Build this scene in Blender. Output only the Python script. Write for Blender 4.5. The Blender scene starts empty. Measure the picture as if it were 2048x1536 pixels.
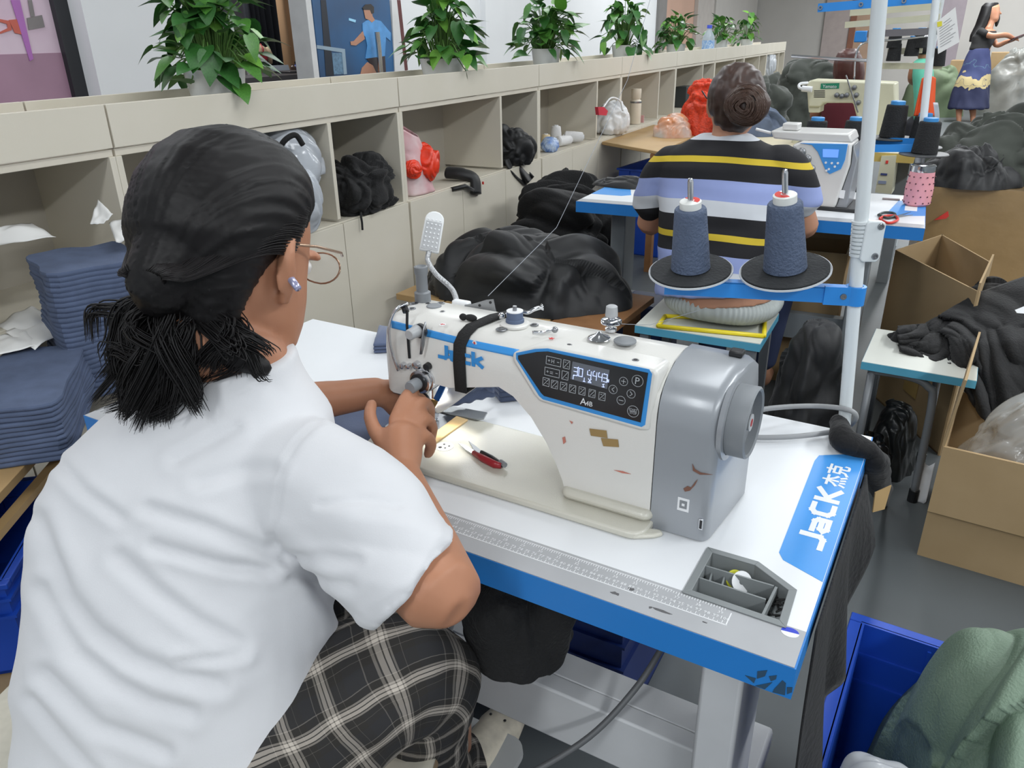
import bpy, bmesh, math, random
from math import sin, cos, pi, radians as rad, sqrt, atan2
from mathutils import Vector as V, Matrix as M4, noise as NZ
random.seed(7)
SC = bpy.context.scene
COL = SC.collection

# ------------------------------------------------------------------ camera
CAM = V((1.25875, -0.65249, 1.34110)); YAW, PITCH, ROLL, FPX = -0.537199, 0.425718, -0.017739, 1540.52
FW = V((sin(YAW)*cos(PITCH), cos(YAW)*cos(PITCH), -sin(PITCH)))
_r0 = V((cos(YAW), -sin(YAW), 0)); _u0 = _r0.cross(FW)
RT = _r0*cos(ROLL) + _u0*sin(ROLL); UP = RT.cross(FW)
cd = bpy.data.cameras.new('camera'); cam = bpy.data.objects.new('camera', cd); COL.objects.link(cam)
cd.sensor_width = 36.0; cd.lens = FPX/2048*36.0; cd.clip_start = 0.02; cd.clip_end = 100
cam.matrix_world = M4(((RT.x, UP.x, -FW.x, CAM.x), (RT.y, UP.y, -FW.y, CAM.y), (RT.z, UP.z, -FW.z, CAM.z), (0, 0, 0, 1)))
SC.camera = cam

# ------------------------------------------------------------------ world, exposure, ceiling lamps
SC.view_settings.view_transform = 'Standard'; SC.view_settings.look = 'None'
SC.view_settings.gamma = 1.0; SC.view_settings.use_curve_mapping = False
SC.view_settings.exposure = 0.06
w = bpy.data.worlds.new('hall_ambient'); SC.world = w; w.use_nodes = True
w.node_tree.nodes['Background'].inputs[0].default_value = (0.86, 0.93, 1.0, 1)
w.node_tree.nodes['Background'].inputs[1].default_value = 0.62
def ceiling_lamp(x, y, zz, sx, sy, power, rz=0.0):
    l = bpy.data.lights.new('ceiling_lamp_light', 'AREA'); l.shape = 'RECTANGLE'; l.size = sx; l.size_y = sy
    l.energy = power; l.color = (0.95, 0.98, 1.0)
    o = bpy.data.objects.new('ceiling_lamp_light', l); COL.objects.link(o)
    o.location = (x, y, zz); o.rotation_euler = (0, 0, rz)
    return o
for (x, y, pw) in ((-1.9, 0.2, 26), (-1.8, 4.4, 44), (-1.7, 9.0, 60), (0.9, -3.4, 72), (0.9, 1.4, 30), (0.9, 5.6, 52), (0.9, 10.0, 80), (3.9, -2.6, 110), (3.9, 1.6, 125), (3.9, 6.0, 110), (3.9, 10.5, 130), (0.9, 14.6, 170), (4.2, 14.6, 170)):
    ceiling_lamp(x, y, 3.25, 0.35, 2.6, pw)
ceiling_lamp(-4.0, 3.2, 2.9, 0.6, 1.6, 45)   # unseen lamp added only to brighten the dark showroom

# rays through a point of the photograph, met with a plane of the real scene
def ray(x, y): return FW + RT*((x-1024)/FPX) - UP*((y-768)/FPX)
def PZ(x, y, h): d = ray(x, y); return CAM + d*((h-CAM.z)/d.z)
def PY(x, y, v): d = ray(x, y); return CAM + d*((v-CAM.y)/d.y)
def PX(x, y, v): d = ray(x, y); return CAM + d*((v-CAM.x)/d.x)
def PD(x, y, D): return CAM + ray(x, y)*D
def PP(x, y, P0, n): d = ray(x, y); return CAM + d*((P0-CAM).dot(n)/d.dot(n))

# ------------------------------------------------------------------ materials
def lin(c): return tuple(((v/255)/12.92 if v/255 <= .04045 else ((v/255+.055)/1.055)**2.4) for v in c)
MATS = {}
def mat(name, c, rough=.6, metal=0., var=.06, scale=8., bump=0., bscale=60., spec=.5, alpha=1., trans=0., emit=None, es=1., coat=0., sheen=0., c2=None, detail=4):
    if name in MATS: return MATS[name]
    m = bpy.data.materials.new(name); m.use_nodes = True
    nt = m.node_tree; b = nt.nodes['Principled BSDF']
    L = lin(c)
    b.inputs['Roughness'].default_value = rough; b.inputs['Metallic'].default_value = metal
    b.inputs['Specular IOR Level'].default_value = spec
    if coat: b.inputs['Coat Weight'].default_value = coat; b.inputs['Coat Roughness'].default_value = .15
    if sheen: b.inputs['Sheen Weight'].default_value = sheen; b.inputs['Sheen Roughness'].default_value = .4
    if trans: b.inputs['Transmission Weight'].default_value = trans
    if alpha < 1: b.inputs['Alpha'].default_value = alpha
    if emit: b.inputs['Emission Color'].default_value = (*lin(emit), 1); b.inputs['Emission Strength'].default_value = es
    tc = nt.nodes.new('ShaderNodeTexCoord')
    if var or c2:
        n = nt.nodes.new('ShaderNodeTexNoise'); n.inputs['Scale'].default_value = scale; n.inputs['Detail'].default_value = detail
        nt.links.new(tc.outputs['Object'], n.inputs['Vector'])
        r = nt.nodes.new('ShaderNodeValToRGB')
        r.color_ramp.elements[0].position = .3; r.color_ramp.elements[1].position = .7
        hi = lin(c2) if c2 else tuple(min(1, v*(1+var)) for v in L); lo = L if c2 else tuple(v*(1-var) for v in L)
        r.color_ramp.elements[0].color = (*lo, 1); r.color_ramp.elements[1].color = (*hi, 1)
        nt.links.new(n.outputs['Fac'], r.inputs['Fac']); nt.links.new(r.outputs['Color'], b.inputs['Base Color'])
    else: b.inputs['Base Color'].default_value = (*L, 1)
    if bump:
        n2 = nt.nodes.new('ShaderNodeTexNoise'); n2.inputs['Scale'].default_value = bscale; n2.inputs['Detail'].default_value = 3
        nt.links.new(tc.outputs['Object'], n2.inputs['Vector'])
        bp = nt.nodes.new('ShaderNodeBump'); bp.inputs['Strength'].default_value = bump; bp.inputs['Distance'].default_value = .01
        nt.links.new(n2.outputs['Fac'], bp.inputs['Height']); nt.links.new(bp.outputs['Normal'], b.inputs['Normal'])
    MATS[name] = m
    return m

# ------------------------------------------------------------------ mesh building
class MB:
    def __init__(s): s.v = []; s.f = []; s.m = []; s.mi = 0
    def add(s, vs, fs):
        o = len(s.v); s.v += [tuple(p) for p in vs]
        for f in fs: s.f.append(tuple(i+o for i in f)); s.m.append(s.mi)
        return s
    def box(s, a, b, mtx=None):
        x0, y0, z0 = a; x1, y1, z1 = b
        vs = [V(p) for p in ((x0,y0,z0),(x1,y0,z0),(x1,y1,z0),(x0,y1,z0),(x0,y0,z1),(x1,y0,z1),(x1,y1,z1),(x0,y1,z1))]
        if mtx: vs = [mtx @ p for p in vs]
        return s.add(vs, [(0,3,2,1),(4,5,6,7),(0,1,5,4),(1,2,6,5),(2,3,7,6),(3,0,4,7)])
    def prism(s, poly, h0, h1, f=None):
        # poly: 2-D points; f maps (u,v,h) to 3-D, default (x,y,z)
        f = f or (lambda u, v, h: (u, v, h)); n = len(poly)
        vs = [f(u, v, h0) for u, v in poly] + [f(u, v, h1) for u, v in poly]
        fs = [tuple(range(n))[::-1], tuple(range(n, 2*n))] + [(i, (i+1) % n, n+(i+1) % n, n+i) for i in range(n)]
        return s.add(vs, fs)
    def loft(s, rings, cap0=True, cap1=True, closed=True):
        n = len(rings[0]); vs = [p for r in rings for p in r]; fs = []
        for k in range(len(rings)-1):
            for i in range(n if closed else n-1):
                j = (i+1) % n; fs.append((k*n+i, k*n+j, (k+1)*n+j, (k+1)*n+i))
        if cap0: fs.append(tuple(range(n))[::-1])
        if cap1: fs.append(tuple(range((len(rings)-1)*n, len(rings)*n)))
        return s.add(vs, fs)
    def tube(s, pts, r, n=10, cap=True, flat=None, up=None):
        pts = [V(p) for p in pts]; rs = r if isinstance(r, (list, tuple)) else [r]*len(pts)
        rings = []; pu = None
        for i, p in enumerate(pts):
            d = (pts[min(i+1, len(pts)-1)] - pts[max(i-1, 0)]).normalized()
            if pu is None:
                a = V(up) if up else (V((0,0,1)) if abs(d.z) < .9 else V((1,0,0)))
                pu = (a - d*a.dot(d)).normalized()
            else: pu = (pu - d*pu.dot(d)).normalized()
            w_ = d.cross(pu)
            k = rs[i]; ku, kw = (k, k*(flat or 1)) if not isinstance(k, tuple) else k
            rings.append([p + pu*(ku*cos(2*pi*q/n)) + w_*(kw*sin(2*pi*q/n)) for q in range(n)])
        return s.loft(rings, cap, cap)
    def lathe(s, prof, c=(0,0,0), n=24, axis='z', mtx=None, cap=True):
        rings = []
        for (r_, h) in prof:
            ring = []
            for q in range(n):
                a = 2*pi*q/n; x, y = r_*cos(a), r_*sin(a)
                p = V((x, y, h)) if axis == 'z' else (V((h, x, y)) if axis == 'x' else V((y, h, x)))
                if mtx: p = mtx @ p
                ring.append(p + V(c))
            rings.append(ring)
        return s.loft(rings, cap, cap)
    def ball(s, c, r, n=14, m=9):
        r = r if isinstance(r, (tuple, list)) else (r, r, r)
        rings = []
        for k in range(1, m):
            t = pi*k/m
            rings.append([(c[0]+r[0]*sin(t)*cos(2*pi*q/n), c[1]+r[1]*sin(t)*sin(2*pi*q/n), c[2]-r[2]*cos(t)) for q in range(n)])
        return s.loft(rings)
    def ring(s, prof_r, h0, h1, r_in, c=(0,0,0), n=24, mtx=None):
        return s.lathe([(r_in, h0), (prof_r, h0), (prof_r, h1), (r_in, h1), (r_in, h0)], c, n, mtx=mtx, cap=False)
    def grid(s, nu, nv, fn, closed_u=False):
        vs = [fn(i/(nu-1 if not closed_u else nu), j/(nv-1)) for j in range(nv) for i in range(nu)]; fs = []
        for j in range(nv-1):
            for i in range(nu if closed_u else nu-1):
                k = (i+1) % nu; fs.append((j*nu+i, j*nu+k, (j+1)*nu+k, (j+1)*nu+i))
        return s.add(vs, fs)
    def mesh(s, name):
        me = bpy.data.meshes.new(name); me.from_pydata(s.v, [], s.f); me.update()
        return me
    def build(s, name, mats, parent=None, smooth=False, bevel=0, mtx=None, thick=0, subd=0, ang=40, recalc=True):
        me = s.mesh(name)
        if recalc:
            bm = bmesh.new(); bm.from_mesh(me); bmesh.ops.recalc_face_normals(bm, faces=bm.faces); bm.to_mesh(me); bm.free()
        mats = mats if isinstance(mats, (list, tuple)) else [mats]
        for m in mats: me.materials.append(m)
        if len(mats) > 1: me.polygons.foreach_set('material_index', s.m)
        o = bpy.data.objects.new(name, me); COL.objects.link(o)
        if parent is not None: o.parent = parent
        if mtx is not None: o.matrix_local = mtx
        if thick:
            md = o.modifiers.new('t', 'SOLIDIFY'); md.thickness = thick; md.offset = 0
        if bevel:
            md = o.modifiers.new('b', 'BEVEL'); md.width = bevel; md.segments = 2; md.limit_method = 'ANGLE'; md.angle_limit = rad(35)
        if subd:
            md = o.modifiers.new('s', 'SUBSURF'); md.levels = subd; md.render_levels = subd
        if smooth or bevel:
            me.polygons.foreach_set('use_smooth', [True]*len(me.polygons))
            if smooth != 'all' : me.set_sharp_from_angle(angle=rad(ang))
        return o

def tag(o, label, cat, group=None, kind=None):
    if label: o['label'] = label
    if cat: o['category'] = cat
    if group: o['group'] = group
    if kind: o['kind'] = kind
    return o
def thing(name, label, cat, loc=(0,0,0), rz=0., group=None):
    o = bpy.data.objects.new(name, None); COL.objects.link(o); o.empty_display_size = .05
    o.location = loc; o.rotation_euler = (0, 0, rz)
    return tag(o, label, cat, group)
def structure(o): o['kind'] = 'structure'; return o
def copy_tree(o, parent=None):
    c = o.copy(); COL.objects.link(c); c.parent = parent
    for ch in list(o.children): copy_tree(ch, c)
    return c
def text_mesh(body, size, name, m, parent, mtx, depth=0.0, align='LEFT', sx=1.0, bold=0.0):
    cu = bpy.data.curves.new(name, 'FONT'); cu.offset = bold; cu.body = body; cu.size = size; cu.align_x = align; cu.extrude = depth; cu.resolution_u = 2
    t = bpy.data.objects.new('tmp', cu); COL.objects.link(t)
    me = bpy.data.meshes.new_from_object(t.evaluated_get(bpy.context.evaluated_depsgraph_get()))
    bpy.data.objects.remove(t); bpy.data.curves.remove(cu)
    me.name = name; me.materials.clear(); me.materials.append(m)
    if sx != 1.0: me.transform(M4.Diagonal((sx, 1, 1, 1)))
    o = bpy.data.objects.new(name, me); COL.objects.link(o)
    if parent is not None: o.parent = parent
    o.matrix_local = mtx
    return o
def frame(o, xa, ya):
    # matrix whose local x,y run along xa, ya at origin o
    xa = V(xa).normalized(); ya = V(ya); ya = (ya - xa*ya.dot(xa)).normalized(); za = xa.cross(ya); o = V(o)
    return M4(((xa.x, ya.x, za.x, o.x), (xa.y, ya.y, za.y, o.y), (xa.z, ya.z, za.z, o.z), (0,0,0,1)))
def lerp(a, b, t): return a + (b-a)*t
def bez(pts, n):
    # Catmull-Rom through the points
    P = [V(p) for p in pts]; P = [P[0]*2-P[1]] + P + [P[-1]*2-P[-2]]; out = []
    for i in range(1, len(P)-2):
        for k in range(n):
            t = k/n; a, b, c, d = P[i-1], P[i], P[i+1], P[i+2]
            out.append(.5*((2*b) + (c-a)*t + (2*a-5*b+4*c-d)*t*t + (3*b-a-3*c+d)*t**3))
    out.append(P[-2]); return out
def fbm(p, o=4, h=1.0): return NZ.fractal(V(p), h, 2.0, o)
def ridge(p, sc=1.0): return 1-abs(NZ.noise(V(p)*sc))*2
# ================================================================== the hall
SYAW = -0.057
SD = V((sin(SYAW), cos(SYAW), 0)); SN = V((SD.y, -SD.x, 0)); SA = V((-0.708, 1.840, 0))   # shelf line: direction, normal to the hall, origin
def SP(a, n, z): return SA + SD*a + SN*n + V((0, 0, z))
SM = M4(((SD.x, -SN.x, 0, SA.x), (SD.y, -SN.y, 0, SA.y), (0, 0, 1, 0), (0, 0, 0, 1)))   # local x along shelf, y into the shelf, z up
def on_shelf(px, py, n=0.0): return PP(px, py, SA + SN*n, SN)
def sa(px, py, n=0.0): return (on_shelf(px, py, n)-SA).dot(SD)

m_floor = mat('floor_grey_epoxy', (76, 81, 83), .5, var=.10, scale=1.6, bump=.05, bscale=30, c2=(86, 91, 93))
m_wall = mat('wall_white_paint', (222, 224, 226), .8, var=.03, scale=2)
m_wallg = mat('wall_grey_paint', (182, 179, 174), .8, var=.04, scale=2)
m_ceil = mat('ceiling_white', (215, 216, 216), .9, var=.02)
m_dark = mat('dark_frame', (38, 40, 44), .4)
b = MB(); b.box((-8, -4.5, -.05), (7.5, 18.5, 0)); structure(b.build('floor', m_floor))
b = MB(); b.box((-8, -4.5, 3.4), (7.5, 18.5, 3.45)); structure(b.build('ceiling', m_ceil))
b = MB(); b.box((-6.6, 17.4, 0), (7.5, 17.5, 3.4)); structure(b.build('wall_far', m_wallg))
b = MB(); b.box((7.4, -4.5, 0), (7.5, 18.5, 3.4)); structure(b.build('wall_right', m_wall))

# left wall behind the shelf row: white piers, a glazed showroom opening and framed pictures
WN = -1.75
def wa(px, py): return (PP(px, py, SA+SN*WN, SN)-SA).dot(SD)
def wpt(px, py, lift=0.0): return PP(px, py, SA+SN*(WN+lift), SN)
a_o0, a_o1, a_end = wa(360, 150), wa(628, 100), 9.6
def wseg(name, a0, a1, n0, n1, z0, z1, m):
    b = MB(); b.box((a0, -n1, z0), (a1, -n0, z1)); o = b.build(name, m, mtx=SM); return structure(o)
wseg('wall_left', -5.5, wa(165, 100), WN-.12, WN, 0, 3.4, m_wall)
cA = wa(150, 190)
wseg('wall_pier_left', cA+.02, a_o0, WN-.12, WN+.16, 0, 3.4, m_wall)
wseg('wall_left_middle', a_o1, wa(1312, 40), WN-.12, WN, 0, 3.4, m_wall)
wseg('wall_pier_middle', wa(962, 60), wa(1004, 60), WN, WN+.05, 0, 3.4, m_wall)
wseg('wall_left_far', wa(1430, 40), 15.6, WN-.12, WN, 0, 3.4, m_wallg)
wseg('trim_1', wa(1312, 40), wa(1327, 40), WN-.02, WN+.04, 0, 3.4, mat('trim_grey', (122, 120, 118), .6))
wseg('door_1', wa(1327, 40), wa(1392, 40), WN-.10, WN-.04, 0, 2.6, mat('door_pink_wood', (196, 160, 140), .6, var=.05, scale=3))
wseg('trim_2', wa(1392, 40), wa(1424, 40), WN-.06, WN+.02, 0, 3.4, mat('trim_pale', (180, 174, 168), .7))
wseg('trim_3', wa(1424, 40), wa(1432, 40), WN-.06, WN+.05, 0, 3.4, m_wallg)
# showroom beyond the opening
wseg('wall_showroom_back', a_o0-3.5, a_o1+4, WN-3.2, WN-3.1, 0, 3.4, mat('showroom_wall', (120, 116, 120), .8))
wseg('trim_showroom_jamb', a_o1-.05, a_o1, WN-.12, WN+.02, 0, 3.4, mat('trim_white', (205, 205, 205), .6))

# pink sports picture in a black frame on the near left wall
def wm(lift): return SM @ M4.Translation((0, -(WN+lift), 0))     # x along wall, z up on the wall face
pic = thing('framed_picture', 'large pink framed picture of gym ribbons on the wall at left edge', 'picture')
x1 = wa(100, 60); x0 = x1-1.9
b = MB(); b.box((x0, -.02, .7), (x1-.0, 0, 2.6)); b.build('picture_sheet', mat('print_pink', (206, 176, 196), .4, var=.1, scale=2.5, c2=(222, 205, 216)), pic, mtx=wm(0.02))
b = MB(); b.box((x1, -.05, .64), (x1+.07, 0, 2.66)); b.box((x0-.07, -.05, .64), (x0, 0, 2.66)); b.box((x0, -.05, 2.6), (x1, 0, 2.66)); b.box((x0, -.05, .64), (x1, 0, .7))
b.build('picture_frame', m_dark, pic, mtx=wm(0.02))
b = MB(); b.box((x0, -.022, .7), (x1, -.019, 1.30)); b.build('printed_floor', mat('print_mauve', (165, 130, 150), .4, var=.1, scale=3), pic, mtx=wm(0.02))
def wpoly(pts, m, name, par, lift, th=.003):
    # flat printed shape drawn on the wall face, points given by where they show
    q = [wpt(x, y, lift) for x, y in pts]
    b = MB(); n = len(q)
    b.add(q + [p - SN*th for p in q], [tuple(range(n)), tuple(range(n, 2*n))[::-1]] + [(i, n+i, n+(i+1) % n, (i+1) % n) for i in range(n)])
    return b.build(name, m, par)
wpoly([(22, 0), (40, 0), (67, 118), (60, 122)], mat('print_violet', (172, 108, 180), .4), 'printed_ribbon', pic, .046)
wpoly([(18, 40), (38, 38), (48, 70), (30, 66)], mat('print_orange', (196, 96, 80), .4), 'printed_hand', pic, .045)
wpoly([(0, 38), (20, 42), (24, 60), (0, 68), (0, 64), (16, 56), (14, 48), (0, 44)], mat('print_orange', (196, 96, 80), .4), 'printed_ring', pic, .044)
wpoly([(54, 36), (84, 30), (90, 54), (58, 60)], mat('print_grey', (128, 122, 122), .4), 'printed_block', pic, .044)
wpoly([(56, 0), (64, 0), (70, 32), (62, 34)], mat('print_grey', (128, 122, 122), .4), 'printed_arm', pic, .045)

# footballer poster
pos = thing('wall_poster', 'dark blue poster of a footballer in a pale blue shirt', 'poster')
ax0, ax1 = wa(632, 100), wa(782, 80)
b = MB(); b.box((ax0, -.012, .9), (ax1, 0, 2.7)); b.build('poster_sheet', mat('print_night_blue', (40, 62, 92), .35, var=.3, scale=1.4, c2=(38, 98, 150)), pos, mtx=wm(0.0))
m_skinp = mat('print_skin', (176, 128, 104), .4); m_shirtp = mat('print_sky_shirt', (82, 146, 205), .4, var=.12, scale=20)
wpoly([(641, 0), (652, 0), (668, 152), (652, 152)], mat('print_navy', (18, 26, 40), .4), 'printed_pillar', pos, .014)
for q in ([(634, 90), (690, 98), (694, 148), (688, 149), (684, 105), (634, 97)],): wpoly(q, mat('print_pale', (140, 160, 175), .4), 'printed_goal', pos, .0145)
wpoly([(664, 106), (685, 106), (689, 148), (668, 149)], mat('print_net', (92, 124, 150), .4, var=.3, scale=60), 'printed_net', pos, .0142)
wpoly([(725, 47), (733, 41), (746, 38), (762, 42), (775, 58), (782, 66), (781, 82), (772, 74), (770, 112), (752, 122), (731, 117), (735, 92), (731, 74), (726, 68)], m_shirtp, 'printed_shirt', pos, .0155)
wpoly([(726, 62), (730, 78), (712, 91), (702, 90), (701, 83), (708, 82)], m_skinp, 'printed_arm', pos, .016)
wpoly([(727, 18), (735, 14), (744, 18), (745, 32), (750, 40), (744, 45), (738, 40), (731, 37)], m_skinp, 'printed_face', pos, .0165)
wpoly([(725, 16), (731, 9), (742, 8), (748, 14), (748, 26), (743, 28), (740, 20), (728, 20)], mat('print_hair', (44, 38, 36), .5), 'printed_hair', pos, .017)
wpoly([(733, 117), (770, 112), (772, 144), (752, 146), (745, 132)], mat('print_shorts', (52, 44, 48), .4), 'printed_shorts', pos, .0162)
wpoly([(735, 124), (746, 131), (753, 146), (721, 149), (724, 136)], m_skinp, 'printed_thigh', pos, .0163)
wpoly([(698, 36), (712, 40), (711, 45), (698, 41)], mat('print_lamp', (150, 205, 235), .4), 'printed_floodlight', pos, .0146)
b = MB(); b.tube([wpt(754, 64, .06), wpt(758, 100, .06), wpt(762, 152, .06)], .018, 12); tag(b.build('door_pull', mat('steel_brushed', (190, 186, 180), .25, 1.), None, smooth=True), 'upright steel pull bar in front of the footballer poster', 'handle')
wpoly([(783, 0), (794, 0), (810, 142), (790, 143)], mat('trim_white', (205, 205, 205), .6), 'trim_4', None, .02, .02)['kind'] = 'structure'
wpoly([(794, 0), (801, 0), (816, 140), (810, 142)], mat('trim_maroon', (92, 44, 44), .6), 'trim_5', None, .021, .02)['kind'] = 'structure'

# ------------------------------------------------------------------ showroom pieces seen over the shelf
def curtain(name, px0, px1, n, m, label, waves):
    a0 = (PP(px0, 100, SA+SN*n, SN)-SA).dot(SD); a1 = (PP(px1, 100, SA+SN*n, SN)-SA).dot(SD)
    b = MB(); b.grid(80, 2, lambda u, v: SP(lerp(a0, a1, u), n + .035*sin(u*waves*2*pi) + .012*sin(u*waves*5.1), lerp(.1, 2.9, v)))
    o = b.build(name, m, None, smooth='all', thick=.006); return tag(o, label, 'curtain')
curtain('curtain', 498, 562, WN-1.2, mat('curtain_black', (40, 42, 48), .9), 'dark grey pleated curtain hanging in the showroom', 6)
curtain('curtain', 562, 634, WN-1.3, mat('curtain_peach', (205, 162, 122), .8, var=.05, scale=2), 'peach coloured curtain hanging behind the bust', 2.5)
# showroom desk with mannequin bust, laptop, screen
DK = WN-.62
dk = thing('display_desk', 'dark display desk behind the glazed opening of the showroom', 'desk')
b = MB(); b.box((a_o0-.6, -DK-.35, 1.08), (a_o1+.9, -DK+.35, 1.12)); b.build('desk_top', mat('desk_dark', (52, 48, 50), .5), dk, mtx=SM)
for ax in (a_o0-.55, a_o1+.8):
    b = MB(); b.box((ax, -DK-.3, 0), (ax+.05, -DK+.3, 1.08)); b.build('leg', MATS['desk_dark'], dk, mtx=SM)
DP = 1.12
def dp(px, py): return PP(px, py, SA+SN*DK, SN)
c = dp(556, 118); bust = thing('mannequin_bust', 'headless mannequin bust in a red sports top', 'mannequin', (c.x-SN.x*.2, c.y-SN.y*.2, DP))
m_man = mat('mannequin_cream', (222, 196, 160), .5)
u = (dp(580, 100)-dp(540, 100)).length
def ell(cx, cz, rx, ry, n=16): return [(cx+rx*cos(2*pi*i/n), ry*sin(2*pi*i/n), cz) for i in range(n)]
RZ = M4.Rotation(SYAW+pi/2-.5, 4, 'Z')
hgt = (dp(556, 84)-dp(556, 145)).length
def bl(rs): 
    b = MB(); b.loft([[RZ @ V(p) for p in ell(cx*u, z*hgt, rx*u, ry*u)] for cx, z, rx, ry in rs]); return b
bl([(0,0,.28,.2),(0,.2,.26,.19),(0,.45,.36,.24),(0,.65,.40,.26),(0,.8,.40,.22),(.0,.9,.22,.16),(0,.95,.13,.12),(0,1.05,.12,.11)]).build('torso', m_man, bust, smooth='all')
bl([(0,.3,.335,.235),(0,.45,.375,.255),(0,.62,.415,.275),(0,.66,.41,.27)]).build('sports_top', mat('top_red', (165, 44, 56), .7), bust, smooth='all')
for sg in (-1, 1):
    b = MB(); b.tube([RZ @ V((sg*.38*u, 0, .82*hgt)), RZ @ V((sg*.47*u, 0, .6*hgt)), RZ @ V((sg*.5*u, .04, .3*hgt))], [.11*u, .1*u, .07*u], 10); b.build('arm', m_man, bust, smooth='all')
    b = MB(); b.tube([RZ @ V((sg*.2*u, -.27*u, .62*hgt)), RZ @ V((sg*.22*u, -.24*u, .78*hgt)), RZ @ V((sg*.2*u, 0, .93*hgt)), RZ @ V((sg*.2*u, .2*u, .7*hgt))], .025*u, 8); b.build('strap', MATS['top_red'], bust, smooth='all')
def desk_screen(name, px0, px1, pyt, pyb, m, label, tilt):
    a, bq = dp(px0, pyb), dp(px1, pyb); h = max(.05, dp((px0+px1)/2, pyt).z-DP); w_ = (bq-a).length
    t = thing(name, label, 'laptop' if 'laptop' in name else 'monitor', ((a.x+bq.x)/2, (a.y+bq.y)/2, DP), SYAW+pi/2)
    Mx = M4.Rotation(rad(tilt), 4, 'X')
    b = MB(); b.box((-w_/2, -.008, 0.004), (w_/2, .008, h), Mx); b.build('screen_lid', m, t, bevel=.004)
    b = MB(); b.box((-w_/2, -.2, 0), (w_/2, .0, .014)); b.build('base', MATS['desk_dark'], t, bevel=.003)
desk_screen('laptop', 546, 580, 132, 158, mat('laptop_silver', (176, 182, 190), .35, .4), 'open silver laptop on the display desk beside the bust', -18)
desk_screen('monitor', 598, 634, 121, 150, mat('monitor_black', (22, 22, 26), .3), 'small black screen on the display desk before the peach curtain', -14)
for px, col, nm, lb in ((533, (60, 96, 160), 'blue', 'small blue water bottle at the left end of the display desk'), (588, (90, 70, 60), 'brown', 'short brown bottle on the display desk between laptop and screen'), (594, (70, 84, 150), 'violet', 'short violet bottle on the display desk nearest the black screen')):
    c = dp(px, 150); h = max(.05, dp(px, 134).z-DP)
    b = MB(); b.lathe([(.018, 0), (.02, .01), (.02, h*.7), (.009, h*.86), (.009, h)], n=14); o = b.build('small_bottle', mat('glass_'+nm, col, .2), None, smooth=True); o.location = (c.x, c.y, DP); tag(o, lb, 'bottle')
b = MB(); c = dp(496, 140); b.tube([(0, 0, 0), (0, 0, dp(490, 90).z-.0)], .02, 12); o = b.build('steel_post', mat('steel_brushed', (190, 186, 180), .25, 1.), None, smooth=True); o.location = (c.x, c.y, 0); tag(o, 'slim steel post standing by the showroom opening', 'post')

# ------------------------------------------------------------------ shelf row: one unit after another
m_lam = mat('laminate_beige', (204, 198, 182), .55, var=.035, scale=3.0, bump=.02, bscale=200, c2=(210, 204, 190))
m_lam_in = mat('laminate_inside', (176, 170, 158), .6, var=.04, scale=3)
m_edge = mat('laminate_edge', (206, 199, 184), .5, var=.03)
UW, DEP, T = 1.26, .34, .018
ZD, ZO, ZT = .735, 1.075, 1.200
def shelf_unit(k, label):
    u = thing('shelf_unit', label, 'shelf', group='beige shelf units in a row')
    u.matrix_world = SM @ M4.Translation((k*UW, 0, 0))
    def P(name, a, b_, m=m_lam, bev=.0012):
        b = MB(); b.box(a, b_); return b.build(name, m, u, bevel=bev)
    P('side_panel', (.0, .002, 0), (T, DEP, ZO)); P('side_panel', (UW-T, .002, 0), (UW-.001, DEP, ZO))
    P('partition', (.832, .004, ZD+.01), (.832+T, DEP-.01, ZO))
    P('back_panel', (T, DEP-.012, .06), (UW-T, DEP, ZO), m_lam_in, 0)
    P('deck_board', (T, .002, ZD-.018), (UW-T, DEP-.012, ZD), m_lam)
    P('top_board', (T*.2, .006, ZO), (UW-T*.2, DEP, ZO+.018), m_edge)
    P('fascia', (.003, 0, ZO+.021), (UW-.003, .018, ZT)); P('rear_fascia', (.003, DEP-.018, ZO+.018), (UW-.003, DEP, ZT))
    P('trough_divider', (0.0, .018, ZO+.018), (.012, DEP-.018, ZT-.03)); P('trough_divider', (.62, .018, ZO+.018), (.632, DEP-.018, ZT-.03))
    for i in range(3):
        x0 = .006+i*.416; P('cabinet_door', (x0, -.016, .07), (x0+.412, .0, ZD-.003))
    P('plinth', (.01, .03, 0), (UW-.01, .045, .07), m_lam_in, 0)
    return u
NAMES = {-2: 'beige shelf unit at the left edge with the low fabric piles before it', -1: 'beige shelf unit behind the head of the woman in the white shirt', 0: 'beige shelf unit holding the pink and red bag', 1: 'beige shelf unit holding the white thread cones',
         2: 'beige shelf unit holding the cream thermos flask', 3: 'beige shelf unit beside the orange bag and grey box'}
for k in range(-2, 7):
    shelf_unit(k, NAMES.get(k, 'beige shelf unit at the far end of the row, %s' % ('behind the bun' if k == 4 else ('first past the bun' if k == 5 else ('last of the row' if k == 6 else 'nearest the camera and out of view')))))
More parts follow.
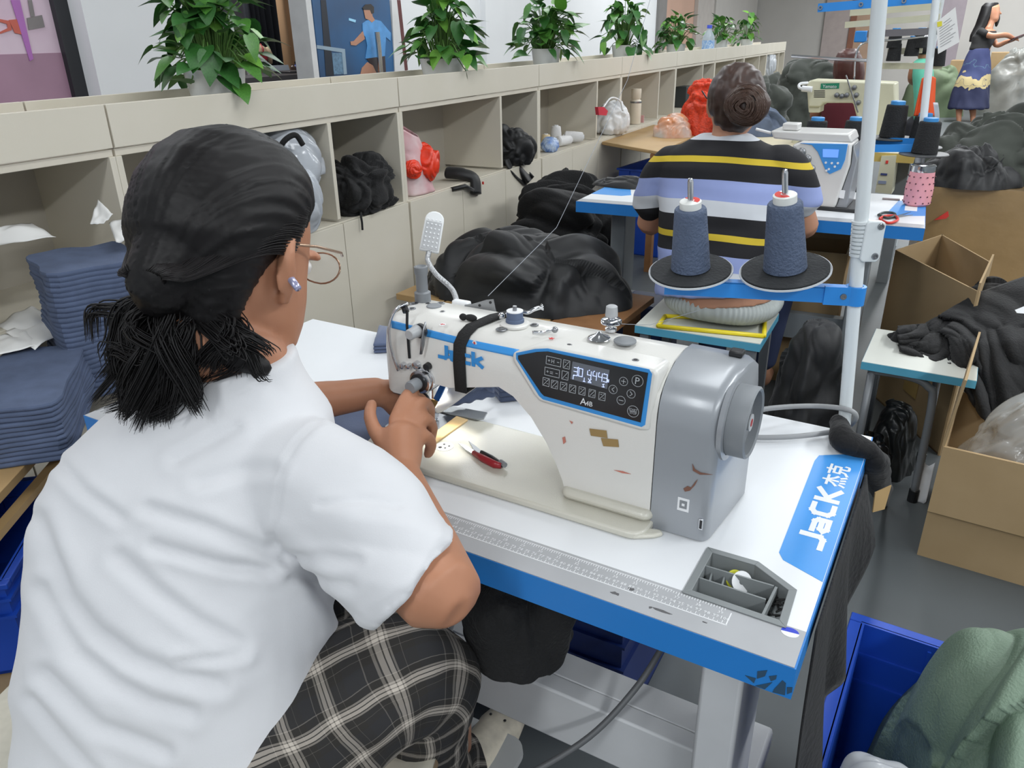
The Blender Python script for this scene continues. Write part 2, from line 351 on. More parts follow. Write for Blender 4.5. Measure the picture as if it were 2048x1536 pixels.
# ================================================================== near sewing table
def evaluated(o):
    me = bpy.data.meshes.new_from_object(o.evaluated_get(bpy.context.evaluated_depsgraph_get())); return me
def cut(o, cutter):
    md = o.modifiers.new('cut', 'BOOLEAN'); md.operation = 'DIFFERENCE'; md.object = cutter; md.solver = 'EXACT'
    me = evaluated(o); nm = o.data.name; o.modifiers.clear(); o.data = me; me.name = nm
    cm = cutter.data; bpy.data.objects.remove(cutter); bpy.data.meshes.remove(cm)
def stroke(b, pts, w, f, h0, h1):
    # a run of flat bars through 2-D points, square ends
    for k, ((x0, y0), (x1, y1)) in enumerate(zip(pts[:-1], pts[1:])):
        d = V((x1-x0, y1-y0)); L = d.length; d /= L; n = V((-d.y, d.x))*w/2; e = d*w/2
        a = V((x0, y0)) - e; c = V((x1, y1)) + e
        b.prism([tuple(a-n), tuple(c-n), tuple(c+n), tuple(a+n)], h0, h1+(h1-h0)*.06*k, f)
JACK = [[(0.02, .12), (.40, .12), (.52, .24), (.52, .88)],
        [(.80, .62), (1.22, .62), (1.34, .50), (1.34, .12), (.92, .12), (.80, .24), (.90, .36), (1.30, .36)],
        [(2.10, .88-.0), (1.78, .88), (1.64, .74), (1.64, .26), (1.78, .12), (2.10, .12)],
        [(2.42, .12), (2.42, .88)], [(2.98, .90), (2.54, .50), (3.0, .10)]]
def logo(b, f, h0, h1, w=.24, low=False):
    for st in JACK:
        if low and st is JACK[2]: st = [(2.10, .64), (1.78, .64), (1.66, .54), (1.66, .24), (1.78, .12), (2.10, .12)]
        if low and st is JACK[4]: st = [(2.96, .66), (2.54, .40), (3.0, .10)]
        stroke(b, st, w, f, h0, h1)
m_white = mat('laminate_white', (226, 229, 232), .38, var=.02, scale=5, bump=.01)
m_greyl = mat('laminate_grey', (168, 170, 173), .42, var=.05, scale=9)
m_bedge = mat('edge_blue', (34, 122, 200), .4, var=.05, scale=6)
m_decal = mat('decal_blue', (66, 148, 222), .4, var=.03)
m_pwhite = mat('print_white', (228, 230, 232), .5, var=0)
m_steelw = mat('steel_white_paint', (196, 198, 200), .45, var=.06, scale=7)
TZ, TD = .75, .565
tb = thing('sewing_table', 'white sewing table with blue edges and printed ruler, nearest the camera', 'table')
b = MB(); b.box((0, 0, TZ-.042), (1.2, TD, TZ-.001)); top = b.build('table_top', [m_bedge], tb)
tray_poly = [tuple(PZ(x, y, TZ).xy) for x, y in ((1416, 1097), (1516, 1126), (1592, 1182), (1570, 1256), (1366, 1186))]
def inset(poly, d):
    n = len(poly); out = []
    for i in range(n):
        p0, p1, p2 = V(poly[i-1]), V(poly[i]), V(poly[(i+1) % n])
        a = (p1-p0).normalized(); c = (p2-p1).normalized(); na, nc = V((-a.y, a.x)), V((-c.y, c.x))
        area = sum(poly[k][0]*poly[(k+1) % n][1]-poly[(k+1) % n][0]*poly[k][1] for k in range(n))
        if area < 0: na, nc = -na, -nc
        m = (na+nc).normalized(); out.append(tuple(p1 + m*(d/max(.2, m.dot(na)))))
    return out
def hole(): 
    c = MB(); c.prism(inset(tray_poly, .003), TZ-.1, TZ+.1); return c.build('cutter', m_white)
cut(top, hole())
b = MB(); b.box((.002, .060, TZ-.0011), (1.198, TD-.002, TZ)); o = b.build('white_laminate', m_white, tb); cut(o, hole())
b = MB(); b.box((.002, .001, TZ-.0011), (1.198, .060, TZ)); o = b.build('grey_strip', m_greyl, tb); cut(o, hole())
poly = [(1636, 912), (1650, 910), (1734.5, 909)] ; pr_ = [PZ(x, y, TZ) for x, y in ((1638, 911), (1734.5, 908), (1648, 1165), (1566, 1120), (1558, 1105), (1629, 922))]
b = MB(); b.prism([(min(p.x, 1.1975), p.y) for p in pr_], TZ, TZ+.0004); b.build('blue_decal', m_decal, tb)
# JACK lettering on the decal, reading away from the operator
o0 = PZ(1634, 1097, TZ); e0 = PZ(1683, 985, TZ)
sc_ = (e0.y-o0.y)/3.05; xb = 1.1945-.008
b = MB(); hgt_ = .034
logo(b, lambda u, v, h: (xb - v*hgt_, o0.y+u*sc_, h), TZ+.0004, TZ+.0008, .21)
b.build('brand_lettering', m_pwhite, tb)
cj = PZ(1690, 978, TZ)
text_mesh('杰克', .0335, 'brand_lettering_chinese', m_pwhite, tb, frame((xb-.004, e0.y+.010, TZ+.0006), (0, 1, 0), (-1, 0, 0)), depth=.0003, bold=.0007)
# ruler: centimetres along the front line, inches above
RX0, RY = .1147, .0281
b = MB(); zt = (TZ, TZ+.0004)
def tick(x, y0, y1, w=.0006): b.prism([(x-w/2, y0), (x+w/2, y0), (x+w/2, y1), (x-w/2, y1)], *zt)
b.prism([(RX0+.02, RY-.0006), (RX0+1.006, RY-.0006), (RX0+1.006, RY+.0006), (RX0+.02, RY+.0006)], *zt)
for c in range(4, 201):
    tick(RX0+c*.005, RY, RY+(.006 if c % 2 == 0 else .003))
tick(RX0+1.005, RY, RY+.0215, .0012)
IY = RY+.0265
for q in range(8, 314):
    x = RX0+.0035+q*.0254/8
    if x > RX0+1.0: break
    tick(x, IY-(.0065 if q % 8 == 0 else (.005 if q % 4 == 0 else .0035)), IY, .0007)
b.prism([(RX0+.02, IY), (RX0+.935, IY), (RX0+.935, IY+.0006), (RX0+.02, IY+.0006)], *zt)
b.build('ruler_scale', m_pwhite, tb)
def text_geo(b, body, size, M, align='CENTER'):
    cu = bpy.data.curves.new('t', 'FONT'); cu.body = body; cu.size = size; cu.align_x = align; cu.resolution_u = 1
    t = bpy.data.objects.new('t', cu); COL.objects.link(t)
    me = bpy.data.meshes.new_from_object(t.evaluated_get(bpy.context.evaluated_depsgraph_get()))
    b.add([M @ v.co for v in me.vertices], [tuple(p.vertices) for p in me.polygons])
    bpy.data.objects.remove(t); bpy.data.curves.remove(cu); bpy.data.meshes.remove(me)
b = MB()
for c in range(60, 101): text_geo(b, str(c), .0075, frame((RX0+c*.01+.001, RY+.0068, TZ+.0005), (1, 0, 0), (0, 1, 0)))
for q in range(24, 40): text_geo(b, str(q), .0065, frame((RX0+.0035+q*.0254, IY-.0118, TZ+.0005), (1, 0, 0), (0, 1, 0)))
b.build('ruler_numbers', m_pwhite, tb)
# round two-tone sticker at the corner
c = PZ(1580, 1265, TZ)
b = MB(); b.prism([(c.x+.0095*cos(t), c.y+.0075*sin(t)) for t in [pi*(.05+i/10) for i in range(11)]], *zt); b.build('sticker_blue_half', mat('sticker_blue', (40, 62, 190), .5), tb)
b = MB(); b.prism([(c.x+.0095*cos(t), c.y+.0075*sin(t)) for t in [pi*(1.05+i/10) for i in range(11)]], *zt); b.build('sticker_white_half', m_pwhite, tb)
# stains on the grey strip and worn black marks on the front edge
m_stain = mat('stain_dark', (92, 92, 94), .7); m_scuff = mat('scuff_dark', (40, 72, 98), .6)
def blotch(name, pts, m, f, h0, h1): bb = MB(); bb.prism(pts, h0, h1, f); return bb.build(name, m, tb)
rs = random.Random(3)
for (px, py, rx, ry) in ((1231, 1187, .006, .003), (1263, 1178, .004, .003), (1322, 1221, .012, .002), (1301, 1215, .002, .002), (1410, 1245, .003, .0015)):
    c = PZ(px, py, TZ); n = 9
    blotch('stain', [(c.x+rx*(.6+.6*rs.random())*cos(2*pi*i/n), c.y+ry*(.5+.7*rs.random())*sin(2*pi*i/n)) for i in range(n)], m_stain, None, TZ, TZ+.0003)
fy = lambda u, v, h: (u, -h, v)
for q in ([(1515, 1342), (1535, 1340), (1530, 1352), (1514, 1357)], [(1538, 1352), (1554, 1350), (1552, 1358), (1542, 1362)], [(1490, 1350), (1512, 1356), (1508, 1366)], [(1510, 1372), (1545, 1364), (1530, 1378), (1518, 1382)], [(1548, 1378), (1565, 1360), (1572, 1366), (1570, 1390), (1545, 1384)], [(1574, 1374), (1585, 1374), (1584, 1384), (1574, 1388)]):
    blotch('scuff', [(PY(x, y, 0).x, max(.709, PY(x, y, 0).z)) for x, y in q], m_scuff, fy, 0.0002, .0006)
# frame: two T legs with feet, a lower beam and a treadle beam
for X in (.10, 1.10):
    b = MB(); b.box((X-.028, .14, .09), (X+.028, .30, TZ-.05)); b.build('leg', m_steelw, tb, bevel=.006)
    b = MB(); b.box((X-.03, .02, .04), (X+.03, .55, .09)); b.build('foot_rail', m_steelw, tb, bevel=.008)
    for yy in (.06, .50):
        b = MB(); b.lathe([(.012, .035), (.012, .02), (.022, .018), (.022, 0.0)], (X, yy, 0), 14); b.build('foot_pad', m_dark, tb)
    b = MB(); b.box((X-.025, .05, TZ-.05), (X+.025, .52, TZ-.043)); b.build('top_bracket', m_steelw, tb)
b = MB(); b.box((.13, .20, .235), (1.072, .235, .345)); b.build('cross_beam', m_steelw, tb, bevel=.004)
b = MB(); b.box((.13, .2352, .335), (1.072, .29, .345)); b.build('cross_beam_lip', m_steelw, tb, bevel=.002)
# motor control box hung under the top
b = MB(); b.box((.70, .30, .44), (.98, .46, .70)); tag(b.build('control_box', mat('box_navy', (24, 38, 70), .5), None, bevel=.01), 'dark navy control box hung under the near sewing table', 'control box')
# foot treadle
td = thing('foot_treadle', 'grey framed foot treadle with blue mat under the near table', 'treadle')
tc = PZ(1058, 1498, .11); R5 = M4.Translation((tc.x-.30, tc.y-.17, .10)) @ M4.Rotation(rad(8), 4, 'X')
b = MB(); b.prism([(-.27+.03*cos(t)+(0 if .5*pi < t < 1.5*pi else .54), -.14+.03*sin(t)+(0 if t > pi else .28)) for t in [pi*k/12 for k in range(24)]][::1], -.012, .004)
b.build('treadle_frame', mat('treadle_grey', (170, 172, 172), .5), td, mtx=R5)
b = MB(); b.box((-.235, -.13, .004), (.235, .13, .009)); b.build('treadle_mat', mat('treadle_blue', (32, 72, 110), .7), td, mtx=R5)
b = MB(); b.tube([R5 @ V((.2, .12, .01)), R5 @ V((.2, .12, .3)), (tc.x-.1, tc.y, .60)], .004, 8); b.build('pitman_rod', m_steelw, td)

# organiser tray let into the table
tr = thing('organiser_tray', 'grey plastic organiser tray let into the near table', 'tray')
m_tray = mat('plastic_grey', (128, 133, 134), .5, var=.04, scale=12)
b = MB(); b.prism(inset(tray_poly, .0035), TZ-.026, TZ-.023); b.build('tray_floor', m_tray, tr)
b = MB(); outp, inp = inset(tray_poly, .0032), inset(tray_poly, .0075); n = len(outp)
for i in range(n):
    j = (i+1) % n; b.prism([outp[i], outp[j], inp[j], inp[i]], TZ-.025, TZ+.0004)
b.build('tray_wall', m_tray, tr)
rim_o, rim_i = inset(tray_poly, -.001), inset(tray_poly, .008); b = MB()
for i in range(n):
    j = (i+1) % n; b.prism([rim_o[i], rim_o[j], rim_i[j], rim_i[i]], TZ+.0004, TZ+.002)
b.build('tray_rim', m_tray, tr, bevel=.0006)
def wallseg(p, q, t=.002, z0=TZ-.0235, z1=TZ-.001, name='tray_divider'):
    a, c = PZ(*p, TZ).xy, PZ(*q, TZ).xy; d = (c-a).normalized(); nn = V((-d.y, d.x))*t/2
    b = MB(); b.prism([tuple(a-nn), tuple(c-nn), tuple(c+nn), tuple(a+nn)], z0, z1); b.build(name, m_tray, tr)
wallseg((1405, 1128), (1548, 1170)); wallseg((1394, 1152), (1532, 1197)); wallseg((1553, 1172), (1520, 1240), .003)
wallseg((1425, 1135), (1418, 1160), .002, TZ-.0235, TZ-.008); wallseg((1450, 1143), (1443, 1168), .002, TZ-.0235, TZ-.008); wallseg((1520, 1178), (1514, 1190), .002, TZ-.0235, TZ-.012)
# bobbin tape in the tray
c = PZ(1480, 1163, TZ-.012); Rb = M4.Translation(c) @ (ray(1480, 1163)*-1).to_track_quat('Z', 'Y').to_matrix().to_4x4() @ M4.Rotation(rad(28), 4, 'Y')
tp = thing('bobbin', 'white bobbin with yellow side standing in the grey organiser tray', 'bobbin')
b = MB(); b.lathe([(.0035, .004), (.013, .004), (.013, .005), (.0035, .005), (.0035, .004)], n=24, cap=False); b.build('bobbin_face', m_pwhite, tp, mtx=Rb)
b = MB(); b.lathe([(.0035, -.005), (.0085, -.005), (.0085, .004), (.0035, .004), (.0035, -.005)], n=20, cap=False); b.build('bobbin_core', mat('bobbin_dark', (70, 70, 72), .4, .5), tp, mtx=Rb)
b = MB(); b.lathe([(.0035, -.006), (.012, -.006), (.012, -.004), (.0035, -.004), (.0035, -.006)], n=20, cap=False); b.build('bobbin_back', mat('plastic_yellow', (206, 206, 60), .4), tp, mtx=Rb @ M4.Translation((-.003, .001, -.002)))
# lint in the right compartment
b = MB(); rs = random.Random(5); cc = PZ(1545, 1215, TZ-.02)
for i in range(26):
    p = cc + V((rs.uniform(-.009, .009), rs.uniform(-.02, .02), rs.uniform(-.008, .004)))
    b.tube([p, p+V((rs.uniform(-.01, .01), rs.uniform(-.01, .01), rs.uniform(-.002, .005))), p+V((rs.uniform(-.012, .012), rs.uniform(-.012, .012), 0))], .0011, 5)
tag(b.build('lint', mat('lint_dark', (46, 46, 46), .8), None), 'dark lint and thread ends in the right tray compartment', 'lint', kind='stuff')
# ================================================================== near sewing machine
m_cream = mat('enamel_cream', (216, 215, 210), .35, var=.02, scale=6, bump=.04, bscale=420, coat=.2)
m_creamb = mat('enamel_bed', (200, 198, 186), .32, var=.03, scale=10, bump=.08, bscale=500, coat=.2)
m_grym = mat('enamel_grey', (150, 154, 159), .32, var=.02, scale=5, metal=.15, coat=.2)
m_chrome = mat('chrome', (214, 216, 220), .14, 1., var=0)
m_steel = mat('steel_dull', (150, 152, 155), .35, 1., var=.05)
m_blk = mat('plastic_black', (26, 27, 30), .4)
m_gryp = mat('plastic_midgrey', (128, 132, 136), .45)
m_stripe = mat('stripe_blue', (52, 140, 210), .4)
sm = thing('sewing_machine', 'cream and grey lockstitch sewing machine with black control panel, nearest the camera', 'sewing machine')
# bed
def rrect(x0, y0, x1, y1, r, n=5):
    out = []
    for cx, cy, a in ((x1-r, y0+r, -pi/2), (x1-r, y1-r, 0), (x0+r, y1-r, pi/2), (x0+r, y0+r, pi)):
        out += [(cx+r*cos(a+pi/2*i/n), cy+r*sin(a+pi/2*i/n)) for i in range(n+1)]
    return out
b = MB(); b.prism(rrect(.505, .122, .985, .298, .022), TZ, TZ+.011); b.build('bed', m_creamb, sm, bevel=.003)
b = MB(); b.prism(rrect(.506, .2, .60, .297, .004), TZ+.011, TZ+.0122); b.build('slide_plate', m_steel, sm)
# body: sections along x; each section runs front-bottom, front face, rounded top, back, bottom
def under(x):
    pts = [(.60, .884), (.668, .882), (.752, .902), (.775, .893), (.803, .868), (.826, .836), (.842, .806), (.852, .782), (.857, TZ+.012)]
    if x <= .60: return .862 if x < .598 else .875
    for (a, za), (c, zc) in zip(pts[:-1], pts[1:]):
        if x <= c: return lerp(za, zc, (x-a)/(c-a))
    return TZ+.010
def section(x, yf=0.0, yb=0.0, zt=0.0, zb=None):
    z0 = under(x) if zb is None else zb; pr = []
    k = max(0, min(1, (x-.70)/.18))            # arm: flat face with tight radius; column: broad shoulder
    A = [(.163, None), (.164, .925), (.168, .950), (.176, .963), (.190, .970), (.232, .972), (.262, .970), (.276, .960), (.281, .94)]
    B = [(.161, None), (.163, .914), (.171, .937), (.187, .951), (.215, .964), (.252, .968), (.272, .966), (.284, .956), (.288, .93)]
    for (ya, za), (yb_, zb_) in zip(A, B):
        y = lerp(ya, yb_, k); z = z0 if za is None else max(z0+.004, lerp(za, zb_, k) + zt)
        pr.append(V((x, y+yf, z)))
    pr.append(V((x, lerp(.281, .288, k)+yb, z0))); return pr
xs = [.600+.0001, .64, .668, .70, .73, .752, .765, .775, .79, .803, .815, .826, .835, .842, .848, .852, .855, .857, .8575, .90, .94, .979]
b = MB(); b.loft([section(x) for x in xs]); b.build('arm', m_cream, sm, smooth=True, ang=50)
# head: rounded left end reaching down to the needle bar
hs = []
for x, ins, dz in ((.5475, .022, -.020), (.5485, .014, -.010), (.552, .006, -.004), (.558, .002, -.001), (.565, 0, 0), (.600, 0, 0)):
    hs.append(section(x, yf=ins, yb=-ins, zt=dz, zb=.852+ins*.4))
b = MB(); b.loft(hs); b.build('head', m_cream, sm, smooth=True, ang=50)
b = MB(); b.prism([(.55, .175), (.60, .172), (.60, .275), (.55, .27)], .842, .853); b.build('head_foot', m_steel, sm, bevel=.003)
# skirt at the column foot
b = MB(); b.prism(rrect(.852, .150, .984, .292, .014), TZ+.011, TZ+.026); b.build('column_skirt', m_creamb, sm, bevel=.006)
# hinge lug
c = PZ(1288, 1078, TZ); b = MB(); b.prism([(c.x-.022, c.y+.012), (c.x-.022, c.y-.004), (c.x-.012, c.y-.010), (c.x+.012, c.y+.006), (c.x+.020, c.y+.016), (c.x+.014, c.y+.022)], TZ, TZ+.007); b.build('hinge_lug', m_creamb, sm, bevel=.003)
# grey motor cover
def gsec(x, f, t, bk): return [V((x, y+f*(1 if y < .2 else 0)-bk*(1 if y > .27 else 0), z-t*(1 if z > .8 else 0))) for y, z in ((.160, TZ+.002), (.162, .90), (.166, .928), (.176, .945), (.192, .957), (.218, .967), (.252, .970), (.280, .967), (.298, .955), (.306, .93), (.306, TZ+.004))]
def slant(r, k): return [V((p.x+(p.y-.16)*k, p.y, p.z)) for p in r]
b = MB(); b.loft([gsec(.9805, 0, 0, 0), gsec(1.044, 0, .001, 0), slant(gsec(1.0505, .002, .002, .001), .04), slant(gsec(1.0545, .007, .006, .004), .08), slant(gsec(1.0555, .013, .012, .010), .09)]); b.build('motor_cover', m_grym, sm, smooth=True, ang=42)
b = MB(); b.box((.9795, .159, TZ+.012), (.9806, .30, .966)); 
b = MB(); c = PZ(1410, 690, .972); b.box((1.035, .255, .968), (1.052, .272, .976)); b.build('cover_latch', m_blk, sm, bevel=.002)
# hand wheel
wc = V((0, .214, .905)); b = MB()
b.lathe([(.030, 1.058), (.044, 1.058), (.0455, 1.062), (.0455, 1.084), (.043, 1.086), (.040, 1.084), (.040, 1.074), (.012, 1.072), (.010, 1.080), (0.0005, 1.080)], wc, 40, axis='x'); b.build('hand_wheel', m_gryp, sm, smooth=True, ang=30)
b = MB(); b.lathe([(.0005, 1.0805), (.011, 1.0805), (.011, 1.082), (.0005, 1.082)], wc, 20, axis='x'); b.build('wheel_hub', mat('hub_light', (188, 190, 192), .4), sm)
b = MB(); b.lathe([(.0005, 1.082), (.005, 1.082), (.005, 1.0825), (.0005, 1.0825)], wc, 16, axis='x'); b.build('hub_emblem', mat('emblem_red', (168, 60, 60), .5), sm)
for ang_ in (200, 260): 
    b = MB(); b.lathe([(.0005, 1.0745), (.005, 1.0745), (.005, 1.0755), (.0005, 1.0755)], wc + V((0, .026*cos(rad(ang_)), .026*sin(rad(ang_)))), 14, axis='x'); b.build('wheel_hole', m_pwhite, sm)
b = MB(); b.lathe([(.046, 1.054), (.052, 1.054), (.053, 1.060), (.046, 1.061), (.046, 1.054)], wc, 36, axis='x', cap=False); b.build('wheel_collar', m_grym, sm, smooth=True)
# usb port and the pale service sticker (its code left blank)
b = MB(); p = PY(1402, 1048, .160); b.box((p.x-.003, .1585, p.z-.008), (p.x+.003, .162, p.z+.008)); b.build('port', m_chrome, sm, bevel=.0006)
b = MB(); b.box((p.x-.0016, .158, p.z-.006), (p.x+.0016, .159, p.z+.006)); b.build('port_slot', m_blk, sm)
b = MB(); p = PY(1366, 1012, .160); b.box((p.x-.0075, .1605, p.z-.011), (p.x+.0075, .1615, p.z+.011)); b.build('service_sticker', m_pwhite, sm)
b = MB(); b.box((p.x-.0048, .1602, p.z-.004), (p.x+.0048, .1607, p.z+.0075)); b.build('sticker_square', m_gryp, sm)
b = MB(); b.box((p.x-.0018, .1599, p.z-.0002), (p.x+.0018, .1604, p.z+.0034)); b.build('sticker_centre', m_pwhite, sm)
# glue and thread marks
m_rust = mat('mark_rust', (120, 84, 70), .8); m_tape = mat('tape_brown', (150, 124, 78), .6)
def onface(px, py, y=.1625): return PY(px, py, y)
def facepoly(name, pts, m, y, th=.0006, off=0.0):
    q = [PY(x, yy, y) for x, yy in pts]; b = MB(); b.prism([(p.x, p.z) for p in q], y-th-off, y-off, lambda u, v, h: (u, h, v)); return b.build(name, m, sm)
facepoly('brown_tape', [(1179, 857), (1213, 861), (1215, 876), (1182, 871)], m_tape, .1615)
facepoly('brown_tape', [(1202, 876), (1236, 879), (1238, 894), (1207, 892)], m_tape, .1615)
for q in ([(1367, 977), (1375, 972), (1382, 975), (1392, 962), (1396, 958), (1390, 970), (1380, 981), (1370, 983)], [(1385, 927), (1390, 938), (1402, 945), (1426, 949), (1400, 949), (1386, 941)]): facepoly('glue_mark', q, m_rust, .1605)
for q in ([(1125, 875), (1130, 873), (1132, 884), (1127, 888)], [(1228, 940), (1245, 942), (1262, 948), (1245, 946)], [(1139, 841), (1146, 844), (1144, 848)]): facepoly('scratch', q, mat('mark_red', (190, 120, 105), .8), .1615)
# blue stripe and panel surround on the sloping face: a patch that follows the section
def face_pt(x, z, lift):
    s = section(x, zb=.80)
    for p, q in zip(s[:-1], s[1:]):
        if p.z <= z <= q.z:
            t = (z-p.z)/(q.z-p.z); y = lerp(p.y, q.y, t); d = (q-p); nn = V((0, -d.z, d.y)).normalized(); return V((x, y, z)) + nn*lift
    return V((x, .162, z))
def face_xz(px, py):
    y = .165
    for _ in range(6):
        P = PY(px, py, y); y = face_pt(P.x, P.z, 0).y
    return (P.x, P.z)
def band(name, lo, hi, m, lift, n=24):
    # strip between two polylines of (x,z)
    def at(pl, t):
        x = lerp(pl[0][0], pl[-1][0], t)
        for (a, za), (c, zc) in zip(pl[:-1], pl[1:]):
            if a <= x <= c+1e-9: return x, lerp(za, zc, (x-a)/(c-a) if c > a else 0)
        return pl[-1]
    b = MB(); vs = []; fs = []; nv = 5
    for i in range(n+1):
        x0_, z0_ = at(lo, i/n); x1_, z1_ = at(hi, i/n)
        for j in range(nv):
            t = j/(nv-1); vs.append(face_pt(lerp(x0_, x1_, t), lerp(z0_, z1_, t), lift))
    for i in range(n):
        for j in range(nv-1): fs.append((i*nv+j, (i+1)*nv+j, (i+1)*nv+j+1, i*nv+j+1))
    b.add(vs, fs); return b.build(name, m, sm, smooth='all', thick=.0008)
fx = face_xz
S0, S1, S2, S3 = fx(784, 641), fx(784, 656), fx(1040, 699), fx(1040, 716)
band('blue_stripe', [S1, S3], [S0, S2], m_stripe, .0006)
PN0 = V((0, .1585, .890)); PNN = V((0, -.075, .007)).normalized()
def pp(px, py, lift=0.0): return PP(px, py, PN0 + PNN*lift, PNN)
def plate(name, pts, m, l0, l1, bev=0.0):
    # flat plate parallel to the panel plane between two lifts
    f_ = [pp(x, y, l1) for x, y in pts]; bk = [p - PNN*(l1-l0) for p in f_]; n = len(f_)
    b = MB(); b.add(f_ + bk, [tuple(range(n)), tuple(range(n, 2*n))[::-1]] + [(i, n+i, n+(i+1) % n, (i+1) % n) for i in range(n)]); return b.build(name, m, sm, bevel=bev)
plate('panel_housing', [(1024, 706), (1068, 692), (1095, 692), (1310, 738), (1316, 752), (1298, 862), (1280, 862), (1078, 804), (1066, 790), (1024, 722)], m_cream, -.05, .0, .004)
plate('panel_surround', [(1032, 706), (1070, 698), (1095, 697), (1298, 739), (1304, 748), (1290, 850), (1283, 854), (1086, 799), (1078, 792), (1032, 718)], m_stripe, -.001, .0006)
plate('panel_glass', [(1036, 711), (1073, 704), (1095, 703), (1296, 746), (1281, 845), (1088, 792), (1082, 786), (1036, 718)], mat('panel_black', (30, 31, 33), .25), .0004, .0014)
plate('display', [(1145, 723), (1219, 740), (1214, 778), (1141, 758)], mat('lcd_grey', (88, 92, 98), .3, emit=(70, 78, 92), es=.25), .001, .0018)
m_icon = mat('icon_grey', (176, 180, 184), .5); m_lcd = mat('lcd_lit', (205, 215, 255), .4, emit=(190, 205, 255), es=.8)
def panel_frame(px, py, lift=.0030):
    lift -= .0012; o = pp(px, py, lift); e1 = pp(px+20, py+4.6, lift)-o; e2 = pp(px-1.2, py-14, lift)-o
    return frame(o, e1, e2), e1.length/20.5
def ptext(body, px, py, hpx, m, name, lift=.0035, align='CENTER', sx=1.):
    F, k = panel_frame(px, py, lift); return text_mesh(body, hpx*k*1.35, name, m, sm, F, depth=.00012, align=align, sx=sx)
def outline(b, F, pts, w, closed=True):
    q = list(pts) + ([pts[0]] if closed else [])
    for (x0, y0), (x1, y1) in zip(q[:-1], q[1:]):
        d = V((x1-x0, y1-y0)); L = d.length
        if L < 1e-9: continue
        d /= L; nn = V((-d.y, d.x))*w/2; e = d*w/2
        a = V((x0, y0))-e; c = V((x1, y1))+e
        b.add([F @ V((*p, 0)) for p in (a-nn, c-nn, c+nn, a+nn)] + [F @ V((*p, -.0003)) for p in (a-nn, c-nn, c+nn, a+nn)], [(0,1,2,3),(4,7,6,5),(0,4,5,1),(1,5,6,2),(2,6,7,3),(3,7,4,0)])
def button(px, py, w, h, marks=()):
    F, k = panel_frame(px, py, .0032); b = MB(); W, H = w*k/2, h*k/2
    outline(b, F, [(-W, -H), (W, -H), (W, H), (-W, H)], .9*k)
    for m_ in marks: outline(b, F, [(x*W, y*H) for x, y in m_], .9*k, False)
    return b.build('panel_button', m_icon, sm)
SL = [(-.7, -.75), (.7, .75)]
button(1107, 723, 30, 15, ([(-.75, 0), (-.5, 0)], [(-.62, -.25), (-.62, .25)], [(-.25, -.4), (-.25, .4)], [(.05, -.4), (.05, .4)], [(-.25, 0), (.05, 0)], [(.5, 0), (.75, 0)]))
button(1133, 729, 13, 16, (SL, [(-.6, .5), (-.2, .5)], [(.3, -.5), (.6, -.5)]))
button(1104, 745, 30, 15, ([(-.75, 0), (-.5, 0)], [(-.62, -.25), (-.62, .25)], [(-.25, -.3), (.1, -.3)], [(-.25, .1), (.1, .1)], [(.5, 0), (.75, 0)]))
button(1130, 751, 13, 16, (SL, [(.3, -.5), (.6, -.5)]))
for i, (x, y) in enumerate(((1092, 764), (1109, 769), (1127, 773), (1145, 778), (1164, 782), (1184, 787), (1204, 793))):
    button(x, y, 13, 15, (SL, [(-.6, .3), (-.6, .7), (-.2, .7)] if i % 2 else [(-.6, .5), (-.1, .5)], [(.2, -.6), (.6, -.6), (.6, -.2)] if i % 3 else [(.3, -.4), (.6, -.4)]))
def rbutton(px, py, r, marks=(), txt=None, ts=12):
    F, k = panel_frame(px, py, .0032); b = MB(); R_ = r*k
    outline(b, F, [(R_*cos(2*pi*i/20), R_*sin(2*pi*i/20)) for i in range(20)], .9*k)
    for m_ in marks: outline(b, F, [(x*R_, y*R_) for x, y in m_], 1.1*k, False)
    b.build('panel_button', m_icon, sm)
rbutton(1275, 762, 11.5); ptext('P', 1273.5, 768.5, 15, m_icon, 'button_letter')
rbutton(1247, 763, 8.5, ([(-.5, 0), (.5, 0)], [(0, -.5), (0, .5)])); rbutton(1242, 801, 8.5, ([(-.5, 0), (.5, 0)],))
rbutton(1226, 779, 8.5, ([(.25, .5), (-.3, 0), (.25, -.5)],)); rbutton(1262, 788, 8.5, ([(-.25, .5), (.3, 0), (-.25, -.5)],))
rbutton(1266, 823, 11.5, ([(-.6, 0), (.6, 0)],)); ptext('START', 1266, 821.5, 4.5, m_icon, 'button_letter'); ptext('STOP', 1266, 828.5, 4.5, m_icon, 'button_letter')
# seven-segment digits
SEG = {'0': 'abcdef', '1': 'bc', '3': 'abgcd', '4': 'fgbc'}
def digit(px, py, ch, w=7.5, h=15):
    F, k = panel_frame(px, py, .0038); b = MB(); W, H = w*k, h*k
    L = dict(a=[(0, H), (W, H)], b=[(W, H), (W, H/2)], c=[(W, H/2), (W, 0)], d=[(0, 0), (W, 0)], e=[(0, 0), (0, H/2)], f=[(0, H/2), (0, H)], g=[(0, H/2), (W, H/2)])
    for s_ in SEG[ch]: outline(b, F, L[s_], 1.15*k, False)
    b.build('display_digit', m_lcd, sm)
for x, y, ch in ((1147, 750, '3'), (1157, 752, '0'), (1174, 757, '4'), (1185, 759, '4'), (1196, 761, '4'), (1206, 763, '3')): digit(x, y, ch)
def lcdmark(px, py, pts):
    F, k = panel_frame(px, py, .0038); b = MB()
    for q in pts: outline(b, F, [(x*k, y*k) for x, y in q], 1.1*k, False)
    b.build('display_icon', m_lcd, sm)
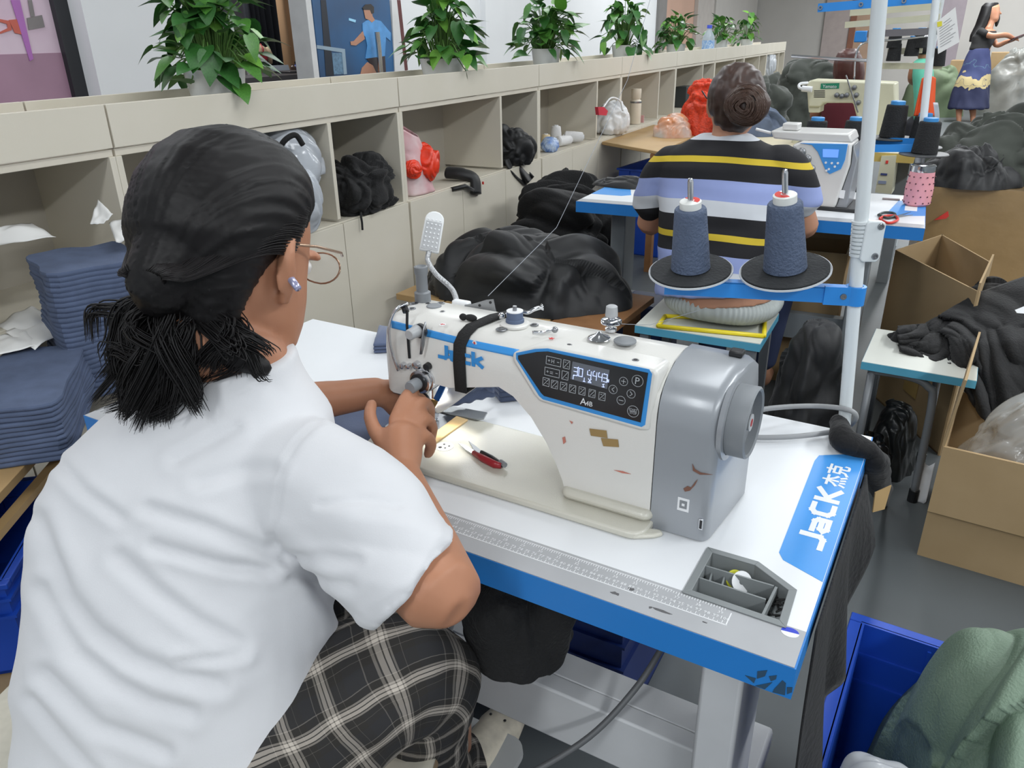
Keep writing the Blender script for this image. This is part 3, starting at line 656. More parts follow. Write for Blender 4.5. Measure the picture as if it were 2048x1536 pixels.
lcdmark(1154.5, 750, [[(0, 0), (.6, 0)]]); lcdmark(1146, 758, [[(0, 0), (0, 7)], [(0, 7), (2, 7)]]); lcdmark(1168, 763, [[(0, 0), (0, 7)], [(-2, 0), (2, 0)]]); lcdmark(1179, 765, [[(-3, 0), (3, 7)], [(3, 0), (-3, 7)], [(-3, 0), (3, 0)]]); lcdmark(1206, 774, [[(-2, 0), (2, 0), (-1, 5), (2, 6)]]); lcdmark(1215, 764, [[(0, 0), (0, 5)], [(0, 2.5), (2, 2.5)], [(2, 0), (2, 5)]])
for x, y in ((1156, 735), (1178, 741), (1188, 743), (1198, 746), (1208, 748)): lcdmark(x, y, [[(0, 0), (.8, 0), (.8, .8)]])
ptext('A', 1160, 808, 14, m_pwhite, 'model_lettering', align='LEFT'); ptext('4B', 1171, 810.5, 10, m_pwhite, 'model_lettering', align='LEFT')
# Jack lettering on the arm
o = face_pt(*fx(880, 716), .0008); e = face_pt(*fx(967, 737), .0008); ky = (face_pt(*fx(884, 700), .0008)-o).length
b = MB(); F = frame(o, e-o, (0, 0, 1)); L3 = (e-o).length/3.1
logo(b, lambda u, v, h: F @ V((u*L3, v*L3*.92, h)), 0, .0005, .25, True); b.build('brand_lettering', m_stripe, sm)
# little direction stickers
for px, py, a in ((885, 649, 200), (950, 687, 100)):
    F, k = frame(face_pt(*fx(px, py), .0012), (1, 0, 0), (0, 0, 1)), .0006
    if px == 885: F = frame(PZ(px, py, .9725), (1, 0, 0), (0, 1, 0)); k = .00075
    b = MB(); b.prism([(6*k*cos(2*pi*i/10), 7*k*sin(2*pi*i/10)) for i in range(10)], 0, .0003, lambda u, v, h: F @ V((u, v, h))); b.build('sticker', m_pwhite, sm)
    A = rad(a); rot = lambda x, y: (k*(x*cos(A)-y*sin(A)), k*(x*sin(A)+y*cos(A)))
    b = MB(); b.prism([rot(*q) for q in ((-4.5, -1.4), (0, -1.4), (0, -3.4), (5, 0), (0, 3.4), (0, 1.4), (-4.5, 1.4))], .0003, .0006, lambda u, v, h: F @ V((u, v, h))); b.build('direction_arrow', mat('arrow_red', (200, 50, 45), .5), sm)
c = PZ(1103, 677, .9715); b = MB(); b.prism([(c.x+(.0045 if i % 2 else .002)*cos(2*pi*i/10), c.y+(.0045 if i % 2 else .002)*sin(2*pi*i/10)) for i in range(10)], .9713, .9719); b.build('star_sticker', MATS['arrow_red'], sm)
# top fittings
def on_top(px, py, z=.9715): return PZ(px, py, z)
def disc(name, px, py, r, h, m, z=.9705, n=22): 
    c = on_top(px, py); b = MB(); b.lathe([(r, 0), (r, h*.7), (r*.92, h), (.0004, h)], (c.x, c.y, z), n); return b.build(name, m, sm, smooth=True)
for px, py, r in ((868, 613, .0115), (1250, 682, .0150)): disc('oil_cap', px, py, r, .003, m_gryp)
for px, py, r in ((828, 607, .007), (882, 606, .006), (824, 617, .006), (856, 607, .004), (1003, 658, .008), (1069, 649, .006), (1138, 690, .0045), (1271, 720, .0045), (885, 623, .004)): 
    o = disc('screw', px, py, r, .0015, m_steel); disc('screw_recess', px, py, r*.6, .0019, m_blk)
c = on_top(846, 601); b = MB(); b.lathe([(.0125, 0), (.0125, .016), (.009, .018), (.009, .044), (.0105, .046), (.0105, .056), (.008, .057), (.006, .054), (.0004, .052)], (c.x, c.y, .969), 24); b.build('pressure_post', m_gryp, sm, smooth=True)
c = on_top(1030, 648); bw = (c.x, c.y, .970)
b = MB(); b.lathe([(.021, 0), (.021, .003), (.018, .005), (.0004, .005)], bw, 28); b.build('winder_plate', m_cream, sm, smooth=True)
b = MB(); b.lathe([(.013, .005), (.013, .009), (.0115, .010), (.0115, .020), (.0004, .020)], bw, 24); b.build('winder_bobbin', mat('thread_slate', (92, 106, 132), .8), sm, smooth=True)
b = MB(); b.lathe([(.003, .0202), (.0117, .0202), (.0117, .0215), (.003, .0215)], bw, 24); b.build('winder_disc', m_pwhite, sm)
b = MB(); b.lathe([(.003, .0215), (.003, .028), (.0004, .028)], bw, 12); b.build('winder_spindle', m_steel, sm, smooth=True)
b = MB(); b.tube(bez([V(bw)+V((-.018, .006, .010)), V(bw)+V((-.010, .022, .014)), V(bw)+V((.006, .024, .012)), V(bw)+V((.014, .030, .016)), V(bw)+V((.022, .040, .018))], 5), [.003]*20+[.0055], 8); b.build('winder_lever', m_chrome, sm, smooth='all')
b = MB(); b.ball(V(bw)+V((-.022, .0, .010)), .005); b.build('winder_screw', m_chrome, sm, smooth='all')
c = on_top(1222, 658); b = MB(); tc_ = (c.x, c.y, .969); b.lathe([(.008, 0), (.008, .004), (.004, .005), (.004, .009), (.014, .011), (.0145, .0125), (.009, .014), (.0145, .0155), (.013, .017), (.005, .018), (.005, .021), (.008, .022), (.0075, .033), (.0055, .035), (.0004, .035)], tc_, 24); b.build('winder_tensioner', m_chrome, sm, smooth=True)
b = MB(); b.lathe([(.0086, .0215), (.0086, .024), (.0078, .035), (.0055, .0365), (.0004, .0365)], tc_, 20); b.build('tensioner_knob', mat('knob_grey', (168, 170, 172), .4), sm, smooth=True)
c = on_top(1198, 674); b = MB(); b.lathe([(.0155, 0), (.0145, .0015), (.006, .005), (.003, .009), (.0004, .0095)], (c.x, c.y, .970), 24); b.build('dome_cap', m_chrome, sm, smooth=True)
c = on_top(1085, 668); b = MB(); b.tube(bez([c+V((-.012, -.006, .002)), c+V((0, -.003, .003)), c+V((.008, .006, .004)), c+V((.010, .014, .005))], 5), .0028, 8, flat=.5); b.build('thread_hook', m_chrome, sm, smooth='all')
b = MB(); b.ball(c+V((.012, .013, .004)), .0045); b.build('hook_screw', m_steel, sm, smooth='all')
# thread guide plate standing on the arm
q = [on_top(928, 623), on_top(938, 612)]; b = MB()
F = frame(PY(930, 622, .262), (1, .25, 0), (0, 0, 1)); b.prism([(0, 0), (.05, 0), (.046, .022), (.034, .020), (.012, .012), (0, .010)], -.0008, .0008, lambda u, v, h: F @ V((u, v, h))); b.build('thread_guide_plate', m_steel, sm)
for u_, v_ in ((.024, .011), (.041, .017)):
    b = MB(); b.lathe([(.0005, -.0012), (.0022, -.0012), (.0022, .0012), (.0005, .0012)], n=10, mtx=F @ M4.Translation((u_, v_, 0))); b.build('guide_hole', m_blk, sm)
# head fittings: take-up guard, slot, levers, tension discs
g = [PX(816, 606, .553), PX(787, 625, .549)]; gp = bez([PY(816, 606, .172), PY(793, 618, .158), PY(780, 645, .152), PY(779, 680, .152), PY(786, 710, .154), PY(797, 740, .158)], 6)
b = MB(); b.tube(gp, .0045, 8, flat=.5, up=(0, -1, 0)); b.build('take_up_guard', m_chrome, sm, smooth='all')
b = MB(); p0, p1 = PY(812, 622, .166), PY(819, 716, .1625); b.tube([p0+V((0, .003, 0)), PY(814, 650, .1635), PY(817, 690, .1625), p1], .0022, 6); b.build('take_up_slot', m_blk, sm)
b = MB(); b.tube([PY(808, 612, .172), PY(812, 624, .168)], .005, 8); b.build('take_up_lever', m_blk, sm)
c = PY(828, 665, .150); b = MB(); b.lathe([(.0095, .162), (.0095, .156), (.008, .150), (.008, .140), (.0065, .138), (.0004, .138)], (c.x, 0, c.z), 20, axis='y'); b.build('lever_knob', mat('knob_grey', (168, 170, 172), .4), sm, smooth=True)
b = MB(); b.lathe([(.0105, .1625), (.0105, .157), (.004, .157)], (c.x+.004, 0, c.z), 20, axis='y'); b.build('knob_ring', m_blk, sm)
b = MB(); b.tube([PY(851, 644, .160), PY(848, 664, .158), PY(845, 690, .156), PY(842, 708, .155)], [.0018, .0042, .0045, .003], 8, flat=.5, up=(0, -1, 0)); b.build('check_lever', m_steel, sm, smooth='all')
for px, py, r in ((806, 731, .005), (833, 730, .006), (818, 732, .004), (855, 733, .006)):
    c = PY(px, py, .160); b = MB(); b.lathe([(r, .163), (r*.9, .156), (.0004, .155)], (c.x, 0, c.z), 14, axis='y'); b.build('thread_post', m_chrome if px < 850 else m_blk, sm, smooth=True)
c = PY(843, 762, .155); b = MB(); b.lathe([(.018, .165), (.018, .159), (.0155, .158), (.0155, .154), (.0175, .153), (.0175, .150), (.012, .149), (.0004, .149)], (c.x, 0, c.z), 28, axis='y'); b.build('tension_discs', m_chrome, sm, smooth=True)
b = MB(); b.lathe([(.0135, .1495), (.0135, .146), (.006, .145)], (c.x, 0, c.z), 24, axis='y'); b.build('tension_spring', m_blk, sm)
b = MB(); b.lathe([(.009, .147), (.0095, .130), (.0085, .127), (.0004, .127)], (c.x, 0, c.z), 22, axis='y'); b.build('tension_knob', m_gryp, sm, smooth=True)
b = MB(); b.tube(bez([PY(846, 785, .158), PY(856, 795, .154), PY(860, 812, .154), PY(857, 826, .156)], 5), .0018, 7); b.build('check_spring', m_blk, sm)
# needle bar, presser foot, throat plate
NX, NY = .565, .245
b = MB(); b.tube([(NX, NY, .86), (NX, NY, .80)], .0038, 10); b.build('needle_bar', m_chrome, sm)
b = MB(); b.tube([(NX, NY, .80), (NX, NY, .765)], [.0012, .0005], 8); b.build('needle', m_chrome, sm)
b = MB(); b.tube([(NX, NY+.018, .86), (NX, NY+.018, .785)], .0045, 10); b.build('presser_bar', m_chrome, sm)
b = MB(); b.box((NX-.006, NY-.014, TZ+.0125), (NX+.006, NY+.016, TZ+.0165)); b.box((NX-.004, NY+.004, TZ+.016), (NX+.004, NY+.022, TZ+.036)); b.build('presser_foot', m_chrome, sm, bevel=.001)
# round spot plate on the bed with oil holes
c = PZ(889, 893, TZ+.0112); b = MB(); b.lathe([(.0145, 0), (.0145, .0004), (.0004, .0004)], (c.x, c.y, TZ+.0112), 24); b.build('inspection_disc', m_pwhite, sm)
for dx, dy, r in ((-.004, .005, .0018), (.006, .004, .0018), (.004, -.004, .0018), (-.004, -.006, .003)):
    b = MB(); b.lathe([(r, 0), (r, .0003), (.0003, .0003)], (c.x+dx, c.y+dy, TZ+.0116), 10); b.build('oil_hole', m_blk, sm)
# black strap bound around the arm
st = thing('strap', 'black elastic strap bound around the sewing machine arm', 'strap')
def strap_ring(x0, x1, z_under):
    pr_ = [PY(930, 760, .1615), ] ; ring0 = section(.690, yf=-.003, zb=.872)
    return ring0
sec = [(p.y, p.z) for p in section(.690, zb=.884)]; cy_, cz_ = .222, .93
out = []
for (y, z) in sec:
    d = V((y-cy_, z-cz_)).normalized(); out.append((y+d.x*.003, z+d.y*.003))
b = MB(); vs = []; n = len(out)
for (y, z) in out:
    lean = (z-.884)/(.972-.884)*-.002 + (y-.16)*.25*(1 if z > .955 else 0)
    for w_ in (-.0095, .0095): vs.append((.690+lean+w_, y, z))
b.add(vs, [(2*i, 2*i+1, 2*((i+1) % n)+1, 2*((i+1) % n)) for i in range(n)]); b.build('strap_band', mat('elastic_black', (26, 26, 27), .85, bump=.3, bscale=400), st, thick=.003, smooth=True)
b = MB(); c = PZ(945, 634, .976); b.ball(c+V((0, -.004, 0)), (.010, .006, .005)); b.ball(c+V((-.012, -.006, 0)), (.006, .005, .005)); b.build('knot', MATS['elastic_black'], st, smooth='all')
# lamp on a bent neck, held by its magnet to the back of the arm
lp = thing('work_lamp', 'small white LED work lamp on a bent silver neck behind the machine arm', 'lamp', )
hb = PD(858, 503, 1.30); ht = PD(871, 430, 1.30)
b = MB(); b.tube(bez([V((.605, .288, .95)), PD(905, 580, 1.272), PD(872, 548, 1.285), PD(856, 522, 1.295), hb], 8), .0045, 10); b.build('lamp_neck', mat('neck_silver', (190, 192, 194), .35, .7, bump=.4, bscale=300), lp, smooth='all')
b = MB(); b.box((.59, .2885, .935), (.62, .302, .965)); b.build('lamp_magnet', m_pwhite, lp, bevel=.003)
ax = (ht-hb).normalized(); nl = (ray(865, 470)*-1).normalized(); nl = (nl - ax*nl.dot(ax)).normalized(); sd = ax.cross(nl)
F = frame(hb, sd, ax); Lh = (ht-hb).length; Wl = .0160
b = MB(); b.prism([(-Wl*1.05, 0), (Wl*1.05, 0), (Wl*1.0, Lh*.86)] + [(Wl*cos(t), Lh*.86+Wl*.9*sin(t)) for t in [pi*i/8 for i in range(1, 8)]] + [(-Wl, Lh*.86)], -.010, .004, lambda u, v, h: F @ V((u, v, h))); b.build('lamp_head', mat('lamp_white', (226, 228, 228), .35), lp, bevel=.002)
b = MB(); b.prism([(-Wl*.9, .003), (Wl*.9, .003), (Wl*.82, Lh*.80), (-Wl*.82, Lh*.80)], .004, .0055, lambda u, v, h: F @ V((u, v, h))); b.build('lamp_lens', mat('lens_grey', (176, 178, 180), .25), lp)
for i in range(4):
    for j in range(7):
        b = MB(); b.lathe([(.0016, 0), (.0013, .0012), (.0003, .0016)], n=8, mtx=F @ M4.Translation(((i-1.5)*.0068, .008+j*.0075, .0055))); b.build('led', mat('led_white', (236, 238, 240), .3), lp)
# the spot of light the lamp of the needle area throws on the bed
ll = bpy.data.lights.new('needle_light', 'SPOT'); ll.energy = 1.6; ll.spot_size = rad(75); ll.spot_blend = .6; ll.shadow_soft_size = .01; ll.color = (1, .97, .88)
lo = bpy.data.objects.new('needle_light', ll); COL.objects.link(lo); lo.location = (.600, .225, .858); lo.rotation_euler = (V((.612, .205, .76))-V(lo.location)).to_track_quat('-Z', 'Y').to_euler()
# ================================================================== thread stand and cones on the near table
PB, PT = V((1.155, .570, .752)), V((1.109, .534, 1.376)); PA = (PT-PB).normalized()
def pole_at(py):   # point of the pole that shows at this height in the photograph
    a, c = 0., 1.
    for _ in range(40):
        t = (a+c)/2; P = PB.lerp(PT, t); d = P-CAM; yy = 768-FPX*d.dot(UP)/d.dot(FW)
        if yy > py: a = t
        else: c = t
    return PB.lerp(PT, (a+c)/2)
ts = thing('thread_stand', 'white thread stand pole with blue arm at the back corner of the near table', 'thread stand', PB)
MI = M4.Translation(-PB)
m_pole = mat('pole_white', (216, 222, 224), .35, var=.02)
def tsb(b, name, m, **k): return b.build(name, m, ts, mtx=MI, **k)
b = MB(); b.tube([PB, PT + PA*.35], .0097, 20); tsb(b, 'pole', m_pole, smooth=True)
w0, w1 = pole_at(512), pole_at(440)
b = MB(); n = 9
for i in range(n):
    a = w0.lerp(w1, (i+.05)/n); c = w0.lerp(w1, (i+.98)/n); b.tube([a, a.lerp(c, .15), a.lerp(c, .85), c], [.0105, .0128, .0128, .0105], 18)
tsb(b, 'tape_wrap', m_pole, smooth=True)
F = frame(w0 + V((.004, -.0105, -.002)), RT, PA); L = (w1-w0).length
b = MB(); b.prism(rrect(-.002, -.003, .026, L+.003, .007), -.0045, .0045, lambda u, v, h: F @ V((u, v, h))); tsb(b, 'pole_clamp', m_pole, bevel=.0015)
for v in (.006, L-.004):
    b = MB(); b.lathe([(.0048, .0045), (.0048, .006), (.004, .0075), (.0022, .0075), (.0022, .0060), (.0003, .0060)], n=14, mtx=F @ M4.Translation((.0185, v, 0))); tsb(b, 'screw', m_steel, smooth=True)
# blue arm
ca = pole_at(590); zb = ca.z
la = PZ(1330, 566, zb+.004); ad = (la-ca); ad.z = 0; al = ad.length; ad.normalize(); an = V((0, 0, 1)).cross(ad)
if an.dot(CAM-ca) < 0: an = -an
Fa = M4(((ad.x, an.x, 0, ca.x), (ad.y, an.y, 0, ca.y), (0, 0, 1, zb), (0, 0, 0, 1)))
m_arm = mat('arm_blue', (42, 134, 214), .4, var=.03)
b = MB(); b.box((.012, .006, -.012), (al, .0085, .012)); b.box((.012, -.010, .010), (al, .0085, .0125)); tsb(b, 'stand_arm', m_arm) if False else b.build('stand_arm', m_arm, ts, mtx=MI @ Fa)
b = MB(); b.lathe([(.0145, -.014), (.0145, .014), (.010, .0145), (.010, -.0145), (.0145, -.014)], n=20, cap=False); b.box((.008, .004, -.014), (.045, .0115, .014)); b.build('arm_clamp', m_arm, ts, mtx=MI @ Fa, smooth=True)
b = MB(); b.lathe([(.0048, 0), (.0044, .002), (.002, .002), (.002, .001), (.0003, .001)], n=14, mtx=M4.Translation((.018, .0115, 0)) @ M4.Rotation(-pi/2, 4, 'X')); b.build('screw', m_steel, ts, mtx=MI @ Fa)
m_foam = mat('foam_black', (44, 46, 48), .95, var=.1, scale=60, bump=.3, bscale=200)
def cone_thread(name, c, nrm, hgt_, r0, r1, m, mcap, label, group, tip=None, capcol=True):
    t = thing(name, label, 'thread cone', c, group=group)
    Q = nrm.to_track_quat('Z', 'Y').to_matrix().to_4x4()
    b = MB(); pf = []; nl = 26
    for i in range(nl+1):
        tt = i/nl; r = lerp(r0, r1, tt)*(1+.004*sin(i*2.1)); pf.append((r, tt*hgt_*.97))
    b.lathe([(r0*.9, -.0005), (r0, .002)] + pf[1:] + [(r1*.94, hgt_*.99), (r1*.7, hgt_)], n=32); b.build('wound_thread', m, t, smooth=True, mtx=Q)
    b = MB(); b.lathe([(r1*.68, hgt_*.96), (r1*.68, hgt_*1.10), (r1*.60, hgt_*1.115), (r1*.2, hgt_*1.115)], n=24); b.build('cone_cap', mcap, t, smooth=True, mtx=Q)
    return t, Q
m_slate = mat('thread_slate', (92, 106, 132), .8)
m_slatew = mat('thread_wound', (84, 97, 121), .75, var=.10, scale=18, bump=.5, bscale=240)
tilt = (V((0, 0, 1)) + (CAM-la).normalized()*.17 + RT*.02).normalized()
for px, py, R_, hp, r0p, r1p, red, lb in ((1381, 541, .0640, 1.0, .030, .0235, 0, 'slate blue thread cone on the left disc of the near thread stand'), (1570, 541, .0665, 1.07, .0318, .0245, 1, 'slate blue thread cone on the right disc beside the white pole')):
    u_ = (px-1712)/(1330-1712); P0 = Fa @ V((al*u_, -.002, .016)); c = PP(px, py, P0, an)
    tilt = (V((0, 0, 1)) + (CAM-c).normalized()*.17); tilt -= RT*(tilt.dot(RT) - (px-1024)/FPX*tilt.dot(FW)); tilt.normalize()
    Q = tilt.to_track_quat('Z', 'Y').to_matrix().to_4x4(); Mx = M4.Translation(c) @ Q
    b = MB(); b.lathe([(.004, -.003), (R_*.97, -.003), (R_, -.0018), (R_, .0012), (R_*.985, .0012), (R_*.985, -.0005), (.004, -.0005)], n=48); b.build('spool_dish', mat('dish_pale', (198, 202, 206), .4), ts, mtx=MI @ Mx, smooth=True)
    b = MB(); b.lathe([(.003, .0), (R_*.955, .0), (R_*.955, .0030), (R_*.2, .0036), (.003, .0036)], n=48); b.build('foam_pad', m_foam, ts, mtx=MI @ Mx, smooth=True)
    b = MB(); b.lathe([(.0042, -.02), (.0042, .142*hp), (.003, .146*hp), (.0004, .147*hp)], n=14); b.build('spindle', m_chrome, ts, mtx=MI @ Mx, smooth=True)
    cc = c + tilt*.0040
    t, Q = cone_thread('thread_cone', cc, tilt, .098*hp, r0p, r1p, m_slatew, mat('cone_cap_white', (224, 226, 222), .4), lb, 'slate thread cones on the near stand')
    r1 = r1p; H = .098*hp
    a0 = rad(-20 if not red else 160); seg = [(r1*.58*cos(a0+s_*rad(170)/10), r1*.58*sin(a0+s_*rad(170)/10)) for s_ in range(11)] + [(r1*.25*cos(a0+s_*rad(170)/10), r1*.25*sin(a0+s_*rad(170)/10)) for s_ in range(10, -1, -1)]
    b = MB(); b.prism(seg, H*1.115, H*1.119); b.build('red_label', mat('label_red', (210, 60, 52), .5), t, mtx=Q)
# thread running up from the machine guide to the stand
m_thr = mat('thread_line', (150, 154, 162), .8)
b = MB(); b.tube([PY(976, 592, .268), PD(1113, 455, 1.45), PD(1255, 160, 1.55), PD(1300, 0, 1.6)], .0005, 5); tag(b.build('thread_strand', m_thr), 'single grey thread rising from the machine guide past the plants', 'thread')
b = MB(); b.tube([PY(1213, 647, .262), PD(1300, 650, 1.28), PD(1400, 620, 1.3)], .0004, 5); tag(b.build('thread_strand', m_thr), 'single grey thread running from the winder tensioner to the left cone', 'thread')
# grey cable looping behind the pole
m_cab = mat('cable_grey', (150, 152, 154), .5)
cb = [PD(1460, 836, 1.22), PD(1530, 818, 1.25), PD(1620, 812, 1.27), PD(1690, 818, 1.22), PD(1712, 832, 1.225), PD(1700, 851, 1.28), PZ(1672, 862, .758), PZ(1600, 872, .758), PZ(1530, 875, .758), PZ(1480, 872, .758)]
b = MB(); b.tube(bez(cb, 7), .0042, 10); tag(b.build('power_cable', m_cab, None, smooth='all'), 'grey cable looping from the machine around the white pole', 'cable')
# black cloth twisted around the pole foot and hanging off the table
m_blackc = mat('cloth_black', (17, 17, 19), .9, var=.15, scale=14, sheen=.06, bump=.35, bscale=90)
def rope(pts, rs, name, m, seed=0, n=18, k=6, amp=.25):
    P = bez(pts, k); R_ = []
    for i in range(len(P)):
        t = i/(len(P)-1)*(len(rs)-1); j = min(int(t), len(rs)-2); R_.append(lerp(rs[j], rs[j+1], t-j))
    b = MB(); b.tube(P, R_, n); 
    b.v = [tuple(V(v) + V(NZ.noise_vector(V(v)*38+V((seed, 0, 0))))*(amp*.02)) for v in b.v]
    return b
w = thing('black_cloth', 'black cloth twisted around the foot of the white pole and hanging off the table', 'cloth')
b = rope([PB+V((-.010, .004, .010)), PZ(1685, 878, .770), PZ(1715, 892, .765), PZ(1742, 905, .757), PX(1752, 930, 1.213), PX(1760, 975, 1.216), PX(1772, 1015, 1.22)], [.012, .019, .018, .013, .020, .022, .004], 'x', m_blackc, 4); b.build('twisted_cloth', m_blackc, w, smooth='all')
b = MB(); F = frame(PX(1750, 985, 1.218), (.55, .8, 0), (.02, .02, 1)); b.prism([(0, 0), (.036, .004), (.032, -.042), (.004, -.04)], -.001, .001, lambda u, v, h: F @ V((u, v, h))); b.build('cardboard_tag', mat('cardboard', (176, 146, 100), .85, var=.06, scale=10), w)
# long black cloth hanging along the right table edge
def sheet(fn, nu, nv, m, name, parent=None, th=.0025, **k):
    b = MB(); b.grid(nu, nv, fn); return b.build(name, m, parent, smooth='all', thick=th, **k)
y0, y1 = .46, .08
def hang(u, v):
    y = lerp(y0, y1, u); base = TZ-.012; low = lerp(.62, .30, u**.8) - .03*sin(u*9) + (.06 if u > .86 else 0)
    return V((1.206 + .012*sin(u*17+v*2)*v + .02*v, y - .02*v*sin(u*6), lerp(base, low, v)))
tag(sheet(hang, 40, 16, m_blackc, 'hanging_cloth'), 'long black cloth hanging down the right edge of the near table', 'cloth')
# ------------------------------------------------------------------ things lying on the bed and table
def on_bed(px, py, h=.0): return PZ(px, py, TZ+.0113+h)
sn = thing('thread_snips', 'small thread snips with red handle lying on the machine bed', 'snips')
a, e = on_bed(918, 885, .004), on_bed(1008, 934, .004); d = (e-a).normalized(); s_ = V((-d.y, d.x, 0)); L = (e-a).length
F = M4(((d.x, s_.x, 0, a.x), (d.y, s_.y, 0, a.y), (0, 0, 1, TZ+.0113), (0, 0, 0, 1)))
b = MB(); b.prism([(0, -.002), (.026, -.007), (.046, -.008), (.046, -.001), (.024, .001)], .003, .0045); b.build('blade', m_chrome, sn, mtx=F)
b = MB(); b.prism([(.004, .016), (.03, .004), (.05, .002), (.05, .008), (.026, .013)], .001, .0025); b.build('blade', m_steel, sn, mtx=F)
b = MB(); b.tube([(.040, -.005, .004), (.065, -.007, .005), (.09, -.006, .005), (L-.004, -.002, .005)], [.004, .0062, .0062, .0045], 10, flat=.8); b.build('handle', mat('handle_red', (150, 34, 44), .35), sn, mtx=F, smooth='all')
b = MB(); b.tube([(.046, .006, .0035), (.07, .0055, .004), (.092, .003, .004), (L-.003, .0, .005)], [.003, .0035, .0035, .003], 8); b.build('spring_handle', m_blk, sn, mtx=F, smooth='all')
b = MB(); b.tube([(L-.012, .004, .006), (L+.001, .001, .007)], .0042, 8); b.build('handle_end', m_gryp, sn, mtx=F)
q = [on_bed(*p) for p in ((849, 884), (913, 835), (936, 842), (868, 891))]
b = MB(); b.prism([(p.x, p.y) for p in q], TZ+.0113, TZ+.0145); tag(b.build('wooden_strip', mat('bamboo', (214, 182, 130), .5, var=.08, scale=30, c2=(222, 192, 142)), None, bevel=.0006), 'flat pale wooden strip lying by the presser foot', 'wooden strip')
q = [on_bed(*p, .0005) for p in ((864, 820), (900, 814), (975, 828), (968, 840), (955, 842), (900, 831))]
b = MB(); b.prism([(p.x, p.y) for p in q], TZ+.0125, TZ+.0150); tag(b.build('edge_guide', mat('acrylic_grey', (150, 154, 156), .2, metal=.3), None, bevel=.0006), 'grey edge guide plate lying behind the needle', 'guide')
# slate fabric under the needle and off the table front
m_slatec = mat('cloth_slate', (84, 96, 124), .9, var=.08, scale=16, sheen=.3, bump=.12, bscale=700)
m_slated = mat('cloth_slate_wrong_side', (58, 66, 86), .92, var=.1, scale=16, bump=.12, bscale=700)
def fab(u, v):
    a = PZ(lerp(560, 872, u), lerp(792, 806, u), .768); c = PZ(lerp(640, 830, u), lerp(1010, 930, u), .772); p = a.lerp(c, v)
    return V((p.x, p.y, .7665 + .006*sin(u*5+v*3) + .004*NZ.noise(V((u*6, v*6, 3)))))
tag(sheet(fab, 40, 30, m_slatec, 'fabric_piece', th=.0015), 'slate blue fabric piece being sewn under the woman\'s hands', 'fabric')
def roll(name, pts, rs, m, label, seed, flat=.6):
    b = MB(); P = bez(pts, 8); n = len(P); R_ = [lerp(rs[0], rs[1], i/(n-1)) for i in range(n)]
    b.tube(P, R_, 22, flat=1/flat if False else None)
    c = sum((V(p) for p in P), V())/n
    b.v = [tuple(V((v[0], v[1], TZ+.001+max(0, (v[2]-TZ-.001))*1.0)) + V(NZ.noise_vector(V(v)*45+V((seed, 0, 0))))*.004) for v in b.v]
    return tag(b.build(name, m, None, smooth='all'), label, 'fabric')
def folded(name, quad, h, m, label, layers=4, parent=None, wob=.003):
    # folded cloth: rounded stacked folds over a quad seen at table height
    t = thing(name, label, 'fabric') if parent is None else parent
    q = [PZ(*p, TZ) for p in quad]; dz = h/layers
    for k in range(layers):
        def fn(u, v, k=k):
            a = q[0].lerp(q[1], u); c = q[3].lerp(q[2], u); p = a.lerp(c, v); ctr = (q[0]+q[1]+q[2]+q[3])/4
            p = p + (p-ctr).normalized()*(wob*NZ.noise(V((u*3, v*3, k*2.1)))); return p
        ring = [(0, s/10) for s in range(10)] + [(s/10, 1) for s in range(10)] + [(1, 1-s/10) for s in range(10)] + [(1-s/10, 0) for s in range(10)]
        b = MB(); rr = []
        for (ins, hz) in ((.06, 0), (0, .25), (0, .75), (.06, 1.0)):
            rr.append([V((*(fn(lerp(u, .5, ins), lerp(v, .5, ins))).xy, TZ+.0005+k*dz+hz*dz*.98)) for u, v in ring])
        b.loft(rr); b.build('fold', m, t, smooth='all')
    return t
folded('folded_fabric', [(760, 668), (806, 676), (800, 706), (748, 708)], .022, m_slatec, 'small folded slate fabric left of the machine head', 3)
folded('folded_fabric', [(978, 778), (1060, 772), (1075, 800), (1000, 806)], .030, m_slatec, 'rolled slate fabric behind the machine arm beside the column', 3)
def bundle(u, v):
    a = PZ(lerp(884, 990, u), lerp(815, 792, u), .772); c = PZ(lerp(905, 985, u), lerp(790, 770, u), .80); p = a.lerp(c, v)
    return p + V((0, 0, .022*sin(pi*u)*sin(pi*v) + .01*NZ.noise(V((u*5, v*5, 1)))))
tag(sheet(bundle, 26, 18, m_slatec, 'fabric_piece', th=.003), 'gathered slate fabric behind the needle under the machine arm', 'fabric')
# white interfacing with blue and brown tabs held under the head
F = frame(PY(872, 822, .215), PY(935, 752, .235)-PY(872, 822, .215), (0, 0, 1))
L = (PY(935, 752, .235)-PY(872, 822, .215)).length
b = MB(); b.grid(14, 8, lambda u, v: F @ V((u*L*1.02, (v-.6)*.030*(.35+u), .004*sin(u*5+v*2)))); pw = tag(b.build('interfacing_strip', mat('paper_white', (226, 226, 224), .8, var=.02), None, smooth='all', thick=.0008), 'white interfacing strip held up beside the tension discs', 'interfacing')
b = MB(); qd = [PY(x, y, .205) for x, y in ((882, 766), (893, 770), (878, 803), (866, 799))]; b.prism([(p.x, p.z) for p in qd], .2035, .2065, lambda u, v, h: (u, h, v)); tag(b.build('blue_tab', mat('tab_blue', (36, 100, 178), .6), None, bevel=.001), 'small blue cloth tab beside the needle', 'tab')
b = MB(); qd = [PY(x, y, .200) for x, y in ((864, 797), (876, 803), (869, 818), (857, 812))]; b.prism([(p.x, p.z) for p in qd], .1985, .2015, lambda u, v, h: (u, h, v)); tag(b.build('brown_tab', mat('tab_brown', (146, 116, 66), .7), None, bevel=.001), 'small brown card tab below the blue tab', 'tab')
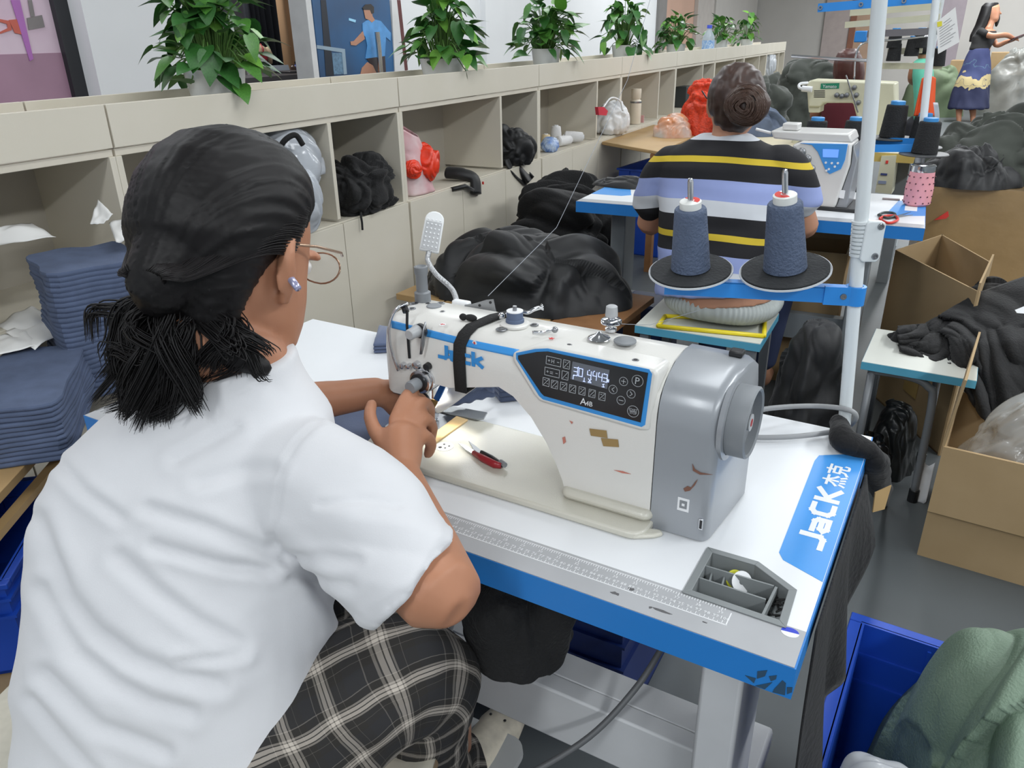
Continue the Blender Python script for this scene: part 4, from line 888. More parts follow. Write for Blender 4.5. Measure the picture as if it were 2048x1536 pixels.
# ================================================================== cloth heaps, cartons, crates, sacks
def crease(p, seed, k=1.0):
    # patches of cloth lying over one another, each with its own run of long soft folds
    q = V(p)*k*.60 + V((seed*3.1, seed*1.7, seed*.9)); q = q + V(NZ.noise_vector(q*.9))*.45
    ds, pts = NZ.voronoi(q*.8); c = pts[0]; h = math.modf(abs(sin(c.x*12.9+c.y*78.2+c.z*37.7)*437.5))[0]
    e = min(1.0, (ds[1]-ds[0])*4.0); a = h*6.283; l = q; x, y = l.x*cos(a)+l.y*sin(a), -l.x*sin(a)+l.y*cos(a)
    f = abs(NZ.noise(V((x*3.6+h*40, y*.8, l.z*1.3+h*17))))*2.0; f2 = abs(NZ.noise(V((x*9.0+h*20, y*2.4, l.z*3.4))))
    return .85*f + .34*f2 + .16*e + .34*h - .75
def heap(name, c, ra, rb, h, m, seed, label, rot=0., amp=.03, k=9., n=150, nv=60, pw=2.2, parent=None, cat='cloth pile', z_floor=None, skirt=.0):
    def fn(u, v):
        a = 2*pi*u; r = 1-v; rr = r*(1+.16*NZ.noise(V((cos(a)*1.3, sin(a)*1.3, seed))))
        x, y = ra*rr*cos(a), rb*rr*sin(a); z = h*max(0, 1-r**pw)**.72
        p = V((x, y, z)); nn = V((x/ra**2, y/rb**2, .6*(z+.25*h)/h**2)).normalized()
        e = crease(p, seed, k*.72)*amp*1.25*(.35+.65*min(1, v*6))
        p = p + nn*e; 
        return V((p.x*cos(rot)-p.y*sin(rot)+c[0], p.x*sin(rot)+p.y*cos(rot)+c[1], max(c[2]-skirt, p.z+c[2])))
    b = MB(); b.grid(n, nv, fn, closed_u=True)
    o = b.build(name, m, parent, smooth='all')
    if parent is None: tag(o, label, cat)
    return o
m_blackp = mat('cloth_black_poly', (24, 25, 27), .55, var=.12, scale=10, sheen=.12, bump=.10, bscale=500)
m_blackj = mat('cloth_black_knit', (19, 19, 20), .85, var=.15, scale=12, sheen=.08, bump=.3, bscale=160)
m_olive = mat('cloth_olive', (62, 66, 60), .85, var=.12, scale=9, sheen=.2)
m_plyw = mat('plywood', (170, 138, 94), .55, var=.12, scale=4, c2=(184, 154, 108), bump=.04, bscale=60)
m_wood = mat('wood_brown', (128, 88, 54), .6, var=.18, scale=9, c2=(150, 108, 70))
m_card = mat('carton_brown', (158, 134, 98), .85, var=.06, scale=6, c2=(168, 144, 108))
m_cardd = mat('carton_inner', (128, 102, 70), .9, var=.06, scale=6)
m_bluecr = mat('crate_blue', (24, 72, 178), .42, var=.08, scale=6)

# low wooden platform with the two black cloth heaps
pl = thing('wooden_platform', 'low wooden platform of boards under the nearer black cloth heap', 'platform')
for i, (x0, x1) in enumerate(((-.62, -.40), (-.39, -.17), (-.16, .06), (.07, .29))):
    b = MB(); b.box((x0, 1.62, .395), (x1, 2.05, .42)); b.build('board', m_wood if i == 3 else m_plyw, pl, bevel=.002)
for x in (-.58, .2):
    for y in (1.66, 1.97):
        b = MB(); b.box((x, y, 0), (x+.05, y+.05, .395)); b.build('leg', m_wood, pl)
heap('cloth_heap', (-.17, 1.86, .421), .44, .25, .25, m_blackp, 3, 'glossy black cloth heap on the wooden platform, nearest the machine lamp', rot=.1, amp=.055, k=6, n=220, nv=90)
heap('cloth_heap', (-.42, 2.66, .0), .31, .40, .72, m_blackj, 8, 'dull black cloth heap between the shelf and the second table', amp=.075, k=8, n=220, nv=90, pw=3.2)
# heap('cloth_heap', (-.50, 2.28, .0), .15, .17, .50, m_blackj, 12, 'small black cloth heap against the cabinet doors behind the platform', amp=.05, k=9, n=120, nv=50, pw=3.2)
b = MB(); b.box((.12, 2.09, .0), (.32, 2.28, .36)); tag(b.build('blue_bin', mat('bin_navy', (36, 56, 100), .5), None, bevel=.01), 'dark blue bin beneath the left end of the second table', 'bin')

# ------------------------------------------------------------------ cartons
def carton(name, label, loc, rz, sx, sy, h, flaps=(1, 1, 1, 1), fa=(35, 35, 35, 35), m=None, open_=True, group=None):
    t = thing(name, label, 'carton', loc, rz, group); m = m or m_card; th = .006
    for nm, a, c in (('side_panel', (0, 0, 0), (sx, th, h)), ('side_panel', (0, sy-th, 0), (sx, sy, h)), ('end_panel', (0, th, 0), (th, sy-th, h)), ('end_panel', (sx-th, th, 0), (sx, sy-th, h))):
        b = MB(); b.box(a, c); b.build(nm, m, t)
    b = MB(); b.box((th, th, 0), (sx-th, sy-th, th)); b.build('bottom', m_cardd, t)
    L = sy*.48
    for i, (o_, ax, ln) in enumerate((((0, 0), 'f', sx), ((0, sy), 'b', sx), ((0, 0), 'l', sy), ((sx, 0), 'r', sy))):
        if not flaps[i]: continue
        a = rad(fa[i]); w_ = L if i < 2 else min(L, sx*.4)
        if not open_:
            continue
        if ax == 'f': M = M4.Translation((0, 0, h)) @ M4.Rotation(-a, 4, 'X'); q = ((0, -th/2, 0), (sx, th/2, w_))
        elif ax == 'b': M = M4.Translation((0, sy, h)) @ M4.Rotation(a, 4, 'X').inverted(); q = ((0, -th/2, 0), (sx, th/2, w_))
        elif ax == 'l': M = M4.Translation((0, 0, h)) @ M4.Rotation(-a, 4, 'Y'); q = ((-th/2, 0, 0), (th/2, sy, w_))
        else: M = M4.Translation((sx, 0, h)) @ M4.Rotation(a, 4, 'Y'); q = ((-th/2, 0, 0), (th/2, sy, w_))
        if ax == 'f': M = M4.Translation((0, 0, h)) @ M4.Rotation(a, 4, 'X')
        b = MB(); b.box(q[0], q[1]); b.build('flap', m, t, mtx=M)
    if not open_:
        b = MB(); b.box((0, 0, h), (sx, sy, h+th)); b.build('lid', m, t)
    return t
# near right carton with a flap folded down its front
carton('carton', 'open brown carton with flap folded down, at the right edge', (1.325, 1.43, 0), -.05, .52, .40, .345, (1, 0, 1, 0), (176, 0, -4, 0))
heap('plastic_wrap', (1.55, 1.62, .20), .19, .15, .25, mat('film_clear', (196, 198, 196), .12, alpha=.42, var=.1, scale=10, spec=.8), 21, 'crumpled clear plastic film inside the right carton', amp=.022, k=14, cat='plastic film')
# tall open carton behind the bench, turned on its corner
qc = thing('carton', 'tall open brown carton standing askew behind the bench', 'carton', (1.34, 2.07, 0))
QC = [(0, 0), (.03, .40), (-.15, .78), (-.285, .44)]
for i_ in range(4):
    a, c = V(QC[i_]), V(QC[(i_+1) % 4]); d = (c-a).normalized(); nn = V((-d.y, d.x))*.006
    b = MB(); b.prism([tuple(a), tuple(c), tuple(c+nn), tuple(a+nn)], 0, .585 + (.03 if i_ == 0 else 0)); b.build('wall_panel', m_card, qc)
b = MB(); b.prism(QC, .0, .006); b.build('bottom', m_cardd, qc)
a, c = V(QC[3]), V(QC[0]); d = (c-a).normalized(); nn = V((-d.y, d.x))
b = MB(); b.add([(*(a.lerp(c, .45)-nn*.002), .35), (*(a.lerp(c, .62)-nn*.002), .35), (*(a.lerp(c, .62)-nn*.002), .12), (*(a.lerp(c, .45)-nn*.002), .12)], [(0, 1, 2, 3)]); b.build('parcel_tape', mat('tape_tan', (176, 148, 92), .3), qc, thick=.001)
c0 = carton('carton', 'brown carton beneath the second table beside its grey leg', (.62, 2.44, 0), .07, .28, .24, .56, (0, 1, 0, 1), (0, 20, 0, 50))
# film wrapped cartons further back
carton('carton', 'large carton wrapped in film with black cloth heaped on top', (1.10, 2.98, 0), rad(6), .42, .55, .74, (0, 0, 0, 0), m=mat('carton_film', (150, 124, 86), .30, var=.1, scale=7, coat=.6, bump=.25, bscale=14), open_=False)
heap('cloth_heap', (1.36, 3.42, .747), .36, .30, .26, m_olive, 31, 'dark olive cloth heap lying on the film wrapped carton', amp=.05, k=9, cat='cloth pile')
heap('cloth_heap', (1.22, 3.12, .747), .20, .16, .15, m_blackp, 33, 'black cloth heap at the near corner of the film wrapped carton', amp=.04, k=10)
b = MB(); b.grid(8, 20, lambda u, v: V((1.445+.02*u*(1-v)+.03*sin(v*3), 3.02+.05*u+.05*v*0, .80-.34*v))); tag(b.build('cloth_strip', m_blackp, None, smooth='all', thick=.003), 'dark cloth strip hanging down the film wrapped carton', 'cloth')
q = [PY(x, y, 2.97) for x, y in ((1868, 440), (1896, 422), (1898, 432), (1892, 437))]; b = MB(); b.prism([(p.x, p.z) for p in q], 2.966, 2.970, lambda u, v, h: (u, h, v)); tag(b.build('red_label', mat('label_red', (210, 60, 52), .5), None), 'torn red label stuck on the film wrapped carton', 'label')

# ------------------------------------------------------------------ bench with black jacket
bn = thing('bench', 'white topped bench with pale blue edge and grey tube legs, right of the pole', 'bench', (1.075, 1.69, 0))
m_palebl = mat('edge_pale_blue', (88, 166, 196), .45, var=.06, scale=8); m_cream2 = mat('laminate_cream', (208, 210, 202), .5, var=.04, scale=7)
b = MB(); b.box((0, 0, .415), (.30, .32, .438)); b.build('edge_band', m_palebl, bn)
b = MB(); b.box((.001, .001, .438), (.299, .319, .4395)); b.build('bench_top', m_cream2, bn)
m_tubeg = mat('tube_grey', (130, 134, 138), .4, .2)
for yy in (.03, .29):
    for x0, x1 in ((.05, .215), (.25, .215)):
        if x0 > .2: continue
        b = MB(); b.tube(bez([(.02, yy, .405), (.13, yy, .405), (.185, yy, .385), (.205, yy, .33), (.212, yy, .012)], 7), .0115, 12); b.build('leg', m_tubeg, bn, smooth='all')
        b = MB(); b.lathe([(.015, 0), (.015, .04), (.0118, .042)], (.212, yy, 0), 14); b.build('foot_cap', m_blk, bn)
        b = MB(); b.tube([(.03, yy, .405), (.03, yy, .01)], .0115, 12); b.build('leg', m_tubeg, bn, smooth='all')
b = MB(); b.tube([(.212, .03, .12), (.212, .29, .12)], .009, 10); b.build('stretcher', m_tubeg, bn)
jk = thing('black_jacket', 'black jacket slung over the bench at the right edge', 'jacket')
def jack(u, v):
    # from the bench end up over to the right and hanging down in front
    a = [PD(1795, 672, 2.42), PD(1880, 680, 2.38), PD(1960, 690, 2.30), PD(2060, 680, 2.26)]; t = u*3; i = min(int(t), 2); p = a[i].lerp(a[i+1], t-i)
    top = [PD(1795, 655, 2.46), PD(1850, 650, 2.46), PD(1950, 590, 2.48), PD(2080, 545, 2.5)]; q = top[i].lerp(top[i+1], t-i)
    low = [PD(1800, 700, 2.36), PD(1905, 738, 2.25), PD(1975, 850, 2.2), PD(2075, 770, 2.2)]; r = low[i].lerp(low[i+1], t-i)
    s_ = q.lerp(p, v*2) if v < .5 else p.lerp(r, v*2-1)
    return s_ + (CAM-s_).normalized()*(.05*crease(V((u*1.6, v*1.2, .3)), 5, 2.2) + .03*sin(pi*v))
b = MB(); b.grid(90, 70, jack); b.build('jacket_body', m_blackj, jk, smooth='all', thick=.012)
heap('jacket_hood', (PD(2020, 575, 2.55).x, PD(2020, 575, 2.55).y, PD(2020, 600, 2.55).z-.08), .16, .12, .14, m_blackj, 44, '', parent=jk, amp=.03, k=10)
b = MB(); q = [PD(x, y, 2.16) for x, y in ((2030, 620), (2060, 608), (2060, 628), (2034, 626))]; b.add(q + [p+FW*.002 for p in q], [(0,1,2,3),(4,7,6,5),(0,4,5,1),(1,5,6,2),(2,6,7,3),(3,7,4,0)]); b.build('care_label', m_pwhite, jk)
# bunch of keys and pouch on the bench
c = PZ(1812, 678, .4400)
heap('pouch', (c.x, c.y, .4396), .055, .045, .03, m_blackj, 51, 'small black open pouch with pink lining lying on the bench', amp=.012, k=22, n=60, nv=24, cat='pouch')
b = MB(); b.ball((c.x-.005, c.y-.012, .470), (.020, .012, .006)); tag(b.build('pink_cloth', mat('cloth_pink', (206, 140, 160), .8), None, smooth='all'), 'pink cloth in the black pouch on the bench', 'cloth')
for i, (dx, dy) in enumerate(((.0, .045), (.014, .05))):
    b = MB(); r_ = .016; b.tube([(c.x+dx+r_*cos(t), c.y+dy+.6*r_*sin(t), .452+.01*sin(t+i)) for t in [2*pi*k_/16 for k_ in range(17)]], .0016, 6); tag(b.build('key_ring', m_chrome, None, smooth='all'), 'steel key ring beside the pouch, %s of the two' % ('left' if i == 0 else 'right'), 'key ring')

# ------------------------------------------------------------------ black bag hanging between stool and bench, black bin bag below
heap('black_bag', (.925, 1.82, .0), .13, .14, .50, m_blackp, 61, 'black bag standing between the second stool and the bench', amp=.03, k=8, pw=4.5, cat='bag')
c = PZ(1765, 930, .06)
heap('bin_bag', (c.x-.05, c.y+.02, .0), .08, .10, .15, mat('film_black', (22, 23, 25), .25, var=.1), 66, 'small black plastic bin bag on the floor below the bench', amp=.015, k=16, pw=3, cat='bag')
heap('bin_bag', (1.19, 1.90, .0), .08, .10, .24, mat('film_black2', (34, 36, 36), .3), 67, 'dark plastic bag under the bench behind the small bin bag', amp=.015, k=14, pw=3, cat='bag')
c = PZ(1838, 985, .05); b = MB(); b.grid(8, 8, lambda u, v: V((c.x+.05*(u-.5), c.y+.03+.04*v, .0+.12*v+.01*sin(u*7)))); tag(b.build('paper_scrap', m_pwhite, None, smooth='all', thick=.002), 'white scrap leaning behind the bench foot', 'paper')

# ------------------------------------------------------------------ blue crate, green woven sack, clear bag at lower right
def crate(name, label, loc, rz, sx, sy, h, m, rim=.02):
    t = thing(name, label, 'crate', loc, rz); th = .006
    b = MB(); b.box((0, 0, 0), (sx, sy, .006)); b.build('bottom', m, t)
    for nm, a, c in (('side_wall', (0, 0, 0), (sx, th, h)), ('side_wall', (0, sy-th, 0), (sx, sy, h)), ('end_wall', (0, th, 0), (th, sy-th, h)), ('end_wall', (sx-th, th, 0), (sx, sy-th, h))):
        b = MB(); b.box(a, c); b.build(nm, m, t)
    b = MB(); r_ = rim
    b.box((-r_, -r_, h-.012), (sx+r_, .004, h)); b.box((-r_, sy-.004, h-.012), (sx+r_, sy+r_, h)); b.box((-r_, .004, h-.012), (.004, sy-.004, h)); b.box((sx-.004, .004, h-.012), (sx+r_, sy-.004, h)); b.build('rim', m, t, bevel=.002)
    for zz in (h*.62, h*.80):
        b = MB(); b.box((-.008, -.008, zz), (sx+.008, .0, zz+.006)); b.box((-.008, sy, zz), (sx+.008, sy+.008, zz+.006)); b.box((-.008, 0, zz), (0, sy, zz+.006)); b.box((sx, 0, zz), (sx+.008, sy, zz+.006)); b.build('rib', m, t)
        b = MB(); b.box((th, sy-th-.004, zz), (sx-th, sy-th, zz+.006)); b.build('inner_rib', m, t)
    for i in range(1, 4):
        b = MB(); b.box((sx*i/4-.003, -.008, h*.62), (sx*i/4+.003, 0, h-.012)); b.box((sx*i/4-.003, sy-th-.004, h*.62), (sx*i/4+.003, sy-th, h-.012)); b.build('web', m, t)
    return t
crate('storage_crate', 'open blue plastic crate beside the right end of the near table', (1.228, .08, 0), -.02, .46, .54, .35, m_bluecr)
m_sack = mat('sack_green', (98, 119, 100), .6, var=.16, scale=9, c2=(118, 139, 120), bump=.25, bscale=260)
sc0 = PZ(1935, 1400, .36)
heap('woven_sack', (1.53, .46, .02), .21, .26, .47, m_sack, 71, 'green woven sack stuffed into the blue crate at the lower right', rot=.9, amp=.040, k=5.0, n=220, nv=110, pw=4.0, cat='sack')
heap('plastic_bag', (1.33, .20, .05), .09, .08, .40, mat('film_white', (206, 210, 214), .25, alpha=.6, var=.05, spec=.7), 75, 'clear plastic bag in the near corner of the blue crate', amp=.02, k=14, pw=4, cat='bag')
# black cloth pouch under the table apron and cable
heap('cloth_pouch', (.815, .10, .53), .085, .08, .175, m_blackj, 81, 'black cloth pouch hanging under the near table by the knee', amp=.03, k=10, pw=4, cat='cloth')
b = MB(); b.tube(bez([(.98, .30, .46), (.955, .22, .40), (.90, .14, .33), (.80, .05, .27), (.70, .0, .26)], 8), .005, 10); tag(b.build('power_cable', mat('cable_dark', (96, 98, 100), .5), None, smooth='all'), 'grey cable sagging under the near table across the beam', 'cable')
crate('storage_crate', 'blue plastic crate on the floor behind the near table legs', (.30, .42, 0), .02, .55, .38, .33, mat('crate_navy', (22, 44, 104), .45))
# ================================================================== cut fabric stacks at the left
ZB = .60
bd = thing('work_board', 'taped plywood board carrying the cut fabric stacks left of the woman', 'board')
e1, e2 = PZ(0, 985, ZB), PZ(92, 885, ZB); ed = (e2-e1).normalized(); c2_ = PZ(124, 794, ZB)
poly = [tuple((e1-ed*.45).xy), tuple((e2+ed*.10).xy), tuple(c2_.xy), (-.42, .62), (-.60, .78), (-.535, -.60), (-.30, -.60)]
b = MB(); b.prism(poly, ZB-.018, ZB); b.build('board_top', m_plyw, bd, bevel=.001)
b = MB(); nn = V((-ed.y, ed.x, 0)); nn = nn if nn.dot(V((-1, -1, 0))) > 0 else -nn
a = e1-ed*.45; b.add([a+V((0, 0, -.075)), e2+ed*.10+V((0, 0, -.075)), e2+ed*.10+nn*.02+V((0, 0, -.075)), a+nn*.02+V((0, 0, -.075)), a+V((0, 0, -.06)), e2+ed*.10+V((0, 0, -.06)), e2+ed*.10+nn*.02+V((0, 0, -.06)), a+nn*.02+V((0, 0, -.06))], [(0,3,2,1),(4,5,6,7),(0,1,5,4),(1,2,6,5),(2,3,7,6),(3,0,4,7)]); b.build('lower_rail', m_plyw, bd)
for x, y in ((-.50, -.5), (-.50, .6), (-.30, .1)):
    b = MB(); b.box((x-.02, y-.02, 0), (x+.02, y+.02, ZB-.018)); b.build('leg', m_wood, bd)
crate('storage_crate', 'blue plastic crate under the plywood board at the left edge', (-.24, -.36, .30), .75, .26, .36, .20, m_bluecr, .012)
carton('carton', 'closed brown carton under the blue crate at the left edge', (-.22, -.42, 0), .75, .34, .40, .29, (0, 0, 0, 0), open_=False)
def stack(name, c, rz, w_, d_, h, nl, m, label, seed, lean=(0, 0)):
    t = thing(name, label, 'fabric stack', c, rz, 'cut slate fabric stacks on the board')
    ring = []; N = 10
    for s_ in range(N): ring.append((-.5+s_/N, -.5))
    for s_ in range(N): ring.append((.5, -.5+s_/N))
    for s_ in range(N): ring.append((.5-s_/N, .5))
    for s_ in range(N): ring.append((-.5, .5-s_/N))
    rings = []
    for k_ in range(nl):
        ox, oy = lean[0]*k_/nl + .004*NZ.noise(V((k_*.7, seed, 1))), lean[1]*k_/nl + .004*NZ.noise(V((k_*.7, seed, 5)))
        for ins, hz in ((.985, 0.02), (1.0, .35), (1.0, .65), (.985, .98)):
            rr = []
            for (u, v) in ring:
                q = .94 if abs(abs(u)-.5) < .001 and abs(abs(v)-.5) < .001 else 1.0
                wv = .010*NZ.noise(V((u*3+seed, v*3, k_*.16)))
                z = (k_+hz)/nl*h; dome = .03*h*(1-4*u*u)*NZ.noise(V((u*2, seed, 2)))
                rr.append(V((u*w_*ins*q+ox+wv, v*d_*ins*q+oy+wv, z + .035*h*NZ.noise(V((u*2.5, v*2.5, seed)))*(k_/nl) + dome)))
            rings.append(rr)
    b = MB(); b.loft(rings); o = b.build('fabric_layers', m, t, smooth=True, ang=25); return t
m_slst = mat('cloth_slate_stack', (78, 90, 116), .92, var=.14, scale=20, bump=.1, bscale=500)
sA = PZ(55, 560, .80)
stack('fabric_stack', (-.46, .32, ZB+.001), -.35, .22, .20, .29, 26, m_slst, 'tall slate fabric stack at the left edge under white paper', 1, (-.03, .02))
stack('fabric_stack', (-.42, .52, ZB+.001), -.30, .20, .16, .30, 26, m_slst, 'tall slate fabric stack just left of the woman\'s head', 2, (.01, .02))
stack('fabric_stack', (-.335, .085, ZB+.001), -.72, .34, .17, .12, 12, m_slst, 'low slate fabric stack at the front of the board', 3, (-.01, .0))
def paper(name, pts, label, D, curl=.01, seed=0):
    # sheet through four corner points, each with its own distance
    q = [PD(x, y, d) for (x, y, d) in pts]
    def fn(u, v):
        p = q[0].lerp(q[1], u).lerp(q[3].lerp(q[2], u), v); return p + V((0, 0, curl*sin(pi*u)*sin(pi*v*.9+.2) + .006*NZ.noise(V((u*3, v*3, seed)))))
    b = MB(); b.grid(14, 14, fn); return tag(b.build(name, mat('paper_white', (226, 226, 224), .8, var=.02), None, smooth='all', thick=.0008), label, 'paper')
def depth(P): return (V(P)-CAM).dot(FW)
zA = ZB+.295; 
def zpt(x, y, z): return (x, y, depth(PZ(x, y, z)))
paper('paper_sheet', [zpt(-10, 455, .945), zpt(62, 446, .93), zpt(112, 474, .905), zpt(-10, 492, .905)], 'white paper sheet on the tall stack at the left edge', 0, .012, 1)
paper('paper_sheet', [zpt(196, 399, .985), zpt(226, 428, .96), zpt(208, 447, .94), zpt(180, 448, .94)], 'white paper corner standing up from the stack left of the head', 0, .0, 2)
paper('paper_sheet', [zpt(218, 446, .935), zpt(274, 430, .95), zpt(268, 485, .915), zpt(232, 484, .915)], 'white paper sheet beside the woman\'s hair on the second stack', 0, .004, 3)
paper('paper_sheet', [zpt(-8, 652, .735), zpt(62, 612, .745), zpt(106, 634, .735), zpt(78, 690, .73)], 'white paper pattern piece on the low stack, left one', 0, .012, 4)
paper('paper_sheet', [zpt(10, 664, .738), zpt(100, 636, .738), zpt(158, 640, .73), zpt(70, 700, .728)], 'white paper pattern piece on the low stack, right one', 0, .008, 5)
paper('paper_sheet', [zpt(-8, 672, .731), zpt(60, 662, .735), zpt(80, 690, .731), zpt(-8, 712, .727)], 'white paper pattern piece on the low stack, lowest one', 0, .006, 6)
paper('paper_note', [zpt(162, 590, .742), zpt(200, 582, .745), zpt(206, 600, .735), zpt(170, 612, .73)], 'crumpled white paper wedged between the tall stacks', 0, .012, 7)
# ================================================================== plants along the shelf top
m_leafs = [mat('leaf_green_a', (62, 112, 44), .38, var=.2, scale=20, c2=(84, 140, 56)), mat('leaf_green_b', (44, 92, 40), .4, var=.2, scale=20, c2=(58, 112, 50)), mat('leaf_green_c', (96, 152, 58), .38, var=.2, scale=20, c2=(120, 172, 70))]
m_stem = mat('stem_green', (90, 130, 60), .5); m_pot = mat('pot_white', (214, 218, 220), .3, var=.02)
def leaf_mesh(m, k):
    # pointed heart leaf, one unit long along +y, folded along the midrib
    out = [(0, 0), (.16, -.07), (.30, -.02), (.385, .14), (.38, .32), (.30, .52), (.18, .74), (.07, .92), (0, 1.0)]
    vs = []; fs = []
    mid = [(0, 0, 0), (0, .14, .0), (0, .32, .015), (0, .52, .02), (0, .74, 0), (0, 1.0, -.09)]
    vs += mid
    def z(x, y): return abs(x)*.30 - .10*y*y + .03*sin(y*6+k)*abs(x)
    R_ = [(.16, -.07), (.30, -.02), (.385, .14), (.38, .32), (.30, .52), (.18, .74)]
    for s_ in (1, -1): vs += [(s_*x, y, z(x, y)) for x, y in R_]
    for o_, s_ in ((6, 1), (12, -1)):
        tri = [(0, o_, o_+1), (0, o_+1, 1), (1, o_+1, o_+2), (1, o_+2, o_+3, 2), (2, o_+3, o_+4, 3), (3, o_+4, o_+5, 4), (4, o_+5, 5)]
        fs += [t if s_ > 0 else t[::-1] for t in tri]
    me = bpy.data.meshes.new('leaf'); me.from_pydata(vs, [], fs); me.update(); me.materials.append(m)
    me.polygons.foreach_set('use_smooth', [True]*len(me.polygons)); return me
LEAF = [leaf_mesh(m, i) for i, m in enumerate(m_leafs)]
def plant(px, rim_y, rim_w, n_leaf, hw_px, up_px, seed, label, n_in=-.17, leaf=1.0, trail=0):
    rs = random.Random(seed); Z0 = ZO+.0185
    base = on_shelf(px, rim_y, n_in); D = (base-CAM).dot(FW); s_ = D/FPX
    t = thing('potted_plant', label, 'plant', (base.x, base.y, Z0), 0, 'potted plants along the shelf top')
    rr = rim_w*s_/2; hp = max(.06, base.z-Z0)
    b = MB(); b.lathe([(rr*.66, 0), (rr*.70, .004), (rr*.97, hp*.96), (rr, hp), (rr*.96, hp), (rr*.93, hp*.93)], n=28, cap=False); b.lathe([(rr*.001, .001), (rr*.66, .001)], n=28, cap=False); b.build('pot', m_pot, t, smooth=True)
    b = MB(); b.lathe([(rr*.93, hp*.90), (rr*.5, hp*.93), (.001, hp*.94)], n=24, cap=False); b.build('soil', mat('soil', (54, 42, 32), .95, bump=.5, bscale=80), t)
    hw, up = hw_px*s_, up_px*s_; st = MB(); lv = leaf*.34*hw+.02
    for i in range(n_leaf):
        az = rs.uniform(0, 2*pi); el = rs.uniform(-.05, 1.45) if i > n_leaf*.12 else rs.uniform(-.45, .2); f = rs.uniform(.55, 1.0)
        d = V((cos(az)*cos(el), sin(az)*cos(el), sin(el)))
        p = V((d.x*hw*f, d.y*hw*f*.8, hp + .05*up + (d.z*up*f if d.z > 0 else d.z*up*.6*f)))
        side = max(-.17+.02, min(.17-.02, 0))
        root = V((d.x*rr*.4, d.y*rr*.4, hp*.92)); midp = root.lerp(p, .5) + V((0, 0, up*.22*(1 if d.z > 0 else .6)))
        st.tube(bez([root, midp, p], 4), .0022, 5)
        out = V((cos(az), sin(az), 0)); ax = (out*rs.uniform(.4, 1.0) + V((rs.uniform(-.4, .4), rs.uniform(-.4, .4), rs.uniform(-1.0, .25 if el < 1.0 else .9)))).normalized()
        upv = (V((0, 0, 1)) + out*.35 + V((rs.uniform(-.3, .3), rs.uniform(-.3, .3), 0))).normalized()
        sx = ax.cross(upv).normalized(); M = frame(p, sx, ax); L = lv*rs.uniform(.75, 1.25)
        o = bpy.data.objects.new('leaf', LEAF[rs.choice((0, 0, 1, 1, 1, 2))]); COL.objects.link(o); o.parent = t; o.matrix_local = M @ M4.Diagonal((L*rs.uniform(.85, 1.1), L, L, 1))
    st.build('stems', m_stem, t, smooth='all')
    return t
plant(428, 138, 122, 120, 124, 165, 1, 'largest leafy plant in a white pot, at the left over the woman\'s head', n_in=-.15)
plant(884, 116, 92, 105, 82, 115, 2, 'leafy plant in a white pot beside the footballer poster', n_in=-.16)
plant(1092, 97, 60, 90, 74, 88, 3, 'leafy plant in a white pot above the white thread cones')
plant(1248, 90, 50, 80, 56, 78, 4, 'leafy plant in a white pot above the cream thermos')
plant(1352, 88, 40, 70, 44, 52, 5, 'leafy plant in a white pot left of the water bottle')
plant(1442, 80, 30, 50, 32, 42, 6, 'leafy plant in a white pot just right of the water bottle')
plant(1494, 78, 26, 50, 28, 46, 7, 'leafy plant in a white pot at the far right end of the plant row')
# water bottle on the shelf rim
wb = on_shelf(1416, 93, -.06); s_ = (wb-CAM).dot(FW)/FPX
t = thing('water_bottle', 'clear water bottle with blue label and cap between the far plants', 'bottle', (wb.x, wb.y, ZO+.0185))
r_ = 12*s_; H = on_shelf(1416, 50, -.06).z-(ZO+.0185)
b = MB(); b.lathe([(r_*.9, 0), (r_, .008), (r_, H*.62), (r_*.85, H*.72), (r_*.4, H*.86), (r_*.36, H*.92)], n=20); b.build('bottle_body', mat('pet_clear', (200, 214, 224), .1, alpha=.55), t, smooth=True)
b = MB(); b.lathe([(r_*1.02, H*.12), (r_*1.02, H*.58)], n=20, cap=False); b.build('bottle_label', mat('label_blue', (70, 140, 210), .4, var=.3, scale=60, c2=(200, 216, 230)), t, smooth=True)
b = MB(); b.lathe([(r_*.42, H*.91), (r_*.42, H), (.001, H)], n=16); b.build('bottle_cap', mat('cap_blue', (70, 90, 210), .4), t, smooth=True)

# ================================================================== things in the shelf openings
m_film = mat('film_milky', (206, 212, 220), .16, alpha=.62, var=.1, scale=14, spec=.8)
def lump(name, label, px, py, n, rx, ry, rz_, m, seed, amp=.2, k=14., cat='bag', parent=None, squash=1.0, zbase=None, nu=90, nv=50, zmax=None):
    # closed crumpled blob around a point of the shelf, resting at zbase
    c = on_shelf(px, py, n)
    def fn(u, v):
        a, t = 2*pi*u, pi*(v*.996+.002); d = V((sin(t)*cos(a), sin(t)*sin(a), -cos(t)))
        e = 1 + amp*.75*crease(d*.10, seed, k*.75)
        sq = V((math.copysign(abs(d.x)**squash, d.x), math.copysign(abs(d.y)**squash, d.y), math.copysign(abs(d.z)**squash, d.z)))
        p = SD*(sq.x*rx*e) + SN*(sq.y*ry*e) + V((0, 0, sq.z*rz_*e)) + c
        if zmax is not None: p.z = min(p.z, zmax + .002*NZ.noise(p*20))
        if zbase is not None: p.z = max(p.z, zbase + .002*NZ.noise(p*20))
        return p
    b = MB(); b.grid(nu, nv, fn, closed_u=True); o = b.build(name, m, parent, smooth='all')
    return o if parent is not None else tag(o, label, cat)
ZDk = ZD+.002
bg = thing('plastic_bag', 'bulging clear plastic bag with black cloth hanging out of the shelf behind the head', 'bag')
lump('bag_film', '', 575, 330, -.06, .13, .10, .13, m_film, 3, .25, 16, parent=bg, zmax=ZO-.004)
lump('bag_tail', '', 612, 400, .035, .055, .045, .10, m_film, 4, .25, 18, parent=bg)
